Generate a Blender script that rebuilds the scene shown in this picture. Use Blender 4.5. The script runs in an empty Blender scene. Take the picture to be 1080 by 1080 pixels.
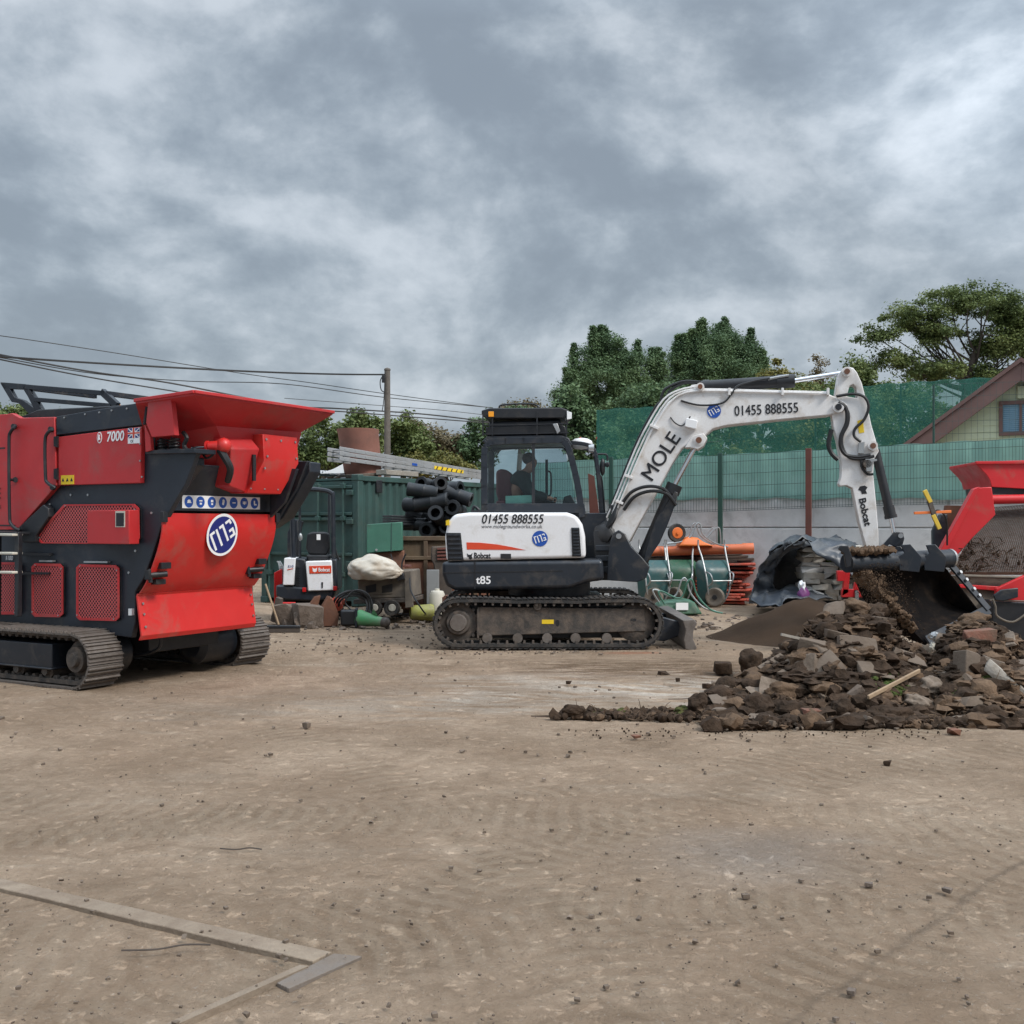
import bpy, bmesh, math, random
import numpy as np
from mathutils import Vector, Matrix, noise
R = math.radians
scn = bpy.context.scene
COL = scn.collection
# ---------------------------------------------------------------- camera
FPX, CAMH, HY, CX = 1150.0, 1.55, 553.0, 540.0
cam = bpy.data.cameras.new("camera"); camo = bpy.data.objects.new("camera", cam); COL.objects.link(camo)
camo.location = (0, 0, CAMH); camo.rotation_euler = (R(90), 0, 0)
cam.sensor_width = 36; cam.sensor_fit = 'HORIZONTAL'; cam.lens = 36*FPX/1080
cam.shift_y = (HY-540)/1080.0
cam.clip_start = 0.1; cam.clip_end = 5000
scn.camera = camo
scn.render.resolution_x = 1024; scn.render.resolution_y = 1024
scn.view_settings.view_transform = 'Standard'; scn.view_settings.look = 'None'
scn.view_settings.gamma = 1; scn.view_settings.exposure = 0.95
# ---------------------------------------------------------------- sky
SUN_DIR = Vector((0.75, -0.55, 0.95)).normalized()      # towards the sun
elev = math.asin(SUN_DIR.z); azim = math.atan2(SUN_DIR.x, SUN_DIR.y)
w = bpy.data.worlds.new("World"); scn.world = w; w.use_nodes = True
nt = w.node_tree; N = nt.nodes; L = nt.links; N.clear()
def wn(t, **k):
    n = N.new(t)
    for a, b in k.items(): setattr(n, a, b)
    return n
def wmath(op, a, b=None):
    n = wn('ShaderNodeMath', operation=op)
    for i, x in enumerate((a, b)):
        if x is None: continue
        if isinstance(x, (int, float)): n.inputs[i].default_value = x
        else: L.new(x, n.inputs[i])
    return n.outputs[0]
sky = wn('ShaderNodeTexSky', sky_type='NISHITA', sun_disc=False, sun_elevation=elev, sun_rotation=azim)
sky.air_density = 1.5; sky.dust_density = 3
tc = wn('ShaderNodeTexCoord'); sep = wn('ShaderNodeSeparateXYZ'); L.new(tc.outputs['Generated'], sep.inputs[0])
zc = wmath('ADD', wmath('MAXIMUM', sep.outputs[2], 0.0), 0.42)
px_ = wmath('DIVIDE', sep.outputs[0], zc); py_ = wmath('DIVIDE', sep.outputs[1], zc)
comb = wn('ShaderNodeCombineXYZ'); L.new(px_, comb.inputs[0]); L.new(py_, comb.inputs[1])
def wnoise(scale, detail, dist, off, rough=.55):
    mp = wn('ShaderNodeMapping'); L.new(comb.outputs[0], mp.inputs[0]); mp.inputs['Location'].default_value = off
    n = wn('ShaderNodeTexNoise'); L.new(mp.outputs[0], n.inputs['Vector'])
    n.inputs['Scale'].default_value = scale; n.inputs['Detail'].default_value = detail
    n.inputs['Distortion'].default_value = dist; n.inputs['Roughness'].default_value = rough
    return n.outputs['Fac']
def sn(scale, detail, dist, off, rough=.55, sq=1.9):
    mp = wn('ShaderNodeMapping'); L.new(tc.outputs['Generated'], mp.inputs[0]); mp.inputs['Location'].default_value = off; mp.inputs['Scale'].default_value = (1, 1, sq)
    n = wn('ShaderNodeTexNoise'); L.new(mp.outputs[0], n.inputs['Vector'])
    for k_, v_ in (('Scale', scale), ('Detail', detail), ('Distortion', dist), ('Roughness', rough)): n.inputs[k_].default_value = v_
    return n.outputs['Fac']
n1 = sn(3.6, 12, .15, (4.1, 0.4, 2.2), .56, 1.5); n3 = sn(3.6, 12, .15, (4.1+.018, 0.4, 2.2+.035), .56, 1.5); n2 = sn(9.5, 11, .2, (7.2, 1.0, 2), .62, 1.4)
mixn = wmath('ADD', wmath('ADD', wmath('MULTIPLY', n1, .66), wmath('MULTIPLY', n2, .34)), wmath('MULTIPLY', wmath('SUBTRACT', n1, n3), .75))
ramp = wn('ShaderNodeValToRGB'); L.new(mixn, ramp.inputs[0])
cr = ramp.color_ramp; cr.interpolation = 'B_SPLINE'
cr.elements[0].position = .36; cr.elements[0].color = (.245, .292, .35, 1)
cr.elements[1].position = .66; cr.elements[1].color = (.60, .655, .72, 1)
for p, c in ((.44, (.285, .338, .40, 1)), (.50, (.355, .412, .475, 1)), (.56, (.43, .487, .55, 1))):
    e = cr.elements.new(p); e.color = c
# brighter cloud patch up to the right, a little darker and bluer towards the horizon
dotn = wn('ShaderNodeVectorMath', operation='DOT_PRODUCT'); L.new(tc.outputs['Generated'], dotn.inputs[0])
dotn.inputs[1].default_value = Vector((.43, .80, .43)).normalized()
br = wn('ShaderNodeMapRange'); L.new(dotn.outputs['Value'], br.inputs[0])
for i, v in ((1, .968), (2, 1.0), (3, 0.0), (4, .55)): br.inputs[i].default_value = v
zr = wn('ShaderNodeMapRange'); L.new(sep.outputs[2], zr.inputs[0])
for i, v in ((1, .42), (2, 1.0), (3, .55), (4, 2.8)): zr.inputs[i].default_value = v
gain = wmath('ADD', zr.outputs[0], wmath('MULTIPLY', br.outputs[0], n1))
sc = wn('ShaderNodeVectorMath', operation='SCALE'); L.new(ramp.outputs[0], sc.inputs[0]); L.new(wmath('MULTIPLY', gain, 10.0), sc.inputs['Scale'])
mx = wn('ShaderNodeMix', data_type='RGBA'); mx.inputs[0].default_value = .94
L.new(sky.outputs[0], mx.inputs[6]); L.new(sc.outputs[0], mx.inputs[7])
bg = wn('ShaderNodeBackground'); bg.inputs[1].default_value = .1; L.new(mx.outputs[2], bg.inputs[0])
wo = wn('ShaderNodeOutputWorld'); L.new(bg.outputs[0], wo.inputs[0])
# ---------------------------------------------------------------- sun (veiled by cloud)
sl = bpy.data.lights.new("sun", 'SUN'); sl.energy = 1.5; sl.angle = R(14); sl.color = (1, .965, .92)
so = bpy.data.objects.new("sun", sl); COL.objects.link(so)
so.rotation_euler = SUN_DIR.to_track_quat('Z', 'Y').to_euler()

# ================================================================ helpers
def mat(name, col, rough=.6, metal=0.0, dirt=0.0, dcol=(.16, .12, .085), dscale=3.0, var=.12, bump=0.0, bscale=40, spec=.5, fine=0.0):
    m = bpy.data.materials.new(name); m.use_nodes = True
    n = m.node_tree.nodes; l = m.node_tree.links; b = n['Principled BSDF']
    b.inputs['Roughness'].default_value = rough; b.inputs['Metallic'].default_value = metal
    b.inputs['Specular IOR Level'].default_value = spec
    tcn = n.new('ShaderNodeTexCoord')
    def nz(scale, det=5, r=.6, dist=0):
        q = n.new('ShaderNodeTexNoise'); l.new(tcn.outputs['Object'], q.inputs['Vector'])
        q.inputs['Scale'].default_value = scale; q.inputs['Detail'].default_value = det; q.inputs['Roughness'].default_value = r
        q.inputs['Distortion'].default_value = dist
        return q.outputs['Fac']
    def mr(x, a, bb, c, d):
        q = n.new('ShaderNodeMapRange'); l.new(x, q.inputs[0])
        for i, v in enumerate((a, bb, c, d)): q.inputs[i+1].default_value = v
        return q.outputs[0]
    def mixc(f, a, bcol):
        q = n.new('ShaderNodeMix'); q.data_type = 'RGBA'
        if isinstance(f, float): q.inputs[0].default_value = f
        else: l.new(f, q.inputs[0])
        for i, x in ((6, a), (7, bcol)):
            if isinstance(x, tuple): q.inputs[i].default_value = (*x, 1) if len(x) == 3 else x
            else: l.new(x, q.inputs[i])
        return q.outputs[2]
    c = mixc(mr(nz(1.7, 6), .3, .7, 0, 1), tuple(v*(1-var) for v in col), tuple(min(1, v*(1+var)) for v in col))
    if dirt > 0:
        c = mixc(mr(nz(dscale, 9, .68, .4), .62-dirt*.45, .80-dirt*.25, 0, min(1, .45+dirt)), c, dcol)
    if fine > 0:
        c = mixc(mr(nz(55, 4, .7), .45, .62, fine, 0), c, dcol)
    l.new(c, b.inputs['Base Color'])
    l.new(mr(nz(6, 6), .3, .7, max(.05, rough-.1), min(1, rough+.12)), b.inputs['Roughness'])
    if bump > 0:
        bp = n.new('ShaderNodeBump'); bp.inputs['Strength'].default_value = bump; bp.inputs['Distance'].default_value = .02
        l.new(nz(bscale, 6), bp.inputs['Height']); l.new(bp.outputs[0], b.inputs['Normal'])
    m['h'] = 1
    return m

M = {}
M['red'] = mat('red paint', (.55, .020, .017), .42, dirt=.26, dcol=(.26, .12, .09), dscale=2.5, var=.08, bump=.03, bscale=8)
M['red_shade'] = mat('shade toned red paint', (.47, .026, .028), .45, dirt=.24, dcol=(.24, .10, .085), dscale=2.0, var=.1, bump=.03, bscale=8)  # the front's red again, with the side's shade put into the colour
M['red_mach'] = mat('screener red paint', (.55, .018, .022), .42, dirt=.22, dcol=(.25, .13, .09), dscale=3, var=.06, bump=.04, bscale=6)
M['navy'] = mat('blue black chassis paint', (.016, .021, .030), .42, dirt=.2, dcol=(.07, .065, .06), dscale=4, var=.2, bump=.03, bscale=10)
M['bucketdark'] = mat('shade dark soil stained bucket steel', (.007, .006, .006), .85, dirt=.35, dcol=(.035, .024, .017), dscale=3, spec=.08, bump=.2)  # base blackened for the shade inside the bucket; the brown is soil
M['black'] = mat('black paint', (.012, .013, .016), .45, dirt=.2, dcol=(.06, .05, .042), dscale=4, var=.2)
M['mach_dark'] = mat('dark grey machine paint', (.013, .017, .024), .4, dirt=.22, dcol=(.10, .085, .07), dscale=4, var=.15)
M['white'] = mat('white machine paint', (.76, .76, .77), .36, dirt=.20, dcol=(.48, .43, .36), dscale=3.2, fine=.10, var=.04, bump=.015, bscale=6)
M['boomwhite'] = mat('scuffed white boom paint', (.72, .71, .70), .42, dirt=.28, dcol=(.40, .32, .24), dscale=4.5, fine=.12, var=.05, bump=.03, bscale=12)
M['rubber'] = mat('dusty track rubber', (.024, .024, .024), .85, dirt=.45, dcol=(.085, .07, .058), dscale=7, var=.2, bump=.3, bscale=60)
M['muddy'] = mat('muddy steel', (.045, .040, .036), .75, dirt=.5, dcol=(.13, .10, .078), dscale=8, var=.2, bump=.3, bscale=50)
M['shoe'] = mat('worn steel track shoe', (.15, .13, .115), .6, .25, dirt=.45, dcol=(.10, .08, .065), dscale=12, var=.2, bump=.25, bscale=50)
M['steel'] = mat('bare steel', (.42, .42, .42), .35, .8, var=.1)
M['chrome'] = mat('chrome rod', (.7, .71, .73), .12, 1.0, var=.03)
M['galv'] = mat('galvanised tube', (.36, .37, .37), .45, .6, dirt=.2, var=.1)
M['alu'] = mat('aluminium ladder', (.36, .365, .37), .5, .5, dirt=.35, dcol=(.25, .24, .22), var=.1)
M['hose'] = mat('black hydraulic hose', (.012, .012, .013), .5)
M['seatred'] = mat('maroon seat fabric', (.10, .028, .035), .8)
M['contgreen'] = mat('weathered green container paint', (.028, .068, .060), .6, dirt=.28, dcol=(.055, .075, .06), dscale=2.2, var=.25, bump=.08, bscale=14)
M['platgreen'] = mat('green painted plate', (.05, .155, .11), .5, dirt=.2, dcol=(.05, .07, .05), var=.2)
M['barrowg'] = mat('dark green barrow tray', (.026, .10, .055), .45, dirt=.3, dcol=(.13, .12, .09), dscale=5, var=.2)
M['barrowt'] = mat('teal green barrow tray', (.026, .085, .085), .45, dirt=.3, dcol=(.13, .12, .10), dscale=5, var=.2)
M['orange'] = mat('orange plastic', (.72, .17, .035), .45, dirt=.15, dcol=(.35, .15, .08), var=.1)
M['pipeorange'] = mat('terracotta drain pipe', (.62, .16, .065), .42, dirt=.15, dcol=(.35, .16, .1), var=.08)
M['barrier'] = mat('faded red orange barrier plastic', (.50, .075, .04), .55, dirt=.45, dcol=(.20, .11, .08), dscale=6, var=.3)
M['yellow'] = mat('yellow plastic', (.62, .42, .045), .5, dirt=.2, var=.15)
M['limeyel'] = mat('lime yellow plastic', (.30, .31, .06), .6, dirt=.5, var=.1)
M['tarp'] = mat('grey blue tarpaulin', (.030, .038, .050), .42, dirt=.35, dcol=(.15, .15, .145), dscale=2.2, var=.3, bump=.35, bscale=9)
M['bag'] = mat('dirty white bulk bag', (.50, .465, .40), .85, dirt=.4, dcol=(.38, .29, .2), dscale=4, var=.1, bump=.25, bscale=12)
M['rust'] = mat('rusty brown steel', (.165, .072, .042), .85, dirt=.35, dcol=(.07, .045, .035), dscale=4, var=.3, bump=.25, bscale=30)
M['rustpink'] = mat('rust pink primer steel', (.22, .095, .068), .8, dirt=.3, dcol=(.12, .065, .05), dscale=2.5, var=.2, bump=.15, bscale=30)
M['skip'] = mat('brown rusted skip', (.115, .082, .050), .85, dirt=.4, dcol=(.08, .045, .03), dscale=2.5, var=.35, bump=.2, bscale=20)
M['concrete'] = mat('grey concrete', (.58, .58, .57), .85, dirt=.22, dcol=(.26, .25, .235), dscale=1.6, var=.14, bump=.15, bscale=25)
M['stone'] = mat('pale broken concrete', (.20, .155, .118), .9, dirt=.6, dcol=(.10, .072, .05), dscale=6, var=.25, bump=.6, bscale=30)
M['drystone'] = mat('pale dry stone', (.42, .395, .35), .9, dirt=.3, dcol=(.2, .17, .13), dscale=5, var=.3, bump=.5, bscale=25)
M['greystone'] = mat('blue grey stone', (.17, .165, .155), .9, dirt=.3, dcol=(.13, .10, .075), dscale=6, var=.2, bump=.4, bscale=30)
M['soil'] = mat('brown soil', (.060, .039, .026), .95, dirt=.5, dcol=(.022, .015, .010), dscale=12, var=.45, bump=1.0, bscale=32, spec=.15)
M['soillight'] = mat('dry brown soil', (.135, .088, .056), .95, dirt=.45, dcol=(.05, .033, .022), dscale=9, var=.3, bump=.8, bscale=45, spec=.15)
M['finesoil'] = mat('fine dark soil', (.062, .040, .026), .97, dirt=.2, dcol=(.05, .035, .025), dscale=14, var=.2, bump=.7, bscale=120, spec=.1)
M['brick'] = mat('dirty red brick', (.19, .065, .038), .9, dirt=.65, dcol=(.12, .08, .055), dscale=7, var=.25, bump=.5, bscale=40)
M['slab'] = mat('muddy paving slab', (.13, .098, .072), .9, dirt=.4, dcol=(.10, .07, .05), dscale=5, var=.2, bump=.4, bscale=40)
M['wood'] = mat('weathered timber', (.30, .21, .13), .85, dirt=.3, dcol=(.14, .10, .07), dscale=6, var=.25, bump=.3, bscale=40)
M['dwood'] = mat('dark timber', (.07, .055, .045), .85, dirt=.3, var=.3)
M['greywood'] = mat('silvered timber', (.30, .27, .23), .85, dirt=.35, dcol=(.18, .145, .11), dscale=7, var=.2, bump=.4, bscale=50)
M['moss'] = mat('green moss', (.045, .072, .018), .95, dirt=.5, dcol=(.085, .075, .03), dscale=8, var=.4, bump=.8, bscale=60, spec=.1)
M['blkplastic'] = mat('black plastic pipe', (.009, .011, .014), .5, dirt=.12, dcol=(.07, .07, .07), var=.2)
M['decalwhite'] = mat('white decal', (.8, .8, .8), .45, var=.03)
M['decalblack'] = mat('black decal', (.012, .012, .015), .45)
M['decalblue'] = mat('blue decal', (.012, .075, .36), .4, var=.05)
M['decalnavy'] = mat('navy decal', (.012, .02, .16), .4, var=.05)
M['decalred'] = mat('red orange decal', (.62, .06, .02), .4)
M['decalyel'] = mat('yellow decal', (.75, .52, .02), .45)
M['skin'] = mat('skin', (.42, .22, .15), .55); M['hair'] = mat('dark hair', (.015, .012, .010), .7)
M['jacket'] = mat('dark green jacket', (.012, .028, .028), .85); M['trousers'] = mat('dark work trousers', (.015, .017, .022), .9)
M['cream'] = mat('pale green house siding', (.55, .60, .42), .75, dirt=.15, dcol=(.36, .38, .25), var=.06)
M['maroon'] = mat('brown barge board', (.15, .085, .075), .7, dirt=.15, var=.15)
M['redtile'] = mat('red ridge tile', (.25, .045, .03), .8, var=.2)
M['bark'] = mat('tree bark', (.075, .06, .048), .95, dirt=.3, dcol=(.035, .03, .025), dscale=10, var=.3, bump=.6, bscale=25)
M['poletimber'] = mat('tarred pole timber', (.13, .115, .10), .9, dirt=.3, dcol=(.06, .05, .045), dscale=5, var=.2, bump=.3, bscale=40)
M['cream2'] = mat('off white plastic', (.55, .52, .44), .6, dirt=.25, var=.1)
M['purple'] = mat('purple label', (.15, .035, .14), .5)
M['toolgreen'] = mat('bright green tool paint', (.06, .30, .11), .55, dirt=.5, dcol=(.17, .20, .13), var=.15)
M['gener'] = mat('dusty brown grey enclosure', (.125, .105, .085), .8, dirt=.45, dcol=(.20, .165, .125), dscale=4, var=.25, bump=.15, bscale=25)
M['redpost'] = mat('red oxide post', (.13, .042, .03), .7, dirt=.25, dcol=(.08, .05, .04), var=.2)
M['greenpost'] = mat('dark green fence post', (.018, .06, .045), .5)
M['wire'] = mat('fence wire', (.055, .085, .08), .6)
M['roofsheet'] = mat('pale roof sheet', (.55, .58, .60), .5, dirt=.2, var=.1)
M['amber'] = mat('amber lamp lens', (.85, .33, .02), .3)
M['lampred'] = mat('red lamp lens', (.45, .01, .01), .3)

def simple(name, **kw):
    m = bpy.data.materials.new(name); m.use_nodes = True
    return m
def glass_mat(name, tint=(.75, .85, .88), fac=.8, rough=.03):
    m = simple(name); n = m.node_tree.nodes; l = m.node_tree.links; n.clear()
    t = n.new('ShaderNodeBsdfTransparent'); t.inputs[0].default_value = (*tint, 1)
    g = n.new('ShaderNodeBsdfGlossy'); g.inputs['Roughness'].default_value = rough
    fr = n.new('ShaderNodeFresnel'); fr.inputs[0].default_value = 1.5
    ad = n.new('ShaderNodeMath'); ad.operation = 'MULTIPLY_ADD'; l.new(fr.outputs[0], ad.inputs[0]); ad.inputs[1].default_value = .8; ad.inputs[2].default_value = 1-fac
    mi = n.new('ShaderNodeMixShader'); l.new(ad.outputs[0], mi.inputs[0]); l.new(t.outputs[0], mi.inputs[1]); l.new(g.outputs[0], mi.inputs[2])
    o = n.new('ShaderNodeOutputMaterial'); l.new(mi.outputs[0], o.inputs[0])
    return m
M['glass'] = glass_mat('tinted cab glass', (.84, .90, .91), 1.0)
M['winglass'] = glass_mat('house window glass', (.5, .6, .65), .8)
def net_mat(name, col, cover, scale=0, tcol=(1, 1, 1)):
    """woven netting: partly see-through with a wandering density"""
    m = simple(name); n = m.node_tree.nodes; l = m.node_tree.links; n.clear()
    t = n.new('ShaderNodeBsdfTransparent'); t.inputs[0].default_value = (*tcol, 1)
    d = n.new('ShaderNodeBsdfDiffuse'); tr = n.new('ShaderNodeBsdfTranslucent')
    tcn = n.new('ShaderNodeTexCoord')
    nz = n.new('ShaderNodeTexNoise'); nz.inputs['Scale'].default_value = 1.1; nz.inputs['Detail'].default_value = 7; l.new(tcn.outputs['Object'], nz.inputs['Vector'])
    mr = n.new('ShaderNodeMapRange'); l.new(nz.outputs['Fac'], mr.inputs[0])
    for i, v in enumerate((.3, .7, cover-.08, min(1, cover+.1))): mr.inputs[i+1].default_value = v
    mc = n.new('ShaderNodeMix'); mc.data_type = 'RGBA'; l.new(nz.outputs['Fac'], mc.inputs[0])
    mc.inputs[6].default_value = (*[c*.75 for c in col], 1); mc.inputs[7].default_value = (*[c*1.25 for c in col], 1)
    l.new(mc.outputs[2], d.inputs[0]); l.new(mc.outputs[2], tr.inputs[0])
    mi0 = n.new('ShaderNodeMixShader'); mi0.inputs[0].default_value = .3; l.new(d.outputs[0], mi0.inputs[1]); l.new(tr.outputs[0], mi0.inputs[2])
    mi = n.new('ShaderNodeMixShader'); l.new(mr.outputs[0], mi.inputs[0]); l.new(t.outputs[0], mi.inputs[1]); l.new(mi0.outputs[0], mi.inputs[2])
    o = n.new('ShaderNodeOutputMaterial'); l.new(mi.outputs[0], o.inputs[0])
    return m
M['net'] = net_mat('dark green debris netting', (.050, .175, .14), .54, tcol=(.8, .93, .9))
M['sheet'] = net_mat('pale green fence sheeting', (.25, .44, .385), .95, tcol=(.8, .95, .9))
def leafmat(name, c1, c2, c3, sc=.6):
    m = simple(name); n = m.node_tree.nodes; l = m.node_tree.links
    b = n['Principled BSDF']; b.inputs['Roughness'].default_value = .6; b.inputs['Specular IOR Level'].default_value = .25
    tcn = n.new('ShaderNodeTexCoord'); nz = n.new('ShaderNodeTexNoise'); nz.inputs['Scale'].default_value = sc; nz.inputs['Detail'].default_value = 4
    l.new(tcn.outputs['Object'], nz.inputs['Vector'])
    n2 = n.new('ShaderNodeTexNoise'); n2.inputs['Scale'].default_value = 9; l.new(tcn.outputs['Object'], n2.inputs['Vector'])
    ad = n.new('ShaderNodeMath'); ad.operation = 'MULTIPLY_ADD'; l.new(n2.outputs['Fac'], ad.inputs[0]); ad.inputs[1].default_value = .6; l.new(nz.outputs['Fac'], ad.inputs[2])
    cr = n.new('ShaderNodeValToRGB'); l.new(ad.outputs[0], cr.inputs[0]); e = cr.color_ramp
    e.elements[0].position = .6; e.elements[0].color = (*c1, 1); e.elements[1].position = 1.0; e.elements[1].color = (*c3, 1)
    q = e.elements.new(.8); q.color = (*c2, 1)
    l.new(cr.outputs[0], b.inputs['Base Color'])
    tr = n.new('ShaderNodeBsdfTranslucent'); l.new(cr.outputs[0], tr.inputs[0])
    mi = n.new('ShaderNodeMixShader'); mi.inputs[0].default_value = .28
    l.new(b.outputs[0], mi.inputs[1]); l.new(tr.outputs[0], mi.inputs[2]); l.new(mi.outputs[0], n['Material Output'].inputs[0])
    return m
M['leafdark'] = leafmat('dark green leaves', (.072, .122, .062), (.108, .172, .082), (.16, .23, .105))
M['leafmid'] = leafmat('mid green leaves', (.072, .102, .036), (.125, .165, .055), (.20, .235, .085))
M['leafyel'] = leafmat('yellowing leaves', (.085, .10, .03), (.16, .155, .045), (.26, .22, .065))
M['leafdry'] = leafmat('brown autumn leaves', (.11, .095, .055), (.17, .14, .08), (.24, .20, .12))
def perforated(name, col, k=2*math.pi/.040):
    m = simple(name); n = m.node_tree.nodes; l = m.node_tree.links
    b = n['Principled BSDF']; b.inputs['Base Color'].default_value = (*col, 1); b.inputs['Roughness'].default_value = .5
    tcn = n.new('ShaderNodeTexCoord'); sp = n.new('ShaderNodeSeparateXYZ'); l.new(tcn.outputs['Object'], sp.inputs[0])
    def mm(op, a, c):
        q = n.new('ShaderNodeMath'); q.operation = op
        for i, x in enumerate((a, c)):
            if x is None: continue
            if isinstance(x, (int, float)): q.inputs[i].default_value = x
            else: l.new(x, q.inputs[i])
        return q.outputs[0]
    g = mm('ADD', mm('COSINE', mm('MULTIPLY', sp.outputs[0], k), None), mm('COSINE', mm('MULTIPLY', sp.outputs[2], k), None))
    hole = mm('GREATER_THAN', mm('ABSOLUTE', g, None), .62)
    t = n.new('ShaderNodeBsdfTransparent'); mi = n.new('ShaderNodeMixShader')
    l.new(hole, mi.inputs[0]); l.new(b.outputs[0], mi.inputs[1]); l.new(t.outputs[0], mi.inputs[2]); l.new(mi.outputs[0], n['Material Output'].inputs[0])
    return m
M['perf'] = perforated('perforated red guard', (.60, .11, .11))

# -------- frames and mesh builder (all shapes are collected in world space, then stored relative to their thing)
class Fr:
    def __init__(s, px, depth, yaw=0.0, py=None):
        s.o = Vector(((px-CX)/FPX*depth, depth, 0)); a = R(yaw); s.yaw = a
        s.x = Vector((math.cos(a), math.sin(a), 0)); s.y = Vector((-math.sin(a), math.cos(a), 0)); s.z = Vector((0, 0, 1))
    def w(s, u, v, z): return s.o + s.x*u + s.y*v + s.z*z
    def _hit(s, px, py, p0, n):
        c = Vector((0, 0, CAMH)); d = Vector(((px-CX)/FPX, 1, -(py-HY)/FPX))
        return c + d*((p0-c).dot(n)/d.dot(n))
    def q(s, px, py, v=0.0): return s._hit(px, py, s.w(0, v, 0), s.y)
    def qu(s, px, py, u=0.0): return s._hit(px, py, s.w(u, 0, 0), s.x)
    def loc(s, p): r = p-s.o; return (r.dot(s.x), r.dot(s.y), r.z)
def at(px, py, depth): return Vector(((px-CX)/FPX*depth, depth, CAMH-(py-HY)/FPX*depth))
def gnd(px, py): d = CAMH*FPX/(py-HY); return Vector(((px-CX)/FPX*d, d, 0))
def catmull(pts, k=6, closed=False):
    P = [Vector(p) for p in pts]; out = []; n = len(P)
    rng = range(n) if closed else range(n-1)
    for i in rng:
        if closed: a, b, c, d = P[i-1], P[i], P[(i+1) % n], P[(i+2) % n]
        else: a, b, c, d = P[max(i-1, 0)], P[i], P[i+1], P[min(i+2, n-1)]
        for j in range(k):
            t = j/k
            out.append(.5*((2*b)+(c-a)*t+(2*a-5*b+4*c-d)*t*t+(3*b-a-3*c+d)*t**3))
    if not closed: out.append(P[-1])
    return out
class MB:
    def __init__(s): s.V = []; s.F = []
    def add(s, V, F):
        k = len(s.V); s.V += [Vector(v) for v in V]; s.F += [tuple(i+k for i in f) for f in F]; return s
    def loft(s, loops, caps=True, closed=True):
        n = len(loops[0]); V = [p for lp in loops for p in lp]; F = []
        for i in range(len(loops)-1):
            for j in range(n if closed else n-1):
                a = i*n+j; b = i*n+(j+1) % n; F.append((a, b, b+n, a+n))
        if caps: F.append(tuple(range(n))[::-1]); F.append(tuple(range((len(loops)-1)*n, len(loops)*n)))
        return s.add(V, F)
    def box(s, fr, u0, u1, v0, v1, z0, z1, tz=0):
        lo = [fr.w(u0, v0, z0), fr.w(u1, v0, z0), fr.w(u1, v1, z0), fr.w(u0, v1, z0)]
        hi = [fr.w(u0+tz, v0+tz, z1), fr.w(u1-tz, v0+tz, z1), fr.w(u1-tz, v1-tz, z1), fr.w(u0+tz, v1-tz, z1)]
        return s.loft([lo, hi])
    def pp(s, fr, poly, v0, v1, ref=None):
        """pixel outline traced on the plane v=ref (or v0), extruded v0..v1"""
        r = v0 if ref is None else ref
        L3 = [fr.loc(fr.q(x, y, r)) for x, y in poly]
        return s.loft([[fr.w(u, v0, z) for u, _, z in L3], [fr.w(u, v1, z) for u, _, z in L3]])
    def poly(s, fr, pts, v0, v1):
        return s.loft([[fr.w(u, v0, z) for u, z in pts], [fr.w(u, v1, z) for u, z in pts]])
    def cyl(s, p0, p1, r0, r1=None, n=18, caps=True):
        r1 = r0 if r1 is None else r1
        p0 = Vector(p0); p1 = Vector(p1); d = (p1-p0).normalized()
        a = d.orthogonal().normalized(); b = d.cross(a)
        cs = [(math.cos(2*math.pi*i/n), math.sin(2*math.pi*i/n)) for i in range(n)]
        return s.loft([[p0+(a*c+b*t)*r0 for c, t in cs], [p1+(a*c+b*t)*r1 for c, t in cs]], caps)
    def lathe(s, p0, axis, prof, n=24):
        p0 = Vector(p0); d = Vector(axis).normalized(); a = d.orthogonal().normalized(); b = d.cross(a)
        cs = [(math.cos(2*math.pi*i/n), math.sin(2*math.pi*i/n)) for i in range(n)]
        return s.loft([[p0+d*t+(a*c+b*q)*r for c, q in cs] for t, r in prof])
    def tube(s, pts, r, n=8, smooth=0, closed=False):
        P = [Vector(p) for p in pts]
        if smooth: P = catmull(P, smooth, closed)
        m = len(P); rr = r if isinstance(r, (list, tuple)) else None
        loops = []; prev = None
        for i in range(m):
            if closed: t = P[(i+1) % m]-P[i-1]
            else: t = P[min(i+1, m-1)]-P[max(i-1, 0)]
            if t.length < 1e-9: t = Vector((0, 0, 1))
            t.normalize()
            if prev is None: a = t.orthogonal().normalized()
            else:
                a = prev-t*prev.dot(t)
                a = a.normalized() if a.length > 1e-6 else t.orthogonal().normalized()
            prev = a; b = t.cross(a)
            k = (rr[0]+(rr[-1]-rr[0])*i/(m-1)) if rr else r
            loops.append([P[i]+(a*math.cos(2*math.pi*j/n)+b*math.sin(2*math.pi*j/n))*k for j in range(n)])
        if closed: return s.loft(loops+[loops[0]], caps=False)
        return s.loft(loops)
    def bar(s, p0, p1, wd, th, up=(0, 0, 1)):
        """rectangular bar between two points: wd across, th along up"""
        p0 = Vector(p0); p1 = Vector(p1); d = (p1-p0).normalized(); u = Vector(up); u = (u-d*u.dot(d))
        u = u.normalized() if u.length > 1e-5 else d.orthogonal().normalized()
        c = d.cross(u); L4 = [(c*x*wd/2+u*y*th/2) for x, y in ((-1, -1), (1, -1), (1, 1), (-1, 1))]
        return s.loft([[p0+q for q in L4], [p1+q for q in L4]])
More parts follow.
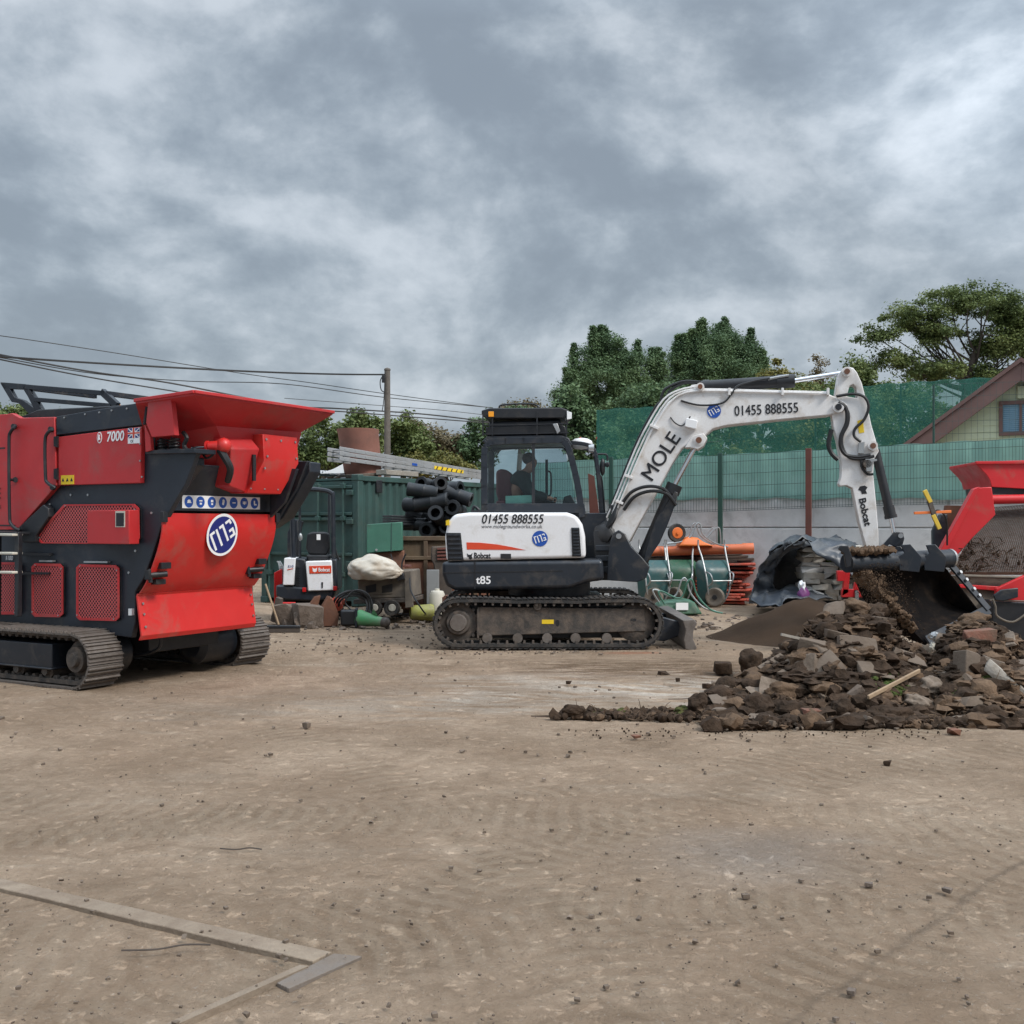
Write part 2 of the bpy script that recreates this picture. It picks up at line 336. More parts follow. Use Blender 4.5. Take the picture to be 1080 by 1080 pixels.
    def blob(s, c, r, seed=0, sub=2, amp=.3, freq=1.6, flat=1.0, stretch=(1, 1, 1), rot=None):
        bm = bmesh.new(); bmesh.ops.create_icosphere(bm, subdivisions=sub, radius=1)
        rng = random.Random(seed); off = Vector((rng.random()*50, rng.random()*50, rng.random()*50))
        Q = rot if rot is not None else Matrix.Rotation(rng.random()*6.28, 3, 'Z')
        V = []
        for v in bm.verts:
            k = 1+amp*(noise.noise(v.co*freq+off)*1.3+.5*noise.noise(v.co*freq*2.7+off))
            p = Vector((v.co.x*stretch[0], v.co.y*stretch[1], v.co.z*stretch[2]*flat))*k*r
            V.append(Vector(c)+Q@p)
        F = [tuple(v.index for v in f.verts) for f in bm.faces]; bm.free()
        return s.add(V, F)
    def rock(s, c, dims, seed=0, rot=None, jag=.18):
        """angular broken lump: hull of a jittered box"""
        rng = random.Random(seed); Q = rot if rot is not None else Matrix.Rotation(rng.random()*6.28, 3, 'Z')
        bm = bmesh.new()
        for i in range(18):
            p = Vector([(1 if rng.random() < .5 else -1)*(.5-jag*rng.random()*1.3) for _ in range(3)])
            k = rng.randrange(3)
            if rng.random() < .5: p[k] *= rng.random()
            bm.verts.new(Vector(c)+Q@Vector((p.x*dims[0], p.y*dims[1], p.z*dims[2])))
        r = bmesh.ops.convex_hull(bm, input=bm.verts)
        for v in [g for g in r.get('geom_interior', []) if isinstance(g, bmesh.types.BMVert)]:
            if v.is_valid: bm.verts.remove(v)
        for v in [v for v in bm.verts if not v.link_faces]: bm.verts.remove(v)
        bm.verts.index_update()
        V = [v.co.copy() for v in bm.verts]; F = [tuple(v.index for v in f.verts) for f in bm.faces]; bm.free()
        return s.add(V, F)
    def build(s, name, m, parent=None, bevel=0.0, smooth=True, ang=35, seg=2, origin=None, sub=0):
        me = bpy.data.meshes.new(name)
        if parent is not None: inv = WM[parent.name].inverted()
        else:
            if origin is None:
                xs = [v.x for v in s.V]; ys = [v.y for v in s.V]; zs = [v.z for v in s.V]
                origin = Vector(((min(xs)+max(xs))/2, (min(ys)+max(ys))/2, min(zs)))
            inv = Matrix.Translation(-Vector(origin))
        me.from_pydata([inv@v for v in s.V], [], s.F)
        bm = bmesh.new(); bm.from_mesh(me)
        if sub < 0: pass
        bmesh.ops.recalc_face_normals(bm, faces=bm.faces); bm.to_mesh(me); bm.free()
        o = bpy.data.objects.new(name, me); COL.objects.link(o)
        me.materials.append(m if not isinstance(m, str) else M[m])
        if parent is not None: o.parent = parent; WM[o.name] = WM[parent.name]
        else: o.location = origin; WM[o.name] = Matrix.Translation(Vector(origin))
        if smooth:
            me.shade_smooth(); me.set_sharp_from_angle(angle=R(ang))
        if bevel > 0:
            b = o.modifiers.new('bevel', 'BEVEL'); b.width = bevel; b.segments = seg; b.limit_method = 'ANGLE'; b.angle_limit = R(35); b.harden_normals = False
        if sub > 0:
            b = o.modifiers.new('subsurf', 'SUBSURF'); b.levels = sub; b.render_levels = sub
        return o
WM = {}
def tag(o, label=None, cat=None, group=None, kind=None):
    for k, v in (('label', label), ('category', cat), ('group', group), ('kind', kind)):
        if v: o[k] = v
    return o
def thing(name, label, cat, loc, rz=0.0, group=None):
    o = bpy.data.objects.new(name, None); COL.objects.link(o); o.location = loc; o.rotation_euler = (0, 0, rz); o.empty_display_size = .2
    WM[o.name] = Matrix.Translation(Vector(loc)) @ Matrix.Rotation(rz, 4, 'Z')
    return tag(o, label, cat, group)
def copy_tree(o, parent=None):
    c = o.copy(); COL.objects.link(c)
    if parent is not None: c.parent = parent
    for ch in [x for x in bpy.data.objects if x.parent == o]: copy_tree(ch, c)
    return c
def lettering(name, txt, m, parent, origin, right, up, width=None, height=.1, shear=0.0, depth=.002, weight=0.0, bold=0.0):
    """text as thin raised letters on a surface; origin = centre of the text block"""
    cu = bpy.data.curves.new('t', 'FONT'); cu.body = txt; cu.size = 1; cu.extrude = 0; cu.offset = weight; cu.shear = shear
    to = bpy.data.objects.new('t', cu); COL.objects.link(to)
    dg = bpy.context.evaluated_depsgraph_get(); me0 = bpy.data.meshes.new_from_object(to.evaluated_get(dg))
    bpy.data.objects.remove(to); co = [v.co.copy() for v in me0.vertices]; fc = [tuple(p.vertices) for p in me0.polygons]
    x0 = min(c.x for c in co); x1 = max(c.x for c in co); y0 = min(c.y for c in co); y1 = max(c.y for c in co)
    sy = height/(y1-y0); sx = (width/(x1-x0)) if width else sy
    right = Vector(right).normalized(); up = Vector(up).normalized(); nrm = right.cross(up).normalized(); origin = Vector(origin)
    top = [origin+right*((c.x-(x0+x1)/2)*sx)+up*((c.y-(y0+y1)/2)*sy)+nrm*depth for c in co]
    mb = MB(); mb.add(top, fc)
    if bold:
        for i, (a, b) in enumerate(((1, 0), (-1, 0), (0, 1), (0, -1))): mb.add([p+right*a*bold*height+up*b*bold*.5*height+nrm*.0006*(i+1) for p in top], fc)
    o = mb.build(name, m, parent, smooth=False)
    sol = o.modifiers.new('solid', 'SOLIDIFY'); sol.thickness = depth*.8; sol.offset = -1
    bpy.data.meshes.remove(me0)
    return o
def disc(mb, c, right, up, rx, ry=None, n=40, d0=0.0, d1=.002):
    ry = rx if ry is None else ry; right = Vector(right).normalized(); up = Vector(up).normalized(); nr = right.cross(up)
    mb.loft([[Vector(c)+right*math.cos(2*math.pi*i/n)*rx+up*math.sin(2*math.pi*i/n)*ry+nr*d for i in range(n)] for d in (d0, d1)])
    return mb
LOGO = [[(-.65, -.38), (-.65, .38), (-.43, .38)], [(-.24, .38), (-.24, -.38)], [(0, .38), (.19, .38), (.19, -.38)], [(.43, .38), (.66, .38), (.68, .24)], [(.48, -.08), (.68, -.08), (.68, -.36), (.42, -.36)]]
def logo(parent, c, right, up, r, blue='decalblue', rim=True, tilt=0.0):
    right = Vector(right).normalized(); up = Vector(up).normalized(); nr = right.cross(up)
    a = R(tilt); r2 = right*math.cos(a)+up*math.sin(a); u2 = up*math.cos(a)-right*math.sin(a)
    bd = disc(MB(), c, right, up, r, d0=0, d1=.002).build('emblem', 'decalwhite' if rim else blue, parent)
    if rim: disc(MB(), c, right, up, r*.87, d0=.001, d1=.0045).build('emblem_disc', blue, bd)
    mb = MB()
    for st in LOGO:
        P = [Vector(c)+r2*x*r+u2*y*r*1.05+nr*.006 for x, y in st]
        for i in range(len(P)-1):
            d = (P[i+1]-P[i]).normalized(); s = nr.cross(d)*r*.062; e = d*r*.05
            A, B = P[i]-e, P[i+1]+e
            mb.loft([[A-s-nr*.002, B-s-nr*.002, B+s-nr*.002, A+s-nr*.002], [A-s+nr*(.0004*i), B-s+nr*(.0004*i), B+s+nr*(.0004*i), A+s+nr*(.0004*i)]])
    mb.build('emblem_strokes', 'decalwhite', bd, smooth=False)
    return bd
def bolts(mb, pts, nrm, r=.012, h=.008):
    for p in pts: mb.cyl(p, Vector(p)+Vector(nrm).normalized()*h, r, n=8)
    return mb
# ================================================================ ground
def ground():
    ys = [0.8]
    while ys[-1] < 30: ys.append(ys[-1]*1.012+.006)
    while ys[-1] < 2500: ys.append(ys[-1]*1.25)
    nx = 200; V = []; F = []
    for y in ys:
        half = y*.62+1.5 if y < 60 else y*2.5
        for i in range(nx+1):
            x = (i/nx*2-1)*half
            z = 0.0
            if y < 40:
                z = .028*(noise.noise(Vector((x*.35, y*.35, 3)))) + .008*noise.noise(Vector((x*2.1, y*2.1, 9))) + .0035*noise.noise(Vector((x*9, y*9, 1)))
                # tyre ruts sweeping away right of the excavator
                for (cx_, cy_, r) in ((2.5, 30.0, 19.2), (2.7, 30.0, 18.6), (1.8, 30, 18.0), (-6, 22, 13.6)):
                    d = math.hypot(x-cx_, y-cy_)-r
                    if abs(d) < .5: z += -.022*math.exp(-(d/.12)**2)+.014*math.exp(-((abs(d)-.24)/.08)**2)
            V.append((x, y, z-.012))
    for j in range(len(ys)-1):
        for i in range(nx):
            a = j*(nx+1)+i; F.append((a, a+1, a+nx+2, a+nx+1))
    me = bpy.data.meshes.new('ground'); me.from_pydata(V, [], F); me.shade_smooth()
    o = bpy.data.objects.new('ground', me); COL.objects.link(o); tag(o, kind='structure')
    m = simple('packed dusty yard dirt'); n = m.node_tree.nodes; l = m.node_tree.links; b = n['Principled BSDF']
    b.inputs['Roughness'].default_value = .95; b.inputs['Specular IOR Level'].default_value = .12
    tcn = n.new('ShaderNodeTexCoord'); P = tcn.outputs['Object']
    def lk(x, s):
        if isinstance(x, (int, float)): s.default_value = x
        elif isinstance(x, tuple): s.default_value = (*x, 1) if len(x) == 3 and s.type == 'RGBA' else x
        else: l.new(x, s)
    def nz(scale, det=6, r=.6, dist=0.0, sc=(1, 1, 1), off=(0, 0, 0), rz=0):
        mp = n.new('ShaderNodeMapping'); lk(P, mp.inputs[0]); mp.inputs['Scale'].default_value = sc; mp.inputs['Location'].default_value = off; mp.inputs['Rotation'].default_value = (0, 0, rz)
        q = n.new('ShaderNodeTexNoise'); lk(mp.outputs[0], q.inputs['Vector'])
        for k, v in (('Scale', scale), ('Detail', det), ('Roughness', r), ('Distortion', dist)): q.inputs[k].default_value = v
        return q.outputs['Fac']
    def mr(x, a, bb, c=0.0, d=1.0):
        q = n.new('ShaderNodeMapRange'); lk(x, q.inputs[0])
        for i, v in enumerate((a, bb, c, d)): q.inputs[i+1].default_value = v
        return q.outputs[0]
    def mt(op, a, c=None, cl=False):
        q = n.new('ShaderNodeMath'); q.operation = op; q.use_clamp = cl; lk(a, q.inputs[0])
        if c is not None: lk(c, q.inputs[1])
        return q.outputs[0]
    def mc(f, a, c, bt='MIX'):
        q = n.new('ShaderNodeMix'); q.data_type = 'RGBA'; q.blend_type = bt; lk(f, q.inputs[0]); lk(a, q.inputs[6]); lk(c, q.inputs[7]); return q.outputs[2]
    sp = n.new('ShaderNodeSeparateXYZ'); lk(P, sp.inputs[0]); X, Y = sp.outputs[0], sp.outputs[1]
    c = mc(mr(nz(.55, 8, .62, .6), .38, .62), (.395, .285, .198), (.525, .398, .290))
    c = mc(mr(nz(2.6, 8, .65, 1.2, (1, 1.3, 1)), .50, .66, 0, .5), c, (.205, .142, .092))            # damp brown smears
    c = mc(mr(nz(1.0, 9, .7, .9, (.7, 2.0, 1), (4, 2, 0)), .55, .72, 0, .7), c, (.53, .44, .345))    # pale dust
    # zones of pale scraped concrete
    def zone(cx, cy, rx, ry, rz=0.0, soft=.6):
        dx = mt('DIVIDE', mt('SUBTRACT', X, cx), rx); dy = mt('DIVIDE', mt('SUBTRACT', Y, cy), ry)
        d = mt('SQRT', mt('ADD', mt('MULTIPLY', dx, dx), mt('MULTIPLY', dy, dy)))
        d = mt('ADD', d, mr(nz(.9, 6, .65), .3, .7, -.45, .45))
        return mr(d, 1+soft*.3, 1-soft, 0, 1)
    sweep = nz(2.2, 7, .62, .35, (.55, 3.4, 1), (3, 1, 0), R(-16))
    sweep2 = nz(4.5, 6, .6, .3, (.4, 3.8, 1), (1, 5, 0), R(-24))
    z1 = zone(1.1, 10.3, 2.4, 1.3)
    c = mc(mt('MULTIPLY', z1, mr(sweep, .42, .54, 0, 1.0)), c, (.60, .53, .45))
    z2 = zone(1.9, 11.9, 2.6, 1.1)
    c = mc(mt('MULTIPLY', z2, mr(sweep2, .40, .54, .15, 1.0)), c, (.135, .085, .052))
    c = mc(mt('MULTIPLY', zone(3.8, 15.5, 4.5, 2.6), mr(sweep2, .45, .6, 0, .7)), c, (.40, .34, .27))
    c = mc(mt('MULTIPLY', zone(-2.0, 16.5, 3.5, 2.0), mr(sweep, .42, .6, 0, .8)), c, (.15, .115, .085))
    c = mc(mt('MULTIPLY', zone(-1.7, 9.4, 2.0, 1.0), mr(sweep, .42, .6, 0, .6)), c, (.40, .35, .29))
    c = mc(mt('MULTIPLY', zone(1.15, 5.1, .55, .5, soft=.9), .5), c, (.27, .275, .28))                # bluish slurry patch
    c = mc(mt('MULTIPLY', zone(1.42, 13.2, .5, .16), .65), c, (.40, .13, .06))                        # crushed brick smear
    # caterpillar tracks pressed in wide arcs
    bump = mt('MULTIPLY', nz(22, 9, .78, .2), 1.0)
    c = mc(mr(nz(.9, 6, .6, .5, (1, 1, 1), (5, 5, 0)), .40, .60, .50, 0), c, (.235, .168, .112))
    bump = mt('ADD', bump, mt('MULTIPLY', nz(90, 5, .65), .30))
    bump = mt('ADD', bump, mt('MULTIPLY', mr(nz(9, 9, .78, .3, (1, 1, 1), (2, 7, 0)), .42, .60), 1.0))
    c = mc(mr(nz(9, 9, .78, .3, (1, 1, 1), (2, 7, 0)), .42, .58, .34, 0), c, (.215, .15, .098))
    c = mc(mr(nz(16, 8, .75, .2, (1, 1, 1), (8, 1, 0)), .54, .66, 0, .12), c, (.56, .46, .35))
    bump = mt('ADD', bump, mt('MULTIPLY', nz(5, 7, .65, .6), 1.0))
    for (cx, cy, r0, wd, amt) in ((-3.8, 15.0, 9.6, .42, .8), (-3.8, 15.0, 11.5, .42, .7), (7.5, -2.0, 8.6, .40, .8), (7.5, -2.0, 10.3, .40, .7), (-9, 2.0, 9.5, .38, .6), (0.5, -4, 8.4, .40, .6), (0.5, -4, 9.9, .40, .5), (2, 24, 18.5, .42, .6)):
        dx = mt('SUBTRACT', X, cx); dy = mt('SUBTRACT', Y, cy)
        r = mt('SQRT', mt('ADD', mt('MULTIPLY', dx, dx), mt('MULTIPLY', dy, dy)))
        r = mt('ADD', r, mr(nz(1.6, 6, .7), 0, 1, -.14, .14))
        band = mr(mt('ABSOLUTE', mt('SUBTRACT', r, r0)), wd*.62, wd*.42, 0, 1)
        th = mt('ARCTAN2', dy, dx); ph = mt('MULTIPLY', th, 2*math.pi*r0/.115/(2*math.pi))
        chev = mt('ADD', mt('MULTIPLY', ph, 2*math.pi), mt('MULTIPLY', mt('ABSOLUTE', mt('SUBTRACT', r, r0)), 9.0))
        s = mr(mt('SINE', chev), -.25, .45, 0, 1)
        wear = mr(nz(.9, 6, .65, 0, (1, 1, 1), (cx, r0, 0)), .40, .52, .0, 1)
        k = mt('MULTIPLY', mt('MULTIPLY', s, band), mt('MULTIPLY', wear, amt))
        bump = mt('ADD', bump, mt('MULTIPLY', k, .6))
        c = mc(mt('MULTIPLY', k, .36), c, (.56, .45, .335))
        c = mc(mt('MULTIPLY', mt('MULTIPLY', band, wear), .34*amt), c, (.20, .14, .09))
    # faint cross-hatched lug prints everywhere near the camera
    vo = n.new('ShaderNodeTexVoronoi'); mp = n.new('ShaderNodeMapping'); lk(P, mp.inputs[0]); mp.inputs['Scale'].default_value = (12, 16, 1); mp.inputs['Rotation'].default_value = (0, 0, R(8))
    lk(mp.outputs[0], vo.inputs['Vector']); vo.inputs['Scale'].default_value = 1.0; vo.feature = 'F1'
    lug = mt('MULTIPLY', mr(vo.outputs['Distance'], .25, .6, 1, 0), mr(nz(.7, 5, .6, .3, (1, 1, 1), (9, 9, 0)), .42, .58))
    bump = mt('ADD', bump, mt('MULTIPLY', lug, .22)); c = mc(mt('MULTIPLY', lug, .10), c, (.52, .42, .32))
    # straight dark joint line running away to the right
    dl = mt('ADD', mt('MULTIPLY', mt('SUBTRACT', X, 2.23), .74), mt('MULTIPLY', mt('SUBTRACT', Y, 4.92), -.672))
    dl = mt('ADD', dl, mr(nz(2.2, 7, .7), .3, .7, -.045, .045)); lm = mr(nz(1.5, 5), .4, .55, .25, 1)
    c = mc(mt('MULTIPLY', mt('MULTIPLY', mr(mt('ABSOLUTE', dl), .028, .005), .5), lm), c, (.15, .115, .085))
    c = mc(mr(nz(38, 6, .75), .56, .70, 0, .55), c, (.12, .092, .068))                               # grit
    c = mc(mr(nz(60, 4, .7, 0, (1, 1, 1), (3, 3, 3)), .60, .70, 0, .5), c, (.50, .46, .40))
    lk(c, b.inputs['Base Color'])
    bp = n.new('ShaderNodeBump'); bp.inputs['Strength'].default_value = .8; bp.inputs['Distance'].default_value = .026; lk(bump, bp.inputs['Height']); lk(bp.outputs[0], b.inputs['Normal'])
    me.materials.append(m)
ground()

# ================================================================ trees
def leaves_mesh(name, m, parent, centers, rad, per, size, seed, flat=.8, droop=0.0):
    rg = np.random.default_rng(seed); C_ = np.array([tuple(c) for c in centers]); rad = np.broadcast_to(np.array(rad, float), (len(C_),))
    n = len(C_)*per; base = np.repeat(C_, per, 0); rr = np.repeat(rad, per)[:, None]
    d = rg.normal(size=(n, 3)); d /= np.linalg.norm(d, axis=1)[:, None]; k = rg.random((n, 1))**.5*np.where(rg.random((n, 1)) < .16, 1.45, 1.0)
    off = d*k*rr; off[:, 2] *= flat
    p = base+off
    nrm = rg.normal(size=(n, 3)); nrm[:, 2] = np.abs(nrm[:, 2])+.5; nrm += d*.6; nrm /= np.linalg.norm(nrm, axis=1)[:, None]
    t = np.cross(nrm, rg.normal(size=(n, 3))); t /= np.linalg.norm(t, axis=1)[:, None]; b_ = np.cross(nrm, t)
    s = size*(.6+.8*rg.random((n, 1)))
    v = np.stack([p-t*s*.5, p+b_*s*.32+nrm*s*.06, p+t*s*.5, p-b_*s*.32+nrm*s*.06], 1).reshape(-1, 3)
    inv = np.array(WM[parent.name].inverted())
    v = v@inv[:3, :3].T+inv[:3, 3]
    me = bpy.data.meshes.new(name); me.vertices.add(4*n); me.vertices.foreach_set('co', v.ravel())
    me.loops.add(4*n); me.loops.foreach_set('vertex_index', np.arange(4*n, dtype=np.int32))
    me.polygons.add(n); me.polygons.foreach_set('loop_start', np.arange(0, 4*n, 4, dtype=np.int32))
    me.update(calc_edges=True); me.validate()
    o = bpy.data.objects.new(name, me); COL.objects.link(o); o.parent = parent; WM[o.name] = WM[parent.name]; me.materials.append(M[m]); return o
def tree(label, px, depth, blobs, leaf, group=None, ncl=90, per=130, size=.16, clr=.45, seed=1, trunk_r=.22, spires=0, limbs=14, name='tree', shell=.35, squash=1.0, flat=.8):
    """blobs: list of (px, py, rx px, ry px) crown lobes at this depth"""
    rg = random.Random(seed); base = Vector(((px-CX)/FPX*depth, depth, -.02))
    t = thing(name, label, 'tree', base, 0, group)
    cs = []; k = depth/FPX; ar = [b[2]*b[3] for b in blobs]; tot = sum(ar)
    for (bx, by, rx, ry), a in zip(blobs, ar):
        c = at(bx, by, depth); rxm, rzm = rx*k, ry*k
        for i in range(max(3, int(ncl*a/tot))):
            while 1:
                d = Vector((rg.uniform(-1, 1), rg.uniform(-1, 1), rg.uniform(-1, 1)))
                if 0.05 < d.length < 1: break
            d = d.normalized()*(shell+(1-shell)*rg.random())
            cs.append(c+Vector((d.x*rxm, d.y*rxm*squash, d.z*rzm)))
    rads = [clr*rg.uniform(.55, 1.25) for _ in cs]
    for i in range(spires):
        (bx, by, rx, ry) = rg.choice(blobs); a = rg.uniform(.25, .75)*math.pi
        p = at(bx+rx*math.cos(a), by-ry*abs(math.sin(a)), depth)
        y_ = rg.uniform(-.6, .2)
        for j in range(8): cs.append(p+Vector((rg.uniform(-.07, .07), y_, -.8+j*.16))); rads.append(clr*(.66-.06*j)*(1+.25*math.sin(j*2.1)))
    leaves_mesh('crown', leaf, t, cs, rads, per, size, seed, flat)
    mb = MB(); top = max(cs, key=lambda c: c.z); low = min(c.z for c in cs); hz = low+(top.z-low)*.55
    cen = sum(cs, Vector())/len(cs)
    tp = [base, base+Vector((rg.uniform(-.2, .2), 0, low*.6)), Vector(((base.x+cen.x)/2, base.y, low+(hz-low)*.4)), Vector((cen.x, base.y, hz))]
    mb.tube(tp, [trunk_r, trunk_r*.4], 10, smooth=4)
    for i in range(limbs):
        e = rg.choice(cs); q = tp[1].lerp(tp[3], max(.2, min(.9, (e.z-tp[1].z)/max(.1, tp[3].z-tp[1].z)*.6+rg.uniform(-.1, .1)))); mid = q.lerp(e, .5)+Vector((rg.uniform(-.2, .2), rg.uniform(-.2, .2), rg.uniform(-.35, .0)))
        mb.tube([q, mid, e], [trunk_r*.26, trunk_r*.05], 6, smooth=4)
        for _ in range(2):
            e2 = min(rg.sample(cs, 12), key=lambda c: (c-mid).length)
            mb.tube([mid, mid.lerp(e2, .5)+Vector((0, 0, .1)), e2], [trunk_r*.12, trunk_r*.03], 5, smooth=3)
    mb.build('trunk', 'bark', t)
    return t
G = 'trees beyond the yard'
tree('dense dark green tree with spiky top, behind the excavator cab roof', 640, 60, [(640, 405, 52, 48), (605, 435, 26, 40), (668, 425, 32, 50), (636, 375, 26, 24), (690, 400, 10, 26)], 'leafdark', G, 330, 300, .105, .62, 3, .35, spires=18)
tree('dense dark green spiky tree rising over the bend of the white boom', 755, 62, [(752, 395, 46, 46), (720, 400, 22, 40), (786, 395, 24, 42), (755, 365, 28, 24), (800, 400, 10, 24)], 'leafdark', G, 320, 300, .105, .62, 5, .35, spires=18)
tree('small yellow green tree above the arm cylinder, beside the dark spiky trees', 822, 50, [(822, 402, 22, 22), (845, 412, 22, 14), (808, 420, 22, 22)], 'leafyel', G, 69, 132, 0.15, 0.4, 7, .18)
tree('thin half bare grey brown tree poking up behind the boom end', 863, 56, [(862, 392, 9, 17), (868, 410, 12, 14)], 'leafdry', G, 21, 66, 0.136, 0.32, 8, .14, limbs=10)
tree('low green tree behind the top of the white excavator arm', 890, 48, [(885, 420, 34, 28), (905, 395, 18, 20), (850, 430, 30, 20), (925, 425, 30, 26)], 'leafmid', G, 105, 143, 0.15, 0.48, 9, .2)
tree('wide open spreading tree with airy layered branches above the cream gable', 1010, 50, [(1020, 318, 46, 18), (1060, 330, 34, 24), (965, 335, 36, 16), (925, 353, 24, 9), (990, 352, 34, 14), (1050, 365, 36, 18), (948, 378, 26, 10), (1085, 350, 30, 26), (985, 392, 46, 13), (1040, 396, 34, 12), (1110, 380, 36, 40), (915, 388, 18, 10)], 'leafmid', G, 480, 160, .115, .55, 11, .24, limbs=36, shell=.15, flat=.5)
tree('bushy green tree just right of the red hopper, behind the green container', 345, 42, [(345, 470, 36, 34), (378, 455, 26, 24), (320, 490, 24, 26), (385, 480, 20, 30)], 'leafmid', G, 135, 154, 0.136, 0.4, 13, .18)
tree('green tree directly behind the timber utility pole', 425, 44, [(420, 460, 24, 24), (438, 475, 22, 24)], 'leafmid', G, 78, 143, 0.136, 0.4, 15, .16)
tree('yellow brown autumn tree between the utility pole and the excavator cab', 465, 46, [(462, 468, 28, 22), (440, 455, 14, 12), (485, 476, 20, 18)], 'leafdry', G, 69, 110, 0.136, 0.4, 17, .15, limbs=24)
tree('yellow green bush beneath the autumn tree by the cab', 478, 43, [(478, 492, 34, 12), (445, 490, 20, 14)], 'leafyel', G, 45, 132, 0.122, 0.36, 19, .12)
tree('green tree peeking out left of the excavator cab roof', 508, 45, [(505, 468, 22, 26), (520, 450, 16, 14), (545, 450, 20, 24)], 'leafdark', G, 75, 143, 0.136, 0.4, 21, .16)
tree('brownish tree top showing above the cab roof rack', 547, 52, [(547, 430, 22, 12), (560, 445, 24, 18)], 'leafdry', G, 39, 121, 0.136, 0.4, 23, .16, limbs=20)
tree('green tree seen through the grey frame on the red crusher', 20, 38, [(10, 445, 34, 26), (50, 452, 34, 16), (92, 450, 28, 14), (-40, 440, 40, 40)], 'leafmid', G, 120, 143, 0.122, 0.36, 25, .16)
bush = tree('dark leafy bush with red berries between cab and green netting', 612, 34, [(614, 462, 18, 40), (600, 440, 18, 30), (640, 470, 16, 30)], 'leafdark', G, 90, 143, 0.116, 0.32, 27, .12)
for i, (bx, lab, lf) in enumerate(((700, 'dark green tree seen through the left part of the green netting', 'leafdark'), (800, 'yellowish tree seen through the green netting under the white boom', 'leafyel'), (880, 'green tree seen through the netting between boom and arm', 'leafmid'), (960, 'broad green tree seen through the netting beside the gable roof', 'leafmid'))):
    tree(lab, bx, 40+i, [(bx-25, 440, 34, 34), (bx+30, 445, 34, 36), (bx, 425, 30, 24), (bx, 480, 60, 24)], lf, G, 135, 132, 0.136, 0.44, 31+i, .18)
mb = MB()
for i, (x, y) in enumerate(((612, 463), (622, 466), (607, 466), (626, 474), (630, 462), (618, 471))): mb.blob(at(x, y, 33.2), .06, i, 1, .2)
mb.build('berries', 'lampred', bush)

# ================================================================ wall, fences, netting
FW = Fr(640, 22.6, 0); 
a_ = at(640, 553, 22.6); b_ = at(1080, 553, 19.4); FW = Fr(640, 22.6, math.degrees(math.atan2((b_-a_).y, (b_-a_).x)))
def uz(fr, px, py, v=0): u, _, z = fr.loc(fr.q(px, py, v)); return u, z
u0 = uz(FW, 560, 553)[0]; u1 = uz(FW, 1200, 553)[0]
tw = thing('concrete_wall', 'grey precast concrete panel wall behind the wheelbarrows and tarpaulin', 'wall', FW.w(0, 0, 0), FW.yaw)
zs = [-.05, .70, uz(FW, 700, 557)[1]-.01]
zj = uz(FW, 760, 556.5)[1]; ztop = uz(FW, 760, 522)[1]
us = [u0]+[uz(FW, x, 553)[0] for x in (760, 852.5, 1000)]+[u1]
for i in range(4):
    mb = MB(); mb.box(FW, us[i]+.03, us[i+1]-.03, 0, .12, -.05, zj-.012); mb.build('panel', 'concrete', tw, bevel=.012)
    mb = MB(); mb.box(FW, us[i]+.03, us[i+1]-.03, .006, .126, zj+.012, ztop); mb.build('panel', 'concrete', tw, bevel=.012)
mb = MB(); mb.box(FW, u0, u1, .05, .11, -.05, ztop-.02); mb.build('backing', 'concrete', tw)
# the weld-mesh fence standing just in front
tf = thing('mesh_fence', 'dark green welded mesh fence with pale green sheeting above the concrete wall', 'fence', FW.w(0, -.3, 0), FW.yaw)
def ztrace(pts, px):
    for (x0, y0), (x1, y1) in zip(pts, pts[1:]):
        if x0 <= px <= x1: return y0+(y1-y0)*(px-x0)/(x1-x0)
    return pts[-1][1] if px > pts[-1][0] else pts[0][1]
topl = [(560, 489), (640, 485), (760, 480.5), (852, 475.5), (925, 471), (1080, 462.5), (1200, 456)]
botl = [(560, 541), (640, 541), (740, 540), (925, 533), (1080, 530), (1200, 528)]
mb = MB(); vv = -.12; x = 560.0
uu = u0
cam_u = lambda px: FW.loc(FW.q(px, 553, vv))[0]
pxs = np.linspace(560, 1190, 400); usx = [cam_u(p) for p in pxs]
while uu < u1-.2:
    p = float(np.interp(uu, usx, pxs)); zt = FW.loc(FW.q(p, ztrace(topl, p), vv))[2]; zb = FW.loc(FW.q(p, ztrace(botl, p), vv))[2]
    mb.box(FW, uu-.003, uu+.003, vv-.003, vv+.003, zb, zt); uu += .055
for f in (0.0, .03, .22, .44, .66, .88, 1.0):
    for a, b in zip(pxs[:-1:8], pxs[8::8]):
        def pt(p): yb, yt = ztrace(botl, p), ztrace(topl, p); return FW.q(p, yb+(yt-yb)*f, vv-.006)
        mb.bar(pt(a), pt(b), .006, .008)
mb.build('mesh_panel', 'wire', tf, smooth=False)
for x, m, ytop, ybot in ((645, 'greenpost', 482, 560), (760, 'greenpost', 478, 575), (853, 'redpost', 473, 590)):
    mb = MB(); u, z = uz(FW, x, ytop, -.2); _, z2 = uz(FW, x, ybot, -.2)
    wd = .045 if m == 'greenpost' else .055; mb.box(FW, u-wd, u+wd, -.26, -.20, -.02 if m == 'redpost' else z2, z)
    mb.build('post', m, tf, bevel=.006)
mb = MB(); xs = list(range(560, 1190, 6)); rg = random.Random(4)
lo, hi = [], []
for x in xs:
    hi.append(FW.q(x, ztrace(topl, x)-.5+.6*math.sin(x*.11), -.05)+FW.y*(.025*math.sin(x*.35)+.02*math.sin(x*.13)))
    lo.append(FW.q(x, 526+1.2*math.sin(x*.09)+1.5*noise.noise(Vector((x*.07, 0, 0))), -.05)+FW.y*(.03*math.sin(x*.27+1)))
rows = [[l.lerp(h, k/5)+FW.y*(.02*noise.noise(Vector((i*.3, k*.8, 2)))) for i, (l, h) in enumerate(zip(lo, hi))] for k in range(6)]
